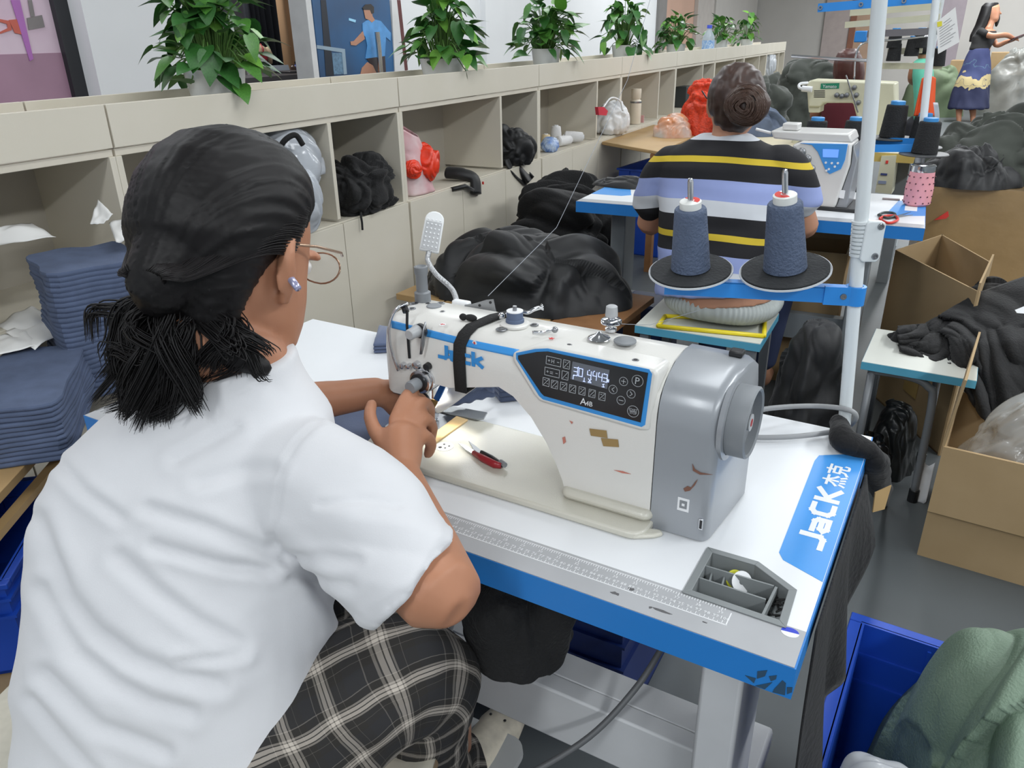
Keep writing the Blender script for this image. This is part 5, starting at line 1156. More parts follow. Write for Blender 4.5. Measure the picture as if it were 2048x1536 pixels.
lump('black_contents', '', 535, 318, -.07, .10, .07, .07, m_blackj, 5, .35, 18, parent=bg)
b = MB(); b.tube(bez([on_shelf(556, 316, .0), on_shelf(566, 285, .03), on_shelf(590, 270, .05), on_shelf(606, 290, .06)], 6), .009, 8); b.build('bag_handle', m_blackj, bg, smooth='all')
lump('plastic_bag', 'clear plastic bag lying further in the shelf behind the head', 500, 300, -.16, .12, .09, .10, m_film, 6, .25, 15, zbase=ZDk, zmax=ZO-.006)
lump('black_garments', 'black garments stuffed into the narrow shelf opening left of the pink bag', 715, 378, -.07, .165, .11, .115, m_blackj, 9, .38, 22, 'garments', zbase=ZDk, squash=.8, nu=140, nv=80)
b = MB(); b.tube(bez([on_shelf(722, 420, .0), on_shelf(722, 432, .025), on_shelf(724, 445, .03), on_shelf(725, 460, .03)], 5), .004, 8); tag(b.build('cord_end', m_blackj, None, smooth='all'), 'black cord end hanging over the shelf edge below the black garments', 'cord')
bg = thing('carrier_bag', 'pink and white carrier bag with red contents on the shelf', 'bag')
def bagwall(u, v):
    a = 2*pi*u; w_ = .115*(1-.25*v) ; d_ = .085*(1-.35*v)
    c = SP(.175, -.085, ZDk); lean = -.05*v
    top = .27 + .045*cos(a+2.4)
    e = 1 + .09*crease(V((cos(a)*.1, sin(a)*.1, v*.2)), 11, 14)
    return c + SD*(cos(a)*w_*e+lean) + SN*(sin(a)*d_*e) + V((0, 0, v*top))
b = MB(); b.grid(60, 30, bagwall, closed_u=True); b.build('bag_wall', mat('bag_pink', (214, 150, 158), .35, alpha=.86, var=.25, scale=9, c2=(226, 208, 208)), bg, smooth='all', thick=.002)
lump('red_contents', '', 852, 328, -.03, .065, .055, .075, mat('bag_red', (226, 62, 36), .35, var=.2, scale=16), 13, .3, 18, parent=bg)
lump('red_contents', '', 826, 338, -.02, .045, .03, .035, mat('bag_red', (226, 62, 36), .35, var=.2, scale=16), 14, .3, 18, parent=bg)
# black folded umbrella pouch hanging over the edge
fp = thing('folded_pouch', 'black folded pouch hanging over the shelf edge right of the pink bag', 'pouch')
b = MB(); b.tube(bez([on_shelf(895, 345, -.10), on_shelf(925, 348, -.03), on_shelf(948, 358, .015), on_shelf(952, 388, .03)], 7), [(.026, .045)]*8+[(.024, .046)]*14, 16); b.build('pouch_body', m_blackp, fp, smooth='all')
b = MB(); b.tube([on_shelf(905, 378, .02), on_shelf(930, 372, .03), on_shelf(945, 380, .035)], .009, 8, flat=1.5); b.build('strap', m_blackp, fp, smooth='all')
b = MB(); q = on_shelf(966, 366, .045); b.box((-.004, -.002, -.006), (.004, .002, .006), M4.Translation(q)); b.build('tag', mat('label_red', (210, 60, 52), .5), fp)
lump('black_garments', 'black garment in the narrow shelf opening spilling over its edge', 1022, 300, -.05, .10, .13, .11, m_blackp, 15, .3, 16, 'garments', zbase=ZDk, nu=110, nv=60)
b = MB(); b.grid(16, 24, lambda u, v: on_shelf(lerp(lerp(1008, 1040, u), lerp(1050, 1068, u), v**1.4), lerp(lerp(320, 312, u), 372 - 18*u, v), lerp(-.02, .035, v) + .012*sin(u*9+v*4))); tag(b.build('black_sleeve', m_blackp, None, smooth='all', thick=.006), 'black sleeve trailing from the narrow opening down the cabinet door', 'garment')
# white thread cones and a blue wrapped spool
m_wcone = mat('thread_white', (226, 226, 226), .7, bump=.3, bscale=200)
def small_cone(px, py, n, r, L, az, label, m, lying=True):
    c = on_shelf(px, py, n); d = SD*cos(az) + SN*sin(az)
    t = thing('thread_spool', label, 'thread cone', (c.x, c.y, ZDk + (r if lying else 0)), group='thread spools in the shelf')
    Q = (d if lying else V((0, 0, 1))).to_track_quat('Z', 'Y').to_matrix().to_4x4() @ M4.Translation((0, 0, -L/2 if lying else 0))
    b = MB(); b.lathe([(r*.8, 0), (r, .006), (r*.96, L*.5), (r*.82, L*.94), (r*.7, L)], n=20); b.build('wound_thread', m, t, smooth=True, mtx=Q)
    b = MB(); b.lathe([(r*.42, -.012), (r*.40, L*1.06), (r*.2, L*1.06), (r*.2, -.012), (r*.42, -.012)], n=16, cap=False); b.build('tube_core', m_pwhite, t, smooth=True, mtx=Q)
    b = MB(); b.lathe([(r*.2, L*1.0), (.0005, L*1.0)], n=12, cap=False); b.build('core_hole', m_blk, t, mtx=Q)
small_cone(1112, 268, -.16, .035, .10, 0, 'white thread cone standing at the back of the shelf', m_wcone, False)
small_cone(1128, 281, -.07, .030, .11, .35, 'white thread cone lying in front of the standing cone', m_wcone)
small_cone(1148, 272, -.07, .034, .11, 1.25, 'white thread cone lying end-on, furthest right on the shelf', m_wcone)
small_cone(1092, 262, -.15, .030, .07, 0, 'cream thread spool half hidden by the shelf side', mat('thread_cream', (214, 196, 160), .7), False)
lump('wrapped_spool', 'blue spool wrapped in clear film beside the white thread cones', 1100, 290, -.05, .055, .05, .045, mat('film_bluewhite', (70, 120, 196), .2, var=.4, scale=30, c2=(196, 212, 232)), 17, .15, 18, 'spool', zbase=ZDk)
# white carrier bag with red print
bg = thing('carrier_bag', 'white plastic carrier bag with red print in the shelf', 'bag')
lump('bag_body', '', 1224, 240, -.03, .13, .11, .12, mat('film_bag_white', (228, 230, 232), .25, alpha=.93, var=.04), 19, .22, 15, parent=bg, zbase=ZDk)
q = [on_shelf(x, y, .105) for x, y in ((1196, 214), (1208, 214), (1216, 222), (1213, 231), (1198, 230))]; b = MB(); b.add(q + [p-SN*.02 for p in q], [(0,1,2,3,4),(5,9,8,7,6)] + [(i, i+5, (i+1) % 5+5, (i+1) % 5) for i in range(5)]); b.build('red_print', mat('print_red', (196, 40, 62), .5), bg)
b = MB(); b.tube(bez([on_shelf(1206, 215, .05), on_shelf(1222, 196, .04), on_shelf(1240, 202, .05), on_shelf(1246, 222, .07)], 6), .006, 8); b.build('bag_handle', MATS['film_bag_white'], bg, smooth='all')
# cream thermos with cup lid
c = on_shelf(1270, 243, -.07); s_ = (c-CAM).dot(FW)/FPX; r_ = 11*s_; H = on_shelf(1270, 178, -.07).z-ZDk
t = thing('thermos_flask', 'cream thermos flask with a mug shaped lid in the shelf', 'flask', (c.x, c.y, ZDk))
m_th = mat('enamel_ivory', (216, 208, 190), .4)
b = MB(); b.lathe([(r_*.95, 0), (r_, .006), (r_, H*.62), (r_*.96, H*.66), (r_*.72, H*.70)], n=24); b.build('flask_body', m_th, t, smooth=True)
b = MB(); b.lathe([(r_*1.03, H*.60), (r_*1.05, H*.625), (r_*1.03, H*.65)], n=24, cap=False); b.build('flask_collar', m_steel, t, smooth=True)
b = MB(); b.lathe([(r_*.72, H*.70), (r_*.88, H*.75), (r_*.92, H*.96), (r_*.88, H), (.001, H)], n=24); b.build('cup_lid', m_th, t, smooth=True)
b = MB(); b.tube(bez([SD*(r_*.9)+V((0, 0, H*.94)), SD*(r_*1.5)+V((0, 0, H*.90)), SD*(r_*1.5)+V((0, 0, H*.80)), SD*(r_*.9)+V((0, 0, H*.76))], 6), r_*.12, 8); b.build('cup_handle', m_th, t, smooth='all')
b = MB(); q = on_shelf(1284, 240, -.05); b.box((-.014, -.003, 0), (.014, .003, .05), M4.Translation((q.x, q.y, ZDk))); tag(b.build('pink_card', mat('card_pink', (220, 170, 172), .6), None), 'small pink card standing beside the thermos flask', 'card')
b = MB(); q = on_shelf(1367, 220, -.12); b.box((-.05, -.09, 0), (.05, .09, .17), M4.Translation((q.x, q.y, ZDk)) @ M4.Rotation(SYAW, 4, 'Z')); tag(b.build('black_box', mat('box_charcoal', (54, 60, 62), .5), None, bevel=.004), 'upright charcoal box in the shelf left of the orange bag', 'box')
lump('plastic_bag', 'clear plastic bag in the shelf behind the orange bag', 1392, 205, -.08, .09, .09, .08, m_film, 23, .25, 16, zbase=ZDk)
lump('plastic_bag', 'white plastic bag hanging in the far shelf opening', 1538, 130, -.02, .12, .08, .15, m_film, 25, .2, 12, zmax=ZO-.004, zbase=ZDk)
# plywood side board against the shelf with bags on it
sb = thing('side_board', 'plywood side board against the shelf left of the second woman', 'board')
pp_ = [PZ(x, y, .72) for x, y in ((1198, 284), (1318, 303), (1420, 292), (1420, 262))]
q0 = SP((PZ(1200, 283, .72)-SA).dot(SD), .022, 0); L_ = 1.05
poly = [(q0.x, q0.y), (pp_[1].x, pp_[1].y), (pp_[1].x+SD.x*L_, pp_[1].y+SD.y*L_), (q0.x+SD.x*L_, q0.y+SD.y*L_)]
b = MB(); b.prism(poly, .70, .72); b.build('board_top', m_plyw, sb, bevel=.004)
for i in (1, 2):
    x, y = poly[i]; b = MB(); b.box((x-.06, y-.02 if i == 2 else y+.02, 0), (x-.02, y+.02 if i == 2 else y+.06, .70)); b.build('leg', m_wood, sb)
crate('storage_crate', 'blue plastic crate under the plywood side board', (poly[0][0]+.08, poly[0][1]+.10, .0), SYAW, .30, .5, .55, m_bluecr, .012)
def atop(name, label, px, py, rx, ry, rz_, m, seed, zb, amp=.25, k=15., cat='bag'):
    c = PZ(px, py, zb); return heap(name, (c.x, c.y, zb+.001), rx, ry, rz_, m, seed, label, amp=amp*rz_*.6, k=k, n=90, nv=40, pw=3., cat=cat)
atop('plastic_bag', 'clear plastic bag with orange print on the plywood side board', 1345, 272, .13, .13, .13, mat('film_orange', (214, 210, 206), .2, alpha=.8, var=.2, scale=9, c2=(230, 140, 70)), 91, .72)
atop('mesh_bag', 'bright orange mesh bag standing on the plywood side board', 1402, 268, .12, .12, .33, mat('bag_orange', (220, 70, 40), .5, var=.25, scale=50, bump=.6, bscale=90), 92, .72, .2, 18)
# ================================================================== people: shared helpers
def remesh(b, voxel, smooth=4, disp=None, name='m', sf=.5):
    me = b.mesh('tmp'); o = bpy.data.objects.new('tmp', me); COL.objects.link(o)
    bm = bmesh.new(); bm.from_mesh(me); bmesh.ops.recalc_face_normals(bm, faces=bm.faces); bm.to_mesh(me); bm.free()
    md = o.modifiers.new('r', 'REMESH'); md.mode = 'VOXEL'; md.voxel_size = voxel; md.use_smooth_shade = True
    if smooth: ms = o.modifiers.new('s', 'SMOOTH'); ms.factor = sf; ms.iterations = smooth
    out = evaluated(o); bpy.data.objects.remove(o); bpy.data.meshes.remove(me); out.name = name
    if disp:
        nv = len(out.vertices); co = [0.]*(nv*3); no = [0.]*(nv*3); out.vertices.foreach_get('co', co); out.vertices.foreach_get('normal', no)
        for i in range(nv):
            p = V(co[3*i:3*i+3]); n = V(no[3*i:3*i+3]); d = disp(p, n)
            co[3*i] += n.x*d; co[3*i+1] += n.y*d; co[3*i+2] += n.z*d
        out.vertices.foreach_set('co', co); out.update()
    return out
def put(me, name, m, parent, loc=None):
    for mm in (m if isinstance(m, (list, tuple)) else [m]): me.materials.append(mm)
    me.polygons.foreach_set('use_smooth', [True]*len(me.polygons))
    o = bpy.data.objects.new(name, me); COL.objects.link(o); o.parent = parent
    if parent is not None: o.matrix_parent_inverse = parent.matrix_world.inverted() if False else M4.Translation(-V(parent.location))
    return o
def limb(b, pts, rs, n=14, k=4):
    P = bez(pts, k); R_ = []
    for i in range(len(P)):
        t = i/k; j = min(int(t), len(rs)-2); R_.append(lerp(rs[j], rs[j+1], t-j))
    e0 = P[0]-(P[1]-P[0]).normalized()*R_[0]*.55; e1 = P[-1]+(P[-1]-P[-2]).normalized()*R_[-1]*.6
    b.tube([e0] + P + [e1], [R_[0]*.55] + R_ + [R_[-1]*.5], n)
HV = V((FW.x, FW.y, 0)).normalized()                    # horizontal viewing direction
def ringpx(xl, xr, y, D, th, yl=None, n=32, sq=.85):
    c = PD((xl+xr)/2, y, D); hw = (xr-xl)/2*D/FPX; R0 = V((RT.x, RT.y, 0)).normalized(); out = []
    for i in range(n):
        a = 2*pi*i/n; ca, sa_ = cos(a), sin(a)
        out.append(c + R0*(hw*math.copysign(abs(ca)**sq, ca)) + HV*(th*math.copysign(abs(sa_)**sq, sa_)) + V((0, 0, (yl or 0)*ca)))
    return out
m_skin = mat('skin', (170, 119, 91), .5, var=.05, scale=14, spec=.35, c2=(178, 127, 99))
m_hair = mat('hair_black', (17, 15, 16), .5, var=.2, scale=30, spec=.28)
m_shirtw = mat('shirt_white', (210, 211, 214), .8, var=.015, scale=5, sheen=.15, bump=.05, bscale=600)
def hand(b, W, fingers, thumb, palm, rp=.026, rf=.0105):
    limb(b, palm, [rp*.8, rp, rp*1.05], 14)
    for f in fingers: limb(b, f, [rf*1.05, rf, rf*.95, rf*.8], 10, 4)
    limb(b, thumb, [rf*1.35, rf*1.15, rf, rf*.85], 10, 4)

# ------------------------------------------------------------------ seated woman in the white shirt
w1 = thing('person', 'woman in white T-shirt, glasses and ponytail sewing at the near table', 'person', (.55, -.25, 0))
# head frame
HDY, HDP = rad(-8), rad(22)
fwd = V((sin(HDY)*cos(HDP), cos(HDY)*cos(HDP), -sin(HDP))); rgt = V((cos(HDY), -sin(HDY), 0)); rgt = (rgt + V((0, 0, .03))).normalized(); upv = rgt.cross(fwd).normalized()
HS = 1.09
HC = PD(468, 484, .925)                                   # middle of the skull
def HP(x, y, z): return HC + (rgt*x + fwd*y + upv*(z-.125))*HS
def hring(wx, yf, yb, z, n=28, grow=0.0):
    cy, hy = (yf+yb)/2, (yf-yb)/2
    return [HP((wx+grow)*cos(2*pi*i/n), cy+(hy+grow)*sin(2*pi*i/n), z) for i in range(n)]
SK = [(.024, .080, .036, 0), (.048, .094, .0, .016), (.060, .099, -.035, .042), (.066, .1, -.06, .07), (.067, .099, -.078, .095), (.070, .098, -.088, .12), (.072, .096, -.094, .145), (.070, .09, -.09, .17), (.060, .07, -.075, .195), (.038, .04, -.045, .215), (.012, .012, -.015, .225)]
bb = MB(); bb.loft([hring(*s_) for s_ in SK])
limb(bb, [HP(0, .098, .112), HP(0, .112, .088), HP(0, .118, .074)], [.008, .011, .013], 10)           # nose
limb(bb, [HP(-.018, .098, .045), HP(0, .104, .046), HP(.018, .098, .045)], [.006, .008, .006], 8)       # lips
for s_ in (-1, 1): limb(bb, [HP(s_*.012, .098, .122), HP(s_*.03, .099, .126), HP(s_*.048, .09, .122)], [.006, .008, .006], 8)
# neck
limb(bb, [HP(0, -.018, .075), HP(0, -.03, .02), PD(502, 728, .94), PD(480, 790, .945)], [.052, .048, .048, .055], 20)
# ears
for s_ in (-1, 1):
    limb(bb, [HP(s_*.070, .004, .066), HP(s_*.082, -.006, .085), HP(s_*.087, -.016, .108), HP(s_*.082, -.010, .128), HP(s_*.074, .008, .132)], [.008, .0085, .0085, .0085, .006], 10)
for s_ in (-1, 1):
    bb.loft([[HP(s_*(.078+.004*w_), -.006+.017*r_*cos(2*pi*i/14), .098+.029*r_*sin(2*pi*i/14)) for i in range(14)] for w_, r_ in ((-1, .7), (0, 1.0), (1, .8))])
# torso under the shirt
bb.loft([ringpx(xl+26, xr-26, y, D, th-.018) for xl, xr, y, D, th in ((330, 600, 815, .95, .06), (235, 640, 890, .955, .08), (110, 640, 1000, .96, .10), (95, 650, 1150, .97, .11), (90, 650, 1300, .985, .115), (95, 640, 1450, 1.01, .12), (130, 640, 1600, 1.05, .12))])
# right arm
SHR, ELR, WRR = PD(640, 940, .925), PD(882, 1190, .835), PD(803, 950, 1.03)
limb(bb, [SHR, SHR.lerp(ELR, .5)+V((.005, 0, -.005)), ELR], [.040, .047, .046], 18, 6)
limb(bb, [ELR, ELR.lerp(WRR, .35), ELR.lerp(WRR, .7), WRR], [.046, .040, .032, .026], 18, 5)
g = lambda x, y, D: PD(x, y, D)
hand(bb, WRR, [[g(788, 845, 1.085), g(812, 795, 1.095), g(834, 778, 1.125), g(846, 800, 1.155)], [g(806, 845, 1.08), g(840, 806, 1.095), g(858, 816, 1.125), g(860, 846, 1.15)],
               [g(818, 862, 1.075), g(850, 838, 1.09), g(864, 856, 1.115), g(860, 884, 1.135)], [g(826, 885, 1.065), g(850, 872, 1.08), g(862, 888, 1.10), g(856, 910, 1.12)]],
     [g(785, 905, 1.05), g(754, 868, 1.07), g(740, 832, 1.085), g(744, 806, 1.10)], [WRR, g(803, 910, 1.055), g(803, 872, 1.075)], .029, .0098)
# left arm
SHL, ELL, WRL = PD(260, 890, 1.05), PD(420, 835, 1.12), PD(760, 783, 1.20)
limb(bb, [SHL, SHL.lerp(ELL, .5)+V((0, 0, -.02)), ELL], [.036, .042, .042], 16, 6)
limb(bb, [ELL, ELL.lerp(WRL, .4), ELL.lerp(WRL, .75), WRL], [.042, .035, .027, .023], 16, 5)
hand(bb, WRL, [[g(806, 792, 1.235), g(838, 796, 1.26), g(858, 806, 1.28), g(866, 816, 1.29)], [g(806, 798, 1.235), g(836, 806, 1.255), g(852, 818, 1.27), g(858, 826, 1.28)],
               [g(802, 806, 1.23), g(828, 816, 1.25), g(842, 828, 1.26), g(846, 836, 1.265)], [g(798, 812, 1.225), g(818, 824, 1.24), g(828, 834, 1.245), g(832, 842, 1.25)]],
     [g(776, 806, 1.205), g(788, 822, 1.21), g(802, 832, 1.215), g(814, 838, 1.22)], [WRL, g(782, 788, 1.215), g(804, 798, 1.23)], .024, .0090)
# legs under the trousers
HIPR, KNR, ANR = PD(600, 1480, 1.02), PD(862, 1365, 1.06), PZ(905, 1508, .17)
limb(bb, [HIPR, HIPR.lerp(KNR, .5), KNR], [.075, .066, .055], 14); limb(bb, [KNR, KNR.lerp(ANR, .4), ANR], [.052, .048, .035], 14)
HIPL, KNL = PD(330, 1560, 1.10), V((.34, .16, .56)); ANL = V((.36, .10, .14))
limb(bb, [HIPL, HIPL.lerp(KNL, .5), KNL], [.075, .066, .055], 14); limb(bb, [KNL, KNL.lerp(ANL, .4), ANL], [.052, .048, .035], 14)
for A in (ANR, ANL): limb(bb, [A, A+V((0, .03, -.06)), A+V((.01, .12, -.075))], [.034, .036, .026], 12)
body = put(remesh(bb, .0042, 5, None, 'body'), 'body', m_skin, w1)
# T-shirt: torso and two sleeves grown together, then folded
sb_ = MB(); sb_.loft([ringpx(xl, xr, y, D, th, yl) for xl, xr, y, D, th, yl in ((408, 588, 708, .938, .060, .0), (395, 594, 735, .942, .066, .0), (310, 618, 772, .945, .072, .0), (205, 660, 830, .950, .09, .0), (130, 668, 900, .950, .105, 0), (82, 650, 1000, .955, .115, 0), (68, 648, 1120, .96, .122, 0), (58, 668, 1240, .97, .127, 0), (52, 662, 1340, .98, .130, 0), (50, 640, 1440, .99, .132, 0), (58, 628, 1560, 1.02, .134, 0), (85, 622, 1640, 1.04, .13, 0))])
def sleeve(pts, n=24):
    P = []
    for (x0, y0, x1, y1, D0, D1, th) in pts:
        a, c = PD(x0, y0, D0), PD(x1, y1, D1); ctr = (a+c)/2; d = (c-a)/2; dirn = d.normalized()
        bdir = FW - dirn*FW.dot(dirn); bdir.normalize()
        P.append([ctr + d*cos(2*pi*i/n) + bdir*(th*sin(2*pi*i/n)) for i in range(n)])
    sb_.loft(P)
sleeve(((560, 830, 470, 1010, .92, .92, .05), (650, 838, 560, 1080, .905, .90, .066), (760, 895, 640, 1170, .885, .875, .072), (845, 970, 700, 1225, .87, .86, .074), (906, 1052, 742, 1258, .862, .845, .074), (911, 1062, 748, 1262, .861, .844, .071)))
sleeve(((330, 790, 330, 930, 1.0, 1.0, .05), (300, 800, 320, 920, 1.06, 1.06, .066), (380, 790, 385, 900, 1.10, 1.10, .062), (440, 780, 445, 885, 1.13, 1.13, .06)))
CREASES = [(13, .0075, [(300, 1018), (415, 1052), (505, 1090), (560, 1118)]), (12, .008, [(310, 1092), (380, 1112), (450, 1132), (535, 1140)]), (15, .008, [(240, 1115), (313, 1185), (395, 1245), (482, 1290)]),
  (17, .0085, [(76, 1040), (134, 1192), (190, 1265), (268, 1319), (350, 1345), (436, 1366)]), (16, .008, [(82, 1180), (160, 1306), (225, 1362), (300, 1405), (380, 1425)]), (15, .008, [(95, 1345), (200, 1450), (330, 1505)]), (14, .007, [(66, 1400), (130, 1482), (190, 1545)]),
  (9, .005, [(360, 1322), (430, 1316), (486, 1308)]), (10, .005, [(574, 1118), (640, 1116), (712, 1122)]), (10, .005, [(578, 1152), (640, 1160), (700, 1172)]), (12, .005, [(350, 922), (410, 888), (470, 856)]), (13, .005, [(400, 965), (480, 940), (545, 938)]),
  (5, .0035, [(640, 842), (596, 880), (574, 920), (556, 990), (550, 1070)]), (16, .009, [(552, 1085), (610, 1140), (650, 1190), (690, 1238)]), (8, .004, [(640, 1010), (720, 1000), (800, 1010)]), (12, .006, [(120, 930), (170, 985), (240, 1035)]), (6, .003, [(742, 1228), (830, 1170), (888, 1080), (896, 1045)])]
def folds(p, n):
    d = p-CAM; D = d.dot(FW); x = d.dot(RT)/D; y = -d.dot(UP)/D            # broad folds falling across the back
    X_, Y_ = x*FPX+1024, y*FPX+768
    w_ = NZ.noise(V((p.x*7, p.y*7, p.z*7)))*1.1
    back = max(0, min(1, (Y_-900)/250))*(1 if X_ < 700 else max(0, 1-(X_-700)/60))
    t = (Y_ - 1.05*(X_-60) - 1000)/170 + w_
    f = abs(math.modf(t*.5+50)[0]-.5)*2; f = f*f*(3-2*f)
    e = .005*(f-.5)*back
    q2 = ((X_-560)*.33 + (Y_-1050))/95 + w_*1.2; f2 = abs(math.modf(q2*.5+50)[0]-.5)*2
    zone = max(0, 1-(((X_-560)/190)**2 + ((Y_-1130)/190)**2)); e += .004*(f2-.5)*zone
    q3 = ((Y_-1000) - .15*(X_-600))/70 + w_; f3 = abs(math.modf(q3*.5+50)[0]-.5)*2
    zs = max(0, min(1, (X_-640)/80)); e += .0055*(f3-.5)*zs
    e += .003*NZ.noise(p*13)
    for wd, dp, pl_ in CREASES:
        m_ = 1e9
        for (ax_, ay_), (bx_, by_) in zip(pl_[:-1], pl_[1:]):
            if X_ < min(ax_, bx_)-70 or X_ > max(ax_, bx_)+70 or Y_ < min(ay_, by_)-70 or Y_ > max(ay_, by_)+70: continue
            vx, vy = bx_-ax_, by_-ay_; tt = max(0, min(1, ((X_-ax_)*vx+(Y_-ay_)*vy)/(vx*vx+vy*vy))); dd = math.hypot(X_-ax_-vx*tt, Y_-ay_-vy*tt)
            if dd < m_: m_ = dd
        if m_ < 70: e += dp*.55*(-math.exp(-(m_/wd)**2) + .55*math.exp(-((m_-wd*2.0)/(wd*1.1))**2))
    return e
shirt = put(remesh(sb_, .0058, 7, folds, 't_shirt'), 't_shirt', m_shirtw, w1)
# collar ribbing and shoulder seam
m_seam = mat('seam_grey', (206, 208, 212), .85)
# hair: a smooth cap, strands laid over it, a tied tail
HK = [(.040, -.03, -.058, .012), (.056, -.026, -.076, .04), (.068, -.016, -.092, .07), (.078, .004, -.106, .10), (.085, .040, -.120, .125), (.088, .070, -.120, .15), (.086, .086, -.113, .178), (.077, .082, -.098, .205), (.056, .062, -.072, .228), (.028, .032, -.036, .243), (.006, .006, -.008, .248)]
TIE = PD(346, 590, .880)
hb_ = MB(); hb_.loft([hring(*s_, n=40) for s_ in HK])
limb(hb_, [HP(.0, -.072, .105), HP(-.01, -.086, .065), TIE], [.052, .038, .014], 20)
def hdisp(p, n):
    q = p-HC; a = atan2(q.dot(rgt), q.dot(upv)+.08); return .0022*NZ.noise(V((a*26, q.dot(fwd)*7, 3))) + .0012*NZ.noise(V((a*60, q.dot(fwd)*9, 8)))
hair = put(remesh(hb_, .004, 6, hdisp, 'hair'), 'hair', m_hair, w1)
rs = random.Random(11); st = MB()
def cap_pt(a, t):
    # a: angle round the skull (0 = right ear side, pi/2 = top, pi = left), t: 0 hairline .. 1 tie
    ca, sa_ = cos(a), sin(a)
    x, z, y = .086*ca*(1-.35*t*t), .135 + .108*max(-.2, sa_)*(1-.9*t**1.6) - .10*t**2, lerp(.062*(.55+.45*sa_) - .03*(1-sa_), -.118, t**.8)
    sg = sqrt(max(0, 1-((y+.018)/.108)**2)); x = x*max(.25, sg)**.8; z = .125 + (z-.125)*max(.3, sg)**.6
    return HP(x, y, z)
for i in range(900):
    a = rs.uniform(-.25, pi+.25); j = rs.uniform(-.02, .02); off = rs.uniform(.000, .0035); P = []
    for k_ in range(9):
        t = k_/8; p = cap_pt(a+j*t, t); d = (p-HC).normalized(); P.append(p + d*off)
    P.append(TIE + V((rs.uniform(-.01, .01), rs.uniform(-.01, .01), rs.uniform(-.01, .01))))
    st.tube(bez(P, 2), [.0005]*(len(P)*2-1), 4)
tail = MB(); clumps = []
for i in range(46):
    u = rs.random()
    if u < .60: ex, ey = lerp(185, 400, rs.random()), lerp(730, 858, rs.random()**.5); D = rs.uniform(.855, .90); cx, cy = lerp(240, 390, rs.random()), lerp(635, 720, rs.random())
    elif u < .85: ex, ey = lerp(380, 570, rs.random()), lerp(690, 775, rs.random()); D = rs.uniform(.85, .885); cx, cy = lerp(400, 490, rs.random()), lerp(640, 710, rs.random())
    else: ex, ey = lerp(172, 250, rs.random()), lerp(640, 780, rs.random()); D = rs.uniform(.87, .92); cx, cy = lerp(220, 300, rs.random()), lerp(600, 650, rs.random())
    ey = min(ey, 858 - abs(ex-255)*(.24 if ex > 255 else .9))
    clumps.append((ex, ey, D, cx, cy, rs.uniform(-.02, .02), rs.uniform(-.02, .02)))
for i in range(1500):
    ex, ey, D, cx, cy, curl, lift = rs.choice(clumps); sp = rs.gauss(0, 1); sq = rs.gauss(0, 1)
    s0 = TIE + V((rs.uniform(-.012, .012), rs.uniform(-.012, .012), rs.uniform(-.012, .012)))
    mid = PD(cx+sp*9, cy+sq*9, D-.012+rs.uniform(-.012, .012)); end = PD(ex+sp*9, ey+sq*7, D+rs.uniform(-.006, .006))
    q = mid.lerp(end, .55) + RT*curl + UP*lift
    P = bez([s0, mid, q, end], 5); r0 = rs.uniform(.0007, .0013)
    tail.tube(P, [r0*(1-.8*(n_/(len(P)-1))**3) for n_ in range(len(P))], 4)
limb(tail, [TIE, PD(330, 650, .90), PD(320, 720, .895), PD(300, 770, .9)], [.018, .038, .040, .020], 16)
limb(tail, [TIE, PD(400, 650, .892), PD(460, 700, .885), PD(530, 738, .890)], [.016, .026, .022, .010], 16)
o = tail.build('ponytail', m_hair, w1, smooth='all', mtx=M4.Translation(-V(w1.location))); o['kind'] = 'stuff'
o = st.build('hair_strands', mat('hair_gloss', (24, 21, 22), .45, var=.2, scale=40, spec=.3), w1, smooth='all', mtx=M4.Translation(-V(w1.location))); o['kind'] = 'stuff'
def w1b(b, name, m, **k): return b.build(name, m, w1, mtx=M4.Translation(-V(w1.location)), **k)
td_ = (PD(300, 672, .875)-HP(0, -.05, .10)).normalized(); q_ = td_.to_track_quat('Z', 'Y').to_matrix().to_4x4()
b = MB(); Mt = M4.Translation(PD(334, 596, .872)) @ q_
for k_ in range(3): b.tube([Mt @ V((.0255*cos(t)*(1+.03*k_), .0255*sin(t), -.004+.004*k_)) for t in [2*pi*i/24 for i in range(25)]], .0026, 6)
w1b(b, 'hair_tie', mat('tie_grey', (196, 196, 190), .7), smooth='all')
# glasses
m_gf = mat('frame_rose_gold', (176, 148, 126), .25, .7)
gl = thing('glasses', None, None); gl.parent = w1; gl.location = -V(w1.location)
del_keys = [k_ for k_ in list(gl.keys())]
for s_ in (1, -1):
    b = MB(); b.tube([HP(s_*.078, -.004, .126), HP(s_*.080, .04, .130), HP(s_*.078, .092, .130), HP(s_*.070, .106, .128)], .0018, 8); b.build('temple_arm', m_gf, gl, smooth='all')
    ring = [HP(s_*(.040+.030*cos(t)), .110-.006*abs(cos(t)), .112+.0185*sin(t)) for t in [2*pi*i/24 for i in range(25)]]
    b = MB(); b.tube(ring, .0013, 6); b.build('rim', m_gf, gl, smooth='all')
    b = MB(); b.add(ring[:-1], [tuple(range(24))]); b.build('lens', mat('lens_clear', (225, 230, 232), .05, alpha=.18), gl)
b = MB(); b.tube([HP(.011, .112, .112), HP(0, .114, .114), HP(-.011, .112, .112)], .0012, 6); b.build('bridge', m_gf, gl)
for s_ in (-1, 1):
    b = MB(); b.ball(HP(s_*.032, .083, .110), .0115); w1b(b, 'eye', mat('eye_white', (230, 228, 224), .3), smooth='all')
# earbud in the right ear
b = MB(); e0 = PD(577, 552, .885); e1_ = PD(596, 577, .872); b.ball(e0, .0065); b.tube([e0, e0.lerp(e1_, .35), e1_], [.005, .0045, .0042], 10); w1b(b, 'earbud', mat('earbud_lilac', (176, 176, 206), .2, .5), smooth='all')
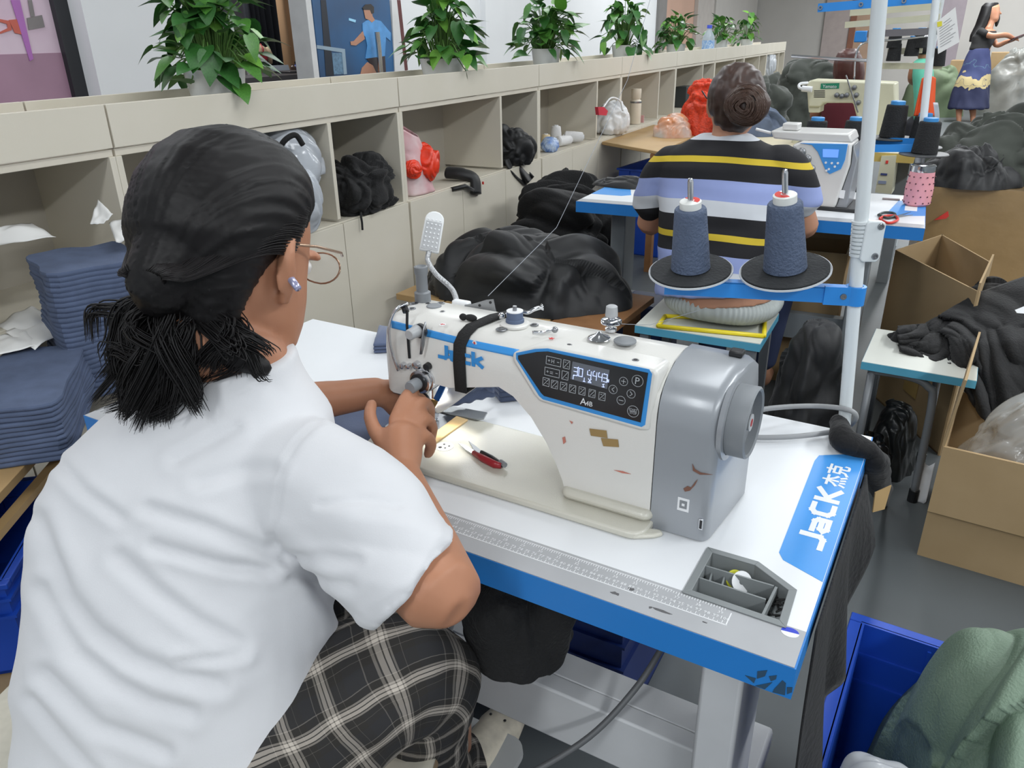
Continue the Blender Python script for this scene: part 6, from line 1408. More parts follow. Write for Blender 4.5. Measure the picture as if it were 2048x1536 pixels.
# plaid trousers
def plaid():
    m = bpy.data.materials.new('plaid_black_beige'); m.use_nodes = True; nt = m.node_tree; bs = nt.nodes['Principled BSDF']; bs.inputs['Roughness'].default_value = .9
    uv = nt.nodes.new('ShaderNodeUVMap'); uv.uv_map = 'UVMap'; sp = nt.nodes.new('ShaderNodeSeparateXYZ'); nt.links.new(uv.outputs['UV'], sp.inputs[0])
    def band(out):
        fr = nt.nodes.new('ShaderNodeMath'); fr.operation = 'FRACT'; nt.links.new(out, fr.inputs[0])
        r = nt.nodes.new('ShaderNodeValToRGB'); r.color_ramp.interpolation = 'CONSTANT'; e = r.color_ramp.elements; e[0].position = 0; e[0].color = (.012, .012, .013, 1); e[1].position = .30; e[1].color = (.10, .09, .08, 1)
        for p_, c_ in ((.315, .012), (.44, .16), (.475, .02), (.495, .28), (.56, .03), (.58, .30), (.645, .02), (.665, .16), (.70, .012), (.84, .08), (.85, .012)):
            x = e.new(p_); x.color = (c_*1.0, c_*.90, c_*.78, 1)
        nt.links.new(fr.outputs[0], r.inputs[0]); return r
    a, c = band(sp.outputs[0]), band(sp.outputs[1])
    mx = nt.nodes.new('ShaderNodeMix'); mx.data_type = 'RGBA'; mx.blend_type = 'ADD'; mx.inputs[0].default_value = .7
    nt.links.new(a.outputs[0], mx.inputs[6]); nt.links.new(c.outputs[0], mx.inputs[7]); nt.links.new(mx.outputs[2], bs.inputs['Base Color']); return m
m_plaid = plaid()
def leg_mesh(name, pts, rs_, seed, n=40, k=14, tile=.048):
    P = bez(pts, k); L = [0.]
    for p, q in zip(P[:-1], P[1:]): L.append(L[-1]+(q-p).length)
    R_ = []
    for i in range(len(P)):
        t = i/k; j = min(int(t), len(rs_)-2); R_.append(lerp(rs_[j], rs_[j+1], t-j))
    b = MB(); b.tube(P, R_, n, cap=False)
    b.v = [tuple(V(v) + V(NZ.noise_vector(V(v)*9+V((seed, 0, 0))))*.012 + V(NZ.noise_vector(V(v)*24+V((seed, 0, 0))))*.005) for v in b.v]
    o = b.build(name, m_plaid, w1, smooth='all', mtx=M4.Translation(-V(w1.location)), recalc=True)
    uvl = o.data.uv_layers.new(name='UVMap'); nn = len(P)
    for poly in o.data.polygons:
        idx = [o.data.loops[li].vertex_index for li in poly.loop_indices]; us = [(vi % n) for vi in idx]; wrap = max(us)-min(us) > n/2
        for li, vi in zip(poly.loop_indices, idx):
            u = vi % n; u = u+n if (wrap and u < n/2) else u
            uvl.data[li].uv = (u/n*2*pi*.075/tile, L[vi//n]/tile)
    return o
leg_mesh('trouser_leg', [PD(520, 1480, .99), PD(640, 1430, .985), PD(760, 1362, 1.00), PD(830, 1355, 1.045), PD(838, 1440, 1.14), PD(860, 1540, 1.27), PZ(905, 1530, .15)], [.10, .102, .092, .080, .072, .066, .060], 3)
leg_mesh('trouser_leg', [HIPL, HIPL.lerp(KNL, .5)+V((0, 0, .01)), KNL+V((0, 0, .0)), KNL.lerp(ANL, .4), ANL+V((0, 0, .05))], [.10, .095, .08, .072, .065], 5)
# shoes
m_shoe = mat('shoe_cream', (212, 204, 186), .6, var=.1, scale=60)
for A in (ANR, ANL):
    b = MB(); c = A+V((.012, .07, -.08)); rings = []
    for (t, w_, h_, z_) in ((-.13, .022, .03, .0), (-.11, .034, .05, .0), (-.05, .036, .06, .0), (.02, .040, .045, 0), (.07, .044, .034, 0), (.11, .036, .026, 0), (.135, .018, .014, 0)):
        rings.append([c + V((w_*cos(2*pi*i/18), t, max(-.012, h_*sin(2*pi*i/18))+.012)) for i in range(18)])
    b.loft(rings); sh = w1b(b, 'shoe', m_shoe, smooth='all')
    for k_ in range(6):
        b = MB(); b.ball(c + V((.016*cos(k_*1.05), .065+.022*sin(k_*1.05), .047)), (.003, .003, .002), 8, 5); o = b.build('vent_hole', m_blk, sh, smooth='all')
# long stool she sits on
stl = thing('stool', 'cream topped stool under the woman in the white shirt', 'stool', (.52, -.33, 0), .35)
b = MB(); b.box((-.36, -.22, .405), (.33, .20, .43)); b.build('seat_edge', mat('edge_tan', (150, 128, 100), .6), stl, bevel=.004)
b = MB(); b.box((-.36, -.22, .4302), (.33, .20, .434)); b.build('seat_top', mat('seat_cream', (196, 192, 178), .6, var=.05, scale=60), stl, bevel=.001)
for x in (-.30, .24):
    for y in (-.19, .05):
        b = MB(); b.box((x-.018, y-.018, 0), (x+.018, y+.018, .405)); b.build('leg', m_tubeg, stl)
# ================================================================== second table with overlock machine
T2R = .069; T2O = V((-.058, 2.067, 0)); T2M = M4.Translation(T2O) @ M4.Rotation(T2R, 4, 'Z')
t2 = thing('sewing_table', 'second sewing table with blue edge, in front of the woman in stripes', 'table', T2O, T2R)
b = MB(); b.box((0, 0, .708), (1.213, .57, .749)); b.build('table_top', m_bedge, t2)
b = MB(); b.box((.002, .055, .749), (1.211, .568, .7502)); b.build('white_laminate', m_white, t2)
b = MB(); b.box((.002, .001, .749), (1.211, .055, .7502)); b.build('grey_strip', m_greyl, t2)
for pts in ([(.002, .16), (.13, .16), (.16, .19), (.10, .36), (.002, .42)], [(1.211, .20), (1.12, .16), (1.09, .19), (1.12, .45), (1.211, .45)]):
    b = MB(); b.prism(pts, .7502, .7506); b.build('blue_decal', m_decal, t2)
b = MB(); b.box((1.145, .27, .7506), (1.185, .36, .7508)); b.build('brand_lettering', m_pwhite, t2)
for X in (.12, 1.04):
    b = MB(); b.box((X-.03, .16, .09), (X+.03, .30, .708)); b.build('leg', mat('steel_grey_paint', (124, 130, 134), .45), t2, bevel=.005)
    b = MB(); b.box((X-.03, .02, .03), (X+.03, .55, .09)); b.build('foot_rail', MATS['steel_grey_paint'], t2, bevel=.006)
b = MB(); b.box((.15, .21, .24), (1.01, .25, .34)); b.build('cross_beam', MATS['steel_grey_paint'], t2)
# overlock machine
YO = 2.30
om = thing('overlock_machine', 'white overlock machine with blue control panel on the second table', 'sewing machine')
def oy(px, py, y=YO): p = PY(px, py, y); return (p.x, p.z)
def oplate(name, pts, m, y0, y1, y=YO, bev=0, par=None):
    b = MB(); b.prism([oy(x, yy, y) for x, yy in pts], y0, y1, lambda u, v, h: (u, h, v)); return b.build(name, m, par or om, bevel=bev)
m_omw = mat('enamel_white2', (214, 214, 212), .35, var=.02, coat=.2)
oplate('body', [(1602, 420), (1590, 345), (1584, 290), (1606, 282), (1704, 286), (1700, 330), (1672, 410), (1664, 424)], m_omw, YO, YO+.16, bev=.008)
oplate('side_cover', [(1706, 290), (1714, 320), (1694, 408), (1690, 424), (1664, 425), (1674, 408), (1701, 330)], m_grym, YO+.008, YO+.17, bev=.004)
oplate('top_cover', [(1540, 262), (1698, 268), (1704, 286), (1606, 284), (1545, 278)], m_omw, YO+.01, YO+.17, bev=.006)
b = MB(); x0, z0 = oy(1596, 424); b.box((x0-.01, YO-.01, .7502), (x0+.20, YO+.18, .764)); b.build('base_plate', mat('plate_black', (34, 35, 37), .5), om, bevel=.003)
oplate('blue_panel', [(1600, 286), (1696, 288), (1690, 320), (1682, 338), (1660, 348), (1652, 342), (1636, 304), (1624, 290)], m_decal, YO-.003, YO+.002, bev=.001)
oplate('display', [(1646, 298), (1678, 299), (1676, 315), (1646, 314)], mat('lcd_blue', (110, 160, 240), .3, emit=(110, 160, 240), es=.5), YO-.0045, YO-.002)
for x, y in ((1652, 325), (1664, 326), (1676, 326), (1658, 338), (1670, 333), (1653, 341)):
    c = oy(x, y); b = MB(); b.lathe([(.004, YO-.003), (.004, YO-.0045), (.0005, YO-.0045)], (c[0], 0, c[1]), 12, axis='y'); b.build('panel_button', m_pwhite, om)
for x, y in ((1586, 302), (1603, 304), (1614, 318), (1622, 338)):
    c = oy(x, y); b = MB(); b.lathe([(.016, YO), (.016, YO-.01), (.012, YO-.012), (.013, YO-.03), (.006, YO-.032), (.0005, YO-.032)], (c[0], 0, c[1]), 18, axis='y'); b.build('tension_knob', m_steel, om, smooth=True)
for x, y in ((1600, 338), (1592, 322), (1607, 345)):
    c = oy(x, y); b = MB(); b.lathe([(.008, YO), (.006, YO-.015), (.0005, YO-.016)], (c[0], 0, c[1]), 12, axis='y'); b.build('thread_post', m_chrome, om, smooth=True)
oplate('yellow_sticker', [(1592, 358), (1607, 359), (1606, 378), (1592, 377)], mat('sticker_lime', (190, 200, 50), .5), YO-.003, YO+.001)
oplate('side_sticker', [(1679, 380), (1690, 382), (1687, 398), (1677, 396)], m_pwhite, YO+.004, YO+.0085)
for x in (1577, 1612, 1652, 1668):
    c = PZ(x, 266, 1.0); b = MB(); b.lathe([(.008, 0), (.007, .012), (.003, .016), (.0004, .016)], (PY(x, 272, YO+.05).x, YO+.05, PY(x, 270, YO+.05).z-.012), 12); b.build('guide_post', m_chrome, om, smooth=True)
b = MB(); p, q = PY(1542, 266, YO+.04), PY(1512, 258, YO+.04); b.tube([p, q], .005, 8); b.build('lamp_arm', m_pwhite, om)
b = MB(); b.box((oy(1560, 262)[0], YO+.03, oy(1560, 262)[1]), (oy(1592, 262)[0], YO+.09, oy(1560, 248)[1])); b.build('presser_housing', m_omw, om, bevel=.004)
# things on the second table
t = thing('drink_bottle', 'pink spotted drink bottle with chrome lid on the second table', 'bottle', (PZ(1832, 410, .7505).x, PZ(1832, 410, .7505).y, .7505))
bs = (PZ(1832, 410, .7505)-CAM).dot(FW)/FPX; r_ = 25*bs; H = PY(1838, 330, t.location.y).z-.7505
b = MB(); b.lathe([(r_*.8, 0), (r_, .008), (r_*1.02, H*.45), (r_*.92, H*.70), (r_*.90, H*.86), (r_*.3, H*.87)], n=26); b.build('bottle_sleeve', mat('sleeve_pink', (228, 158, 166), .6), t, smooth=True)
b = MB(); b.lathe([(r_*.9, H*.85), (r_*.92, H*.88), (r_*.92, H*1.0), (r_*.84, H*1.02), (r_*.001, H*1.02)], n=26); b.build('bottle_lid', m_chrome, t, smooth=True)
for j in range(5):
    for i in range(12):
        a = 2*pi*(i+.5*(j % 2))/12; zz = H*(.10+.16*j); rr = r_*lerp(1.01, .93, max(0, (j-2)/3))+.0005
        b = MB(); b.ball((rr*cos(a), rr*sin(a), zz), (.0028, .0028, .0028), 6, 4); b.build('dot', mat('dot_dark', (90, 50, 62), .6), t)
sc = thing('scissors', 'scissors with red handles lying on the second table', 'scissors')
def ztab(px, py): return PZ(px, py, .756)
for k_, pts in enumerate((((1762, 440), (1778, 446), (1795, 440), (1790, 432), (1770, 432), (1760, 437)), ((1757, 430), (1775, 436), (1790, 431), (1786, 426), (1768, 425)))):
    q = [ztab(*p) for p in pts]; b = MB(); b.tube(bez(q+[q[0]], 4), .0045, 8); b.build('handle', mat('handle_scarlet', (206, 48, 36), .4) if k_ == 0 else mat('handle_dark', (40, 56, 56), .4), sc, smooth='all')
for e in ((1822, 424), (1826, 430)): b = MB(); b.tube([ztab(1790, 434), ztab(*e)], [.004, .001], 6, flat=.3); b.build('blade', m_steel, sc)
b = MB(); q = PZ(1782, 399, .7508); b.box((-.03, -.012, 0), (.03, .012, .003), M4.Translation(q) @ M4.Rotation(.1, 4, 'Z')); tag(b.build('small_tool', mat('tool_grey', (120, 104, 104), .5), None), 'small grey metal tool lying behind the scissors', 'tool')
heap('black_fabric', (PZ(1255, 372, .751).x, PZ(1255, 372, .751).y, .751), .15, .07, .045, m_blackp, 101, 'black fabric lying on the left end of the second table', amp=.015, k=14, cat='fabric', n=80, nv=30, rot=.1)
# stool with cushion and yellow frame
s2 = thing('stool', 'white topped stool with pale blue edge under the woman in stripes', 'stool', (.352, 1.70, 0), .05)
b = MB(); b.box((0, 0, .40), (.42, .33, .426)); b.build('edge_band', m_palebl, s2)
b = MB(); b.box((.001, .001, .426), (.419, .329, .4285)); b.build('stool_top', m_cream2, s2)
for x in (.03, .39):
    for y in (.03, .30):
        b = MB(); b.box((x-.015, y-.015, 0), (x+.015, y+.015, .40)); b.build('leg', m_tubeg, s2)
yf = thing('seat_frame', 'yellow taped frame lying on the second stool', 'frame')
m_yel = mat('tape_yellow', (226, 206, 40), .3, var=.06, scale=20)
q = [PZ(x, y, .436) for x, y in ((1316, 652), (1528, 672), (1530, 640), (1330, 632))]
for a, c in zip(q, q[1:]+q[:1]):
    b = MB(); b.tube([a, c], .0075, 10); b.build('frame_bar', m_yel, yf, smooth='all')
cu = thing('cushion', 'pale grey ribbed seat cushion under the woman in stripes', 'cushion')
cc = PZ(1436, 625, .46); b = MB(); N = 96
def cush(u, v):
    a = 2*pi*u; t = -pi/2+pi*(.001+.998*v); ct = cos(t); r = abs(ct)**.45
    rib = 1+.012*sin(a*70)
    return V((cc.x + .195*r*rib*math.copysign(abs(cos(a))**.75, cos(a)), .05+cc.y + .165*r*rib*math.copysign(abs(sin(a))**.75, sin(a)), .497 + .058*sin(t)))
b.grid(280, 18, cush, closed_u=True); b.build('cushion_cover', mat('cushion_grey', (176, 182, 180), .9, var=.08, scale=12), cu, smooth='all')

# ------------------------------------------------------------------ woman in the striped shirt, seen from behind
w2 = thing('person', 'woman in black, blue and yellow striped shirt with a hair bun, seen from behind', 'person', (.57, 1.90, 0))
WY = 1.92
def q2(x, y, Y=WY): return PY(x, y, Y)
def ring2(xl, xr, y, Y, th, n=32, sq=.9):
    a, c = q2(xl, y, Y), q2(xr, y, Y); m_ = (a+c)/2; d = (c-a)/2; return [m_ + d*math.copysign(abs(cos(2*pi*i/n))**sq, cos(2*pi*i/n)) + V((0, th*math.copysign(abs(sin(2*pi*i/n))**sq, sin(2*pi*i/n)), 0)) for i in range(n)]
bb = MB()
bb.loft([ring2(xl, xr, y, Y, th) for xl, xr, y, Y, th in ((1420, 1490, 292, 1.95, .04), (1345, 1560, 315, 1.94, .06), (1330, 1570, 360, 1.92, .08), (1340, 1560, 430, 1.90, .09), (1345, 1550, 520, 1.87, .10), (1340, 1545, 600, 1.86, .11))])
hc = q2(1470, 205, 1.96)
def ell2(cx, cy, Y, rx, rz_, ry, n=24):  # ellipsoid slices
    c = q2(cx, cy, Y); bb_ = []
    for k_ in range(1, 12):
        t = pi*k_/12; bb_.append([c + V((rx*sin(t)*cos(2*pi*i/n), ry*sin(t)*sin(2*pi*i/n), -rz_*cos(t))) for i in range(n)])
    return bb_
bb.loft(ell2(1470, 210, 1.965, .075, .108, .092))
limb(bb, [q2(1462, 235, 1.96), q2(1455, 270, 1.95), q2(1452, 300, 1.945)], [.052, .050, .062], 18)
for s_, x in ((-1, 1419), (1, 1523)): limb(bb, [q2(x, 235, 1.965), q2(x+s_*2, 215, 1.96), q2(x+s_*1, 196, 1.96)], [.006, .010, .008], 8)
limb(bb, [hc+V((0, .092, -.02)), hc+V((0, .108, -.035))], [.010, .012], 8)
SL_, EL_, WL_ = q2(1330, 330, 1.93), q2(1296, 450, 2.00), V((.47, 2.26, .80))
SR_, ER_, WR_ = q2(1570, 335, 1.93), q2(1612, 455, 2.02), V((.66, 2.26, .80))
for S_, E_, W_ in ((SL_, EL_, WL_), (SR_, ER_, WR_)):
    limb(bb, [S_, S_.lerp(E_, .55), E_], [.042, .045, .042], 16, 5); limb(bb, [E_, E_.lerp(W_, .4), W_], [.042, .036, .024], 16, 5)
    dx = V((.012 if S_ is SL_ else -.012, .05, -.012))
    limb(bb, [W_, W_+dx*.8, W_+dx*1.4], [.024, .028, .024], 12)
    for k_ in range(4): o_ = V(((k_-1.5)*.016, .07, -.01)); limb(bb, [W_+dx*1.3+V(((k_-1.5)*.012, 0, 0)), W_+dx*1.3+o_*.6, W_+dx*1.3+o_*1.05+V((0, 0, -.012))], [.009, .0085, .007], 8)
    sgn = 1 if S_ is SL_ else -1; limb(bb, [W_+dx*.6+V((sgn*.018, 0, 0)), W_+dx*1.0+V((sgn*.036, .01, 0)), W_+dx*1.5+V((sgn*.044, .02, -.006))], [.011, .009, .007], 8)
for s_ in (-1, 1):
    H_, K_, A_ = V((.57+s_*.09, 1.93, .54)), V((.57+s_*.12, 2.30, .52)), V((.57+s_*.10, 2.28, .10))
    limb(bb, [H_, H_.lerp(K_, .5), K_], [.085, .075, .06], 14); limb(bb, [K_, K_.lerp(A_, .4), A_], [.055, .05, .036], 14); limb(bb, [A_, A_+V((0, .05, -.05)), A_+V((0, .15, -.06))], [.036, .036, .026], 12)
put(remesh(bb, .006, 4, None, 'body'), 'body', mat('skin_tan', (186, 138, 112), .5, var=.05, scale=14, spec=.35), w2)
def stripes(name, stops):
    m = bpy.data.materials.new(name); m.use_nodes = True; nt = m.node_tree; bs = nt.nodes['Principled BSDF']; bs.inputs['Roughness'].default_value = .85
    tc = nt.nodes.new('ShaderNodeTexCoord'); sp = nt.nodes.new('ShaderNodeSeparateXYZ'); nt.links.new(tc.outputs['Object'], sp.inputs[0])
    sx_ = nt.nodes.new('ShaderNodeMath'); sx_.operation = 'SUBTRACT'; nt.links.new(sp.outputs[0], sx_.inputs[0]); sx_.inputs[1].default_value = .57
    pw_ = nt.nodes.new('ShaderNodeMath'); pw_.operation = 'POWER'; ab = nt.nodes.new('ShaderNodeMath'); ab.operation = 'ABSOLUTE'; nt.links.new(sx_.outputs[0], ab.inputs[0]); nt.links.new(ab.outputs[0], pw_.inputs[0]); pw_.inputs[1].default_value = 2
    ml = nt.nodes.new('ShaderNodeMath'); ml.operation = 'MULTIPLY_ADD'; nt.links.new(pw_.outputs[0], ml.inputs[0]); ml.inputs[1].default_value = .30; nt.links.new(sp.outputs[2], ml.inputs[2])
    mr = nt.nodes.new('ShaderNodeMapRange'); mr.inputs[1].default_value = .45; mr.inputs[2].default_value = 1.10; nt.links.new(ml.outputs[0], mr.inputs[0])
    r = nt.nodes.new('ShaderNodeValToRGB'); r.color_ramp.interpolation = 'CONSTANT'; e = r.color_ramp.elements
    for i, (z, c) in enumerate(stops):
        t = (z-.45)/.65; el = e[i] if i < 2 else e.new(max(0, t)); el.position = max(0, t); el.color = (*lin(c), 1)
    nt.links.new(mr.outputs[0], r.inputs[0]); nt.links.new(r.outputs[0], bs.inputs['Base Color']); return m
def zz(y): return q2(1450, y, 1.83).z
K, BL, W_, YE = (26, 26, 30), (150, 164, 214), (206, 210, 216), (206, 180, 52)
ys = [(600, W_), (560, BL), (552, W_), (535, BL), (500, K), (475, YE), (462, K), (428, W_), (398, BL), (360, K), (328, YE), (314, K), (288, W_)]
stp = []; prev = None
order = [(.45, BL)]
lst = [(625, BL), (545, W_), (530, BL), (500, K), (474, YE), (462, K), (428, W_), (400, BL), (360, K), (327, YE), (315, K), (287, W_)]
m_str = stripes('shirt_striped', [(zz(y), c) for y, c in lst])
sb2 = MB(); sb2.loft([ring2(xl, xr, y, Y, th) for xl, xr, y, Y, th in ((1405, 1502, 268, 1.95, .052), (1375, 1530, 282, 1.945, .065), (1335, 1575, 300, 1.935, .085), (1318, 1586, 330, 1.925, .10), (1318, 1582, 380, 1.91, .112), (1322, 1572, 440, 1.89, .12), (1322, 1562, 500, 1.87, .125), (1316, 1556, 550, 1.86, .13), (1314, 1554, 578, 1.86, .13))])
def limb_s(b, pts, rs_): limb(b, pts, rs_, 20, 5)
limb_s(sb2, [q2(1352, 318, 1.93), q2(1325, 350, 1.94), q2(1302, 405, 1.965), q2(1299, 416, 1.968)], [.062, .068, .066, .062]); limb_s(sb2, [q2(1548, 318, 1.93), q2(1580, 350, 1.94), q2(1602, 400, 1.97), q2(1604, 411, 1.973)], [.062, .068, .066, .062])
put(remesh(sb2, .007, 5, lambda p, n: .006*NZ.noise(p*11)+.004*NZ.noise(V((p.x*4, p.y*4, p.z*26))), 'striped_shirt'), 'striped_shirt', m_str, w2)
tr2 = MB()
for s_ in (-1, 1):
    H_, K_, A_ = V((.57+s_*.09, 1.90, .55)), V((.57+s_*.12, 2.29, .52)), V((.57+s_*.10, 2.28, .14)); limb(tr2, [H_, H_.lerp(K_, .5), K_, K_.lerp(A_, .5), A_], [.105, .092, .078, .066, .055], 16)
put(remesh(tr2, .01, 4, None, 'trousers'), 'trousers', mat('trousers_navy', (44, 54, 84), .9), w2)
hb2 = MB(); hb2.loft(ell2(1474, 192, 1.955, .090, .102, .100)); hb2.loft(ell2(1494, 210, 1.865, .070, .064, .05)); hb2.loft(ell2(1470, 228, 1.93, .070, .06, .06))
put(remesh(hb2, .005, 4, lambda p, n: .004*NZ.noise(V((p.x*60, p.y*20, p.z*18)))+.003*NZ.noise(p*40), 'hair'), 'hair', mat('hair_brown', (52, 38, 34), .42, var=.25, scale=30, c2=(68, 48, 40)), w2)
rs = random.Random(4); b = MB(); bc = q2(1494, 210, 1.86)
for i in range(160):
    a0 = rs.uniform(0, 2*pi); R0 = rs.uniform(.012, .066); w_ = rs.uniform(1.2, 3.2); tl = rs.uniform(-.4, .4)
    P = []
    for k_ in range(10):
        a = a0 + w_*k_/9; dep = -.052*sqrt(max(.02, 1-(R0/.07)**2)); P.append(bc + V((R0*cos(a), dep - .002, R0*.92*sin(a)+.004*sin(a*2+tl))))
    b.tube(P, .0013, 4)
o = b.build('hair_strands', mat('hair_brown_gloss', (74, 54, 44), .35), w2, smooth='all', mtx=M4.Translation(-V(w2.location))); o['kind'] = 'stuff'
b = MB(); b.tube([q2(1404, 182, 1.99), q2(1413, 196, 1.96), q2(1420, 200, 1.95)], .0022, 6); b.build('glasses_arm', m_blk, w2, mtx=M4.Translation(-V(w2.location)))
# ================================================================== thread stand of the second table
m_bthr = mat('thread_black', (30, 31, 33), .85, bump=.4, bscale=200); m_bcap = mat('cone_cap_blue', (60, 140, 205), .45)
YS = 2.78
ts2 = thing('thread_stand', 'tall white thread stand with blue arms behind the second table', 'thread stand', (PY(1830, 392, YS).x, YS, .7505))
I2 = M4.Translation(-V(ts2.location))
p0, p1 = V(ts2.location), PY(1872, 0, YS); p2 = p0 + (p1-p0)*1.25
b = MB(); b.tube([p0, p2], .0135, 14); b.build('pole', m_pole, ts2, mtx=I2, smooth=True)
def bar2(a, c, name, m, w_=.004, h_=.015): 
    d = (c-a).normalized(); F = frame(a, d, (0, 0, 1)); L = (c-a).length
    b = MB(); b.box((0, -h_, -w_), (L, h_, w_)); return b.build(name, m, ts2, mtx=I2 @ F)
a_, c_ = PY(1636, 16, YS), PY(1880, -4, YS)
bar2(a_, c_, 'top_arm', m_arm)
for x in (1641, 1722, 1808): 
    q = PY(x, 16-(x-1636)*.082, YS-.006); b = MB(); b.lathe([(.008, -.003), (.008, .003), (.004, .003), (.004, -.003), (.008, -.003)], q, 12, axis='y', cap=False); b.build('eyelet', m_steel, ts2, mtx=I2)
bar2(PY(1735, 68, YS+.1), PY(1876, 62, YS), 'guide_arm', m_steel, .003, .012); bar2(PY(1612, 298, YS), PY(1850, 296, YS-.02), 'spool_arm', m_arm, .004, .014); bar2(PY(1745, 282, YS+.12), PY(1850, 285, YS), 'spool_arm', m_arm, .004, .014)
b = MB(); b.tube([PY(1583, 112, YS), PY(1690, 119, YS), PY(1760, 122, YS)], .006, 8); b.build('thread_rod', m_chrome, ts2, mtx=I2, smooth=True)
CN = [(1626, 300, YS, .050, .140, 'black thread cone nearest the overlock machine, leftmost on the far stand', 1.0), (1702, 302, YS, .050, .142, 'black thread cone left of the white pole on the far stand', 1.0), (1783, 274, YS+.12, .052, .150, 'black thread cone just right of the near white pole', 1.0),
      (1838, 292, YS+.10, .048, .135, 'black thread cone behind the front right cone', 1.0), (1848, 306, YS-.02, .050, .140, 'black thread cone on the grey dish, front right of the far stand', 1.0)]
for x, y, Y_, r_, h_, lb, k_ in CN:
    c = PY(x, y, Y_)
    b = MB(); b.lathe([(.004, -.006), (r_*1.7, -.006), (r_*1.75, -.003), (r_*1.7, 0), (.004, 0)], c-V((0, 0, .001)), 32); b.build('spool_dish', mat('dish_dark', (66, 68, 70), .5), ts2, mtx=I2, smooth=True)
    t, Q = cone_thread('thread_cone', c, V((.02, 0, 1)).normalized(), h_*.82, r_*.92, r_*.76, m_bthr, m_bcap, lb, 'black thread cones on the far stand')
b = MB(); q = PY(1848, 312, YS-.02); b.tube([q-V((0, 0, .006)), q-V((0, 0, .11))], .006, 8); b.build('dish_stem', m_steel, ts2, mtx=I2)
# notice sheet tied to the pole
nt_ = thing('notice_sheet', 'white printed notice sheet hanging from the far white pole', 'sign')
q = [PY(x, y, YS-.02) for x, y in ((1873, 44), (1911, 14), (1919, 84), (1876, 108))]
b = MB(); b.add(q + [p+V((0, .002, 0)) for p in q], [(0,1,2,3),(4,7,6,5),(0,4,5,1),(1,5,6,2),(2,6,7,3),(3,7,4,0)]); b.build('sheet', mat('paper_white', (226, 226, 224), .8), nt_)
for i in range(9):
    t0, t1 = .18+.08*i, .2+.08*i; a, c = q[0].lerp(q[3], t0), q[1].lerp(q[2], t0); e = q[0].lerp(q[3], t1), q[1].lerp(q[2], t1)
    s0, s1 = (.35, .7) if i == 0 else (.12, .88-.12*(i % 3))
    L_ = [a.lerp(c, s0), a.lerp(c, s1), e[0].lerp(e[1], s1), e[0].lerp(e[1], s0)]; b = MB(); b.add([p-V((0, .0008, 0)) for p in L_], [(0, 1, 2, 3)]); b.build('printed_line', mat('ink_grey', (150, 150, 152), .8), nt_)
L_ = [PY(x, y, YS-.0215) for x, y in ((1874, 44), (1884, 42), (1884, 52), (1875, 54))]; b = MB(); b.add(L_, [(0, 1, 2, 3)]); b.build('yellow_tape', mat('tape_lemon', (214, 206, 60), .5), nt_)
# orange cloth hung behind the far pole
b = MB(); YO2 = YS+.14; b.grid(20, 24, lambda u, v: PY(lerp(lerp(1845, 1872, u), lerp(1828, 1869, u), v), lerp(152, 232, v) + 5*(2*u-1)**2*(1-v), YO2 + .012*sin(u*8))); tag(b.build('orange_vest', mat('cloth_orange', (232, 92, 44), .7), None, smooth='all', thick=.006), 'bright orange cloth hanging behind the far white pole', 'cloth')
b = MB(); b.grid(10, 16, lambda u, v: PY(lerp(1866, 1876, u)+3*sin(v*5), lerp(205, 295, v), YS+.10)); tag(b.build('plastic_strip', m_film, None, smooth='all', thick=.003), 'clear plastic strip hanging beside the orange cloth', 'plastic')

# ================================================================== third table with cream coverstitch machine
m_tan = mat('edge_tan_yellow', (196, 172, 96), .5, var=.05)
t3 = thing('sewing_table', 'third sewing table with tan edge beyond the overlock machine', 'table', (-.15, 3.93, 0))
b = MB(); b.box((0, 0, .70), (1.20, .55, .745)); b.build('table_top', m_tan, t3)
b = MB(); b.box((.002, .002, .745), (1.198, .548, .747)); b.build('laminate', mat('laminate_buff', (206, 196, 168), .5), t3)
for X in (.12, 1.06):
    b = MB(); b.box((X-.03, .2, 0), (X+.03, .32, .70)); b.build('leg', MATS['steel_grey_paint'], t3)
cm = thing('coverstitch_machine', 'cream coverstitch machine with green name plate on the third table', 'sewing machine')
m_crm = mat('enamel_old_cream', (206, 204, 178), .4, var=.05)
YM = 4.16
def my(px, py, y=YM): p = PY(px, py, y); return (p.x, p.z)
def mplate(name, pts, m, y0, y1, bev=0, y=YM): b = MB(); b.prism([my(x, yy, y) for x, yy in pts], y0, y1, lambda u, v, h: (u, h, v)); return b.build(name, m, cm, bevel=bev)
mplate('body', [(1613, 166), (1622, 160), (1790, 166), (1792, 292), (1728, 292), (1706, 206), (1646, 206), (1640, 214), (1616, 214)], m_crm, YM, YM+.18, .008)
mplate('head', [(1614, 205), (1640, 205), (1638, 226), (1616, 226)], m_crm, YM+.02, YM+.14, .004)
mplate('base', [(1585, 268), (1792, 276), (1792, 294), (1585, 290)], m_crm, YM-.02, YM+.2, .006)
mplate('name_plate', [(1642, 167), (1679, 166), (1678, 177), (1641, 178)], mat('plate_green', (30, 128, 96), .5), YM-.003, YM+.001)
text_mesh('Yamato', .024, 'name_lettering', m_pwhite, cm, frame((my(1645, 175)[0], YM-.004, my(1645, 175.5)[1]), (1, 0, 0), (0, 0, 1)), depth=.0003)
for i in range(4): mplate('vent_slot', [(1628, 181+i*4), (1650, 181+i*4), (1650, 182.6+i*4), (1628, 182.6+i*4)], m_blk, YM-.002, YM+.001)
for x, y in ((1709, 175), (1713, 190), (1717, 205), (1694, 190), (1684, 192), (1674, 190)):
    c = my(x, y); b = MB(); b.lathe([(.014, YM), (.012, YM-.02), (.0005, YM-.022)], (c[0], 0, c[1]), 12, axis='y'); b.build('tension_knob', m_steel, cm, smooth=True)
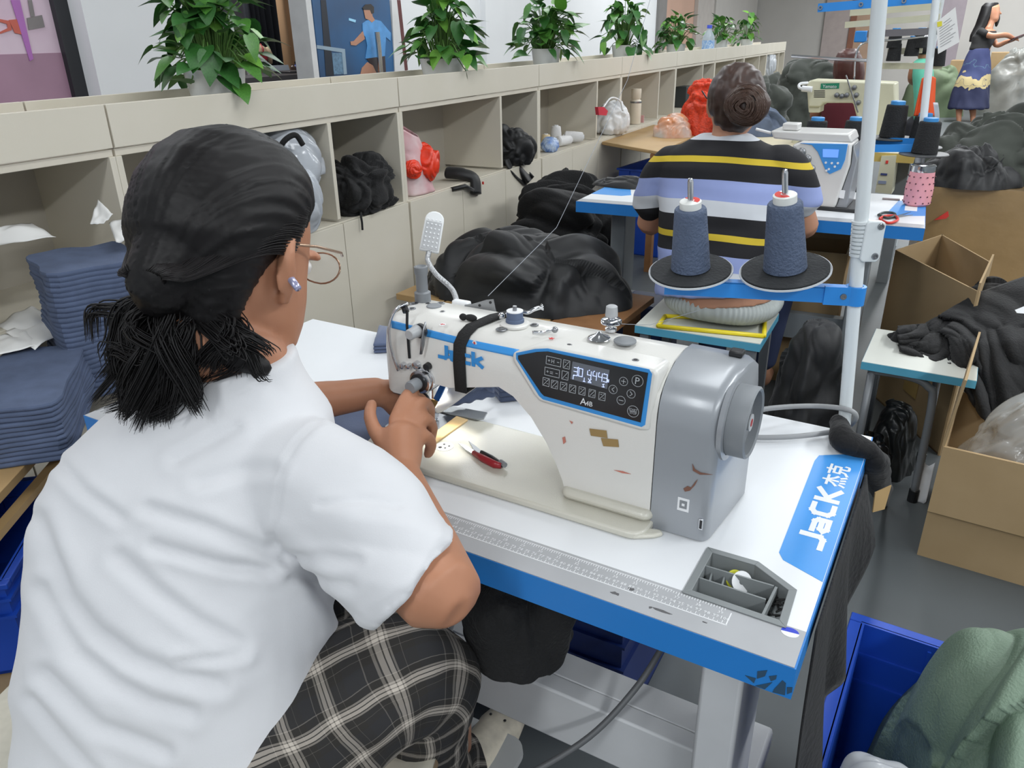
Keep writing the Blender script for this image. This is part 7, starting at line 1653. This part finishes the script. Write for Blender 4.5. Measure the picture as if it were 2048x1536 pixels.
b = MB(); b.tube(bez([PY(1616, 166, YM), PY(1600, 168, YM-.02), PY(1600, 176, YM-.04), PY(1622, 178, YM-.05)], 5), .008, 8); b.build('lamp_neck', m_pwhite, cm, smooth='all')
b = MB(); b.tube([PY(1604, 177, YM-.05), PY(1624, 179, YM-.05)], .016, 12); b.build('lamp_shade', m_pwhite, cm, smooth=True)
b = MB(); b.tube([PY(1692, 150, YM-.01), PY(1716, 225, YM-.03)], .004, 6); b.build('thread_rod', m_steel, cm)
# blue denim heap and dark olive heaps by the shelf end
heap('cloth_heap', (.02, 4.50, .748), .20, .16, .17, mat('denim_blue', (96, 108, 130), .85, var=.15, scale=10), 111, 'blue grey denim heap at the left end of the third table', amp=.035, k=10, n=90, nv=40)
heap('cloth_heap', (-.50, 6.3, .0), .40, .45, 1.0, m_olive, 112, 'dark olive cloth heap by the far shelf units', amp=.07, k=6, n=90, nv=50, pw=4)
heap('cloth_heap', (-.30, 7.6, .0), .40, .45, 1.08, m_olive, 113, 'dark olive cloth heap at the far end of the shelf', amp=.07, k=6, n=90, nv=50, pw=4)
# control box on a shelf under the third table
cb_ = thing('control_box', 'cream control box with small red label below the third table', 'control box')
def czp(name, pts, m, y0, y1, y): b = MB(); b.prism([(PY(x, yy, y).x, PY(x, yy, y).z) for x, yy in pts], y0, y1, lambda u, v, h: (u, h, v)); return b.build(name, m, cb_)
czp('box_body', [(1763, 312), (1793, 311), (1783, 388), (1750, 385)], m_crm, 3.92, 4.05, 3.92)
czp('red_label', [(1772, 321), (1777, 321), (1776, 327), (1771, 327)], mat('label_red', (210, 60, 52), .5), 3.915, 3.921, 3.92)
czp('blue_label', [(1762, 346), (1775, 347), (1774, 351), (1761, 350)], mat('label_navy', (60, 70, 120), .5), 3.915, 3.921, 3.92)
czp('printed_lines', [(1757, 361), (1773, 362), (1772, 368), (1756, 367)], mat('ink_blue', (140, 150, 176), .6), 3.915, 3.921, 3.92)
# blue spool box on the bar, far cones
FC = [(1787, 96, 5.0, 'small black thread cone on the far rack, upper left'), (1786, 122, 5.0, 'small black thread cone on the far rack, lower left'), (1822, 112, 5.0, 'small black thread cone on the far rack, centre'), (1838, 96, 5.0, 'small black thread cone on the far rack beside the green top'), (1874, 132, 5.07, 'small black thread cone on the far rack, right of the white pole')]
rk = thing('thread_rack', 'pale far thread rack with rows of eyelet bars behind the third table', 'rack', (PY(1880, 200, 5.05).x, 5.05, .0))
I3 = M4.Translation(-V(rk.location))
for (xa, ya, xb, yb) in ((1700, 26, 1880, 12), (1690, 50, 1880, 34), (1740, 132, 1885, 132), (1775, 104, 1845, 100)):
    a, c = PY(xa, ya, 5.05), PY(xb, yb, 5.05); b = MB(); d = (c-a).normalized(); F = frame(a, d, (0, 0, 1)); b.box((0, -.018, -.006), ((c-a).length, .018, .006)); b.build('eyelet_bar', m_crm, rk, mtx=I3 @ F)
for x in (1760, 1882):
    a = PY(x, 10, 5.07); b = MB(); b.tube([(a.x, a.y, 0.0), (a.x, a.y, a.z+.1)], .014, 10); b.build('post', m_pole, rk, mtx=I3)
for x, y, Y_, lb in FC:
    c = PY(x, y, Y_-.02); cone_thread('thread_cone', c, V((0, 0, 1)), .10, .042, .034, m_bthr, m_bcap, lb, 'small black thread cones on the far rack')
b = MB(); c = PY(1722, 74, 5.0); b.box((-.035, -.03, -.03), (.035, .03, .035), M4.Translation(c)); tag(b.build('blue_box', m_arm, None, bevel=.006), 'small blue tension box on the far thread rack', 'box')
b = MB(); b.tube(bez([PY(1708, 160, 4.9), PY(1712, 110, 4.9), PY(1730, 85, 4.9), PY(1790, 80, 4.9), PY(1860, 72, 4.9)], 6), .006, 8); tag(b.build('steel_tube', m_chrome, None, smooth='all'), 'bent chrome tube curving over the far machine', 'tube')

# ------------------------------------------------------------------ further people
def simple_person(name_label, loc, parts): 
    t = thing('person', name_label, 'person', loc); return t
YW = 5.15
w3 = thing('person', 'woman with long brown hair in a maroon top, seated far back', 'person', (PY(1690, 250, YW).x, YW, 0))
def rg(xl, xr, y, Y_, th, n=20): a, c = PY(xl, y, Y_), PY(xr, y, Y_); m_ = (a+c)/2; d = (c-a)/2; return [m_ + d*cos(2*pi*i/n) + V((0, th*sin(2*pi*i/n), 0)) for i in range(n)]
b = MB(); b.loft([rg(1678, 1716, y, YW, .08) for y in (105, 115)] + [rg(1682, 1712, 150, YW, .08), rg(1690, 1704, 168, YW, .05)]); b.loft([rg(1690, 1706, 160, YW, .05), rg(1688, 1708, 185, YW, .06)])
for s_, x0, x1, x2 in ((-1, 1645, 1632, 1650), (1, 1738, 1752, 1736)): limb(b, [PY(x0, 195, YW), PY(x1, 230, YW+.06), PY(x2, 240, YW+.28)], [.045, .042, .03], 12)
put(remesh(b, .012, 3, None, 'body'), 'body', m_skin, w3)
b = MB(); b.loft([rg(xl, xr, y, YW-.02, th) for xl, xr, y, th in ((1690, 1712, 97, .04), (1676, 1722, 106, .09), (1668, 1728, 125, .11), (1666, 1730, 145, .10), (1668, 1728, 165, .07), (1674, 1724, 178, .05))]); put(remesh(b, .01, 3, lambda p, n: .006*NZ.noise(V((p.x*40, p.y*40, p.z*8))), 'hair'), 'hair', mat('hair_auburn', (84, 48, 42), .45, var=.2, scale=20), w3)
b = MB(); b.loft([rg(xl, xr, y, YW, th) for xl, xr, y, th in ((1680, 1716, 172, .07), (1650, 1738, 186, .10), (1640, 1744, 205, .12), (1644, 1742, 240, .13), (1646, 1742, 300, .14), (1640, 1745, 340, .16))]); put(remesh(b, .012, 3, None, 'maroon_top'), 'maroon_top', mat('cloth_maroon', (92, 30, 40), .85), w3)
b = MB(); 
for s_ in (-1, 1): limb(b, [PY(1692+s_*20, 335, YW), PY(1692+s_*22, 320, YW+.4), V((PY(1692+s_*20, 335, YW).x, YW+.4, .06))], [.09, .07, .05], 12)
put(remesh(b, .015, 3, None, 'trousers'), 'trousers', mat('trousers_dark', (40, 40, 46), .9), w3)
YG = 7.4
w4 = thing('person', 'person in a mint green top half hidden by the far white pole', 'person', (PY(1846, 180, YG).x, YG, 0))
b = MB(); b.loft([rg(1832, 1856, y, YG, .08) for y in (92, 104)] + [rg(1836, 1852, 116, YG, .05), rg(1838, 1850, 124, YG, .05)]); limb(b, [PY(1832, 130, YG), PY(1826, 158, YG+.05), PY(1838, 166, YG+.3)], [.05, .045, .03], 10)
put(remesh(b, .012, 3, None, 'body'), 'body', m_skin, w4)
b = MB(); b.loft([rg(xl, xr, y, YG-.01, .09) for xl, xr, y in ((1836, 1852, 80), (1830, 1860, 90), (1831, 1859, 102), (1836, 1854, 108))]); b.build('hair', m_hair, w4, smooth='all', mtx=M4.Translation(-V(w4.location)))
b = MB(); b.loft([rg(xl, xr, y, YG, th) for xl, xr, y, th in ((1838, 1852, 116, .06), (1826, 1866, 124, .10), (1824, 1868, 150, .12), (1828, 1866, 200, .13), (1826, 1868, 250, .15))]); put(remesh(b, .014, 3, None, 'mint_top'), 'mint_top', mat('cloth_mint', (104, 196, 168), .8), w4)
b = MB()
for s_ in (-1, 1): limb(b, [PY(1846+s_*12, 245, YG), V((PY(1846+s_*12, 245, YG).x, YG, .3)), V((PY(1846+s_*12, 245, YG).x, YG, .03))], [.10, .08, .06], 12)
put(remesh(b, .015, 3, None, 'trousers'), 'trousers', mat('trousers_dark', (40, 40, 46), .9), w4)
# standing woman with patterned skirt
DW = 11.9; w5 = thing('person', 'standing woman with long dark hair, black top and patterned skirt, holding a tablet', 'person', (PD(1935, 248, DW).x, PD(1935, 248, DW).y, 0))
R0 = V((RT.x, RT.y, 0)).normalized()
def rw(xl, xr, y, th, dy=0., n=22): c = PD((xl+xr)/2, y, DW); hw = (xr-xl)/2*DW/FPX; return [c + R0*(hw*cos(2*pi*i/n)) + HV*(th*sin(2*pi*i/n)+dy) for i in range(n)]
def gw(x, y, dd=0.): return PD(x, y, DW) + HV*dd
b = MB(); b.loft([rw(1977, 1997, 8, .06), rw(1972, 1998, 14, .09), rw(1974, 1998, 26, .09), rw(1977, 1996, 38, .08), rw(1981, 1993, 44, .05)])
limb(b, [gw(1997, 24, -.03), gw(2000, 28, -.03)], [.012, .016], 8); limb(b, [gw(1984, 38), gw(1980, 52), gw(1976, 60)], [.05, .05, .06], 12)
b.loft([rw(1958, 1990, 60, .08), rw(1954, 1992, 72, .10), rw(1950, 1980, 95, .11), rw(1946, 1975, 110, .12)])
limb(b, [gw(1962, 64, -.05), gw(1968, 72, -.2), gw(1990, 70, -.28), gw(2006, 76, -.25)], [.05, .045, .04, .03], 12)
limb(b, [gw(1986, 66, .05), gw(1994, 90, .02), gw(2004, 84, -.1), gw(2014, 78, -.2)], [.045, .04, .035, .028], 12)
for k_ in range(4): limb(b, [gw(2006+k_, 74+k_*2, -.25), gw(2012+k_, 75+k_*2, -.27), gw(2016+k_*.5, 78+k_*1.5, -.26)], [.010, .009, .008], 8)
for x0, x1, fx_ in ((1922, 1918, 1914), (1944, 1946, 1950)): limb(b, [gw(1956, 105), gw((x0+1956)/2, 150), gw(x0, 200), gw(x1, 225), gw(x1, 243), gw(fx_, 250, -.06)], [.09, .085, .06, .045, .032, .03], 12)
put(remesh(b, .012, 3, None, 'body'), 'body', m_skin, w5)
b = MB(); b.loft([rw(1972, 1996, 5, .07, .0), rw(1966, 1998, 12, .10, .02), rw(1962, 1984, 30, .10, .04), rw(1956, 1978, 50, .09, .06), rw(1946, 1970, 70, .07, .07), rw(1943, 1962, 84, .05, .07)]); limb(b, [gw(1996, 20, .02), gw(1996, 38, .02), gw(1994, 52, .02)], [.03, .04, .02], 10); put(remesh(b, .012, 3, None, 'hair'), 'hair', m_hair, w5)
b = MB(); b.loft([rw(1955, 1992, 62, .10), rw(1946, 1992, 72, .125), rw(1944, 1984, 88, .135), rw(1941, 1978, 96, .14), rw(1940, 1977, 100, .14)]); limb(b, [gw(1958, 64, -.03), gw(1962, 70, -.14)], [.07, .06], 12); put(remesh(b, .012, 3, None, 'black_top'), 'black_top', m_blackj, w5)
def skirt_mat():
    m = bpy.data.materials.new('skirt_pattern'); m.use_nodes = True; nt = m.node_tree; bs = nt.nodes['Principled BSDF']; bs.inputs['Roughness'].default_value = .85
    tc = nt.nodes.new('ShaderNodeTexCoord'); sp = nt.nodes.new('ShaderNodeSeparateXYZ'); nt.links.new(tc.outputs['Object'], sp.inputs[0]); nz = nt.nodes.new('ShaderNodeTexNoise'); nz.inputs['Scale'].default_value = 7; nt.links.new(tc.outputs['Object'], nz.inputs['Vector'])
    ma = nt.nodes.new('ShaderNodeMath'); ma.operation = 'MULTIPLY_ADD'; nt.links.new(nz.outputs['Fac'], ma.inputs[0]); ma.inputs[1].default_value = .35; nt.links.new(sp.outputs[2], ma.inputs[2])
    r = nt.nodes.new('ShaderNodeValToRGB'); r.color_ramp.interpolation = 'CONSTANT'; e = r.color_ramp.elements; e[0].position = 0; e[0].color = (*lin((28, 34, 66)), 1); e[1].position = .66; e[1].color = (*lin((176, 160, 116)), 1)
    for p_, c_ in ((.70, (84, 80, 90)), (.71, (182, 166, 122)), (.82, (52, 62, 104)), (.98, (70, 92, 118)), (1.0, (50, 58, 100))): x = e.new(p_); x.color = (*lin(c_), 1)
    nt.links.new(ma.outputs[0], r.inputs[0]); nt.links.new(r.outputs[0], bs.inputs['Base Color']); return m
b = MB(); b.loft([rw(1940, 1977, 97, .14), rw(1932, 1978, 120, .17), rw(1918, 1977, 155, .20), rw(1906, 1976, 190, .22), rw(1899, 1975, 216, .24), rw(1900, 1974, 217, .22)]); put(remesh(b, .016, 3, lambda p, n: .03*NZ.noise(V((p.x*9, p.y*9, p.z*.8))), 'skirt'), 'skirt', skirt_mat(), w5)
b = MB(); F = frame(gw(2012, 75, -.30), R0 + V((0, 0, .35)), HV*-1 + V((0, 0, .4))); b.box((-.10, -.09, -.006), (.11, .09, .006), F); tag(b.build('tablet', mat('tablet_maroon', (84, 40, 52), .4), None), 'dark tablet held by the standing woman', 'tablet')
# far sacks, cartons and door
heap('woven_sack', (PZ(1893, 192, .0).x, 14.6, 0), .50, .40, .75, mat('sack_olive', (96, 112, 84), .7, var=.15, scale=5), 121, 'green woven sack on the floor far back, left of the standing woman', amp=.06, k=4, n=60, nv=30, pw=3, cat='sack')
for i, (x0, x1, yt, yb, lb) in enumerate(((1984, 2036, 150, 193, 'brown carton on the floor far back, right of the standing woman'), (1976, 2060, 106, 138, 'wide brown carton far back, stacked above the others'), (1900, 1916, 122, 132, 'small brown carton far back behind the green sack'))):
    a, c = PY(x0, yb, 15.2+.3*i), PY(x1, yb, 15.2+.3*i); zt = PY(x0, yt, 15.2+.3*i).z; z0 = max(0.0, a.z) if i else 0.0
    carton('carton', lb, (a.x, 15.2+.3*i, 0), 0, max(.2, c.x-a.x), .5, zt, (0, 0, 0, 0), open_=False)
heap('plastic_wrap', (PY(2030, 150, 15.0).x, 15.0, 0), .5, .3, 1.0, mat('film_grey', (150, 152, 148), .3, alpha=.7), 131, 'grey film wrapped bundle far back at the right edge', amp=.08, k=5, n=60, nv=30, cat='bundle')
b = MB(); b.box((PY(1700, 50, 17.38).x, 17.34, 0), (PY(1712, 50, 17.38).x, 17.40, 2.6)); b.box((PY(1758, 50, 17.38).x, 17.34, 0), (PY(1768, 50, 17.38).x, 17.40, 2.6)); structure(b.build('door_2', mat('frame_brown', (128, 84, 66), .6)))
b = MB(); b.box((PY(1712, 50, 17.38).x, 17.37, 0), (PY(1758, 50, 17.38).x, 17.40, 2.6)); structure(b.build('door_3', mat('door_tan', (168, 140, 118), .6)))
b = MB(); b.box((PY(1648, 50, 17.38).x, 17.36, 0), (PY(1700, 50, 17.38).x, 17.40, 3.4)); structure(b.build('trim_6', mat('panel_pinkgrey', (170, 158, 154), .7)))
b = MB(); b.box((PY(1860, 50, 17.38).x, 17.36, 0), (PY(1925, 50, 17.38).x, 17.40, 3.4)); structure(b.build('trim_7', mat('panel_mauve', (150, 140, 146), .7)))
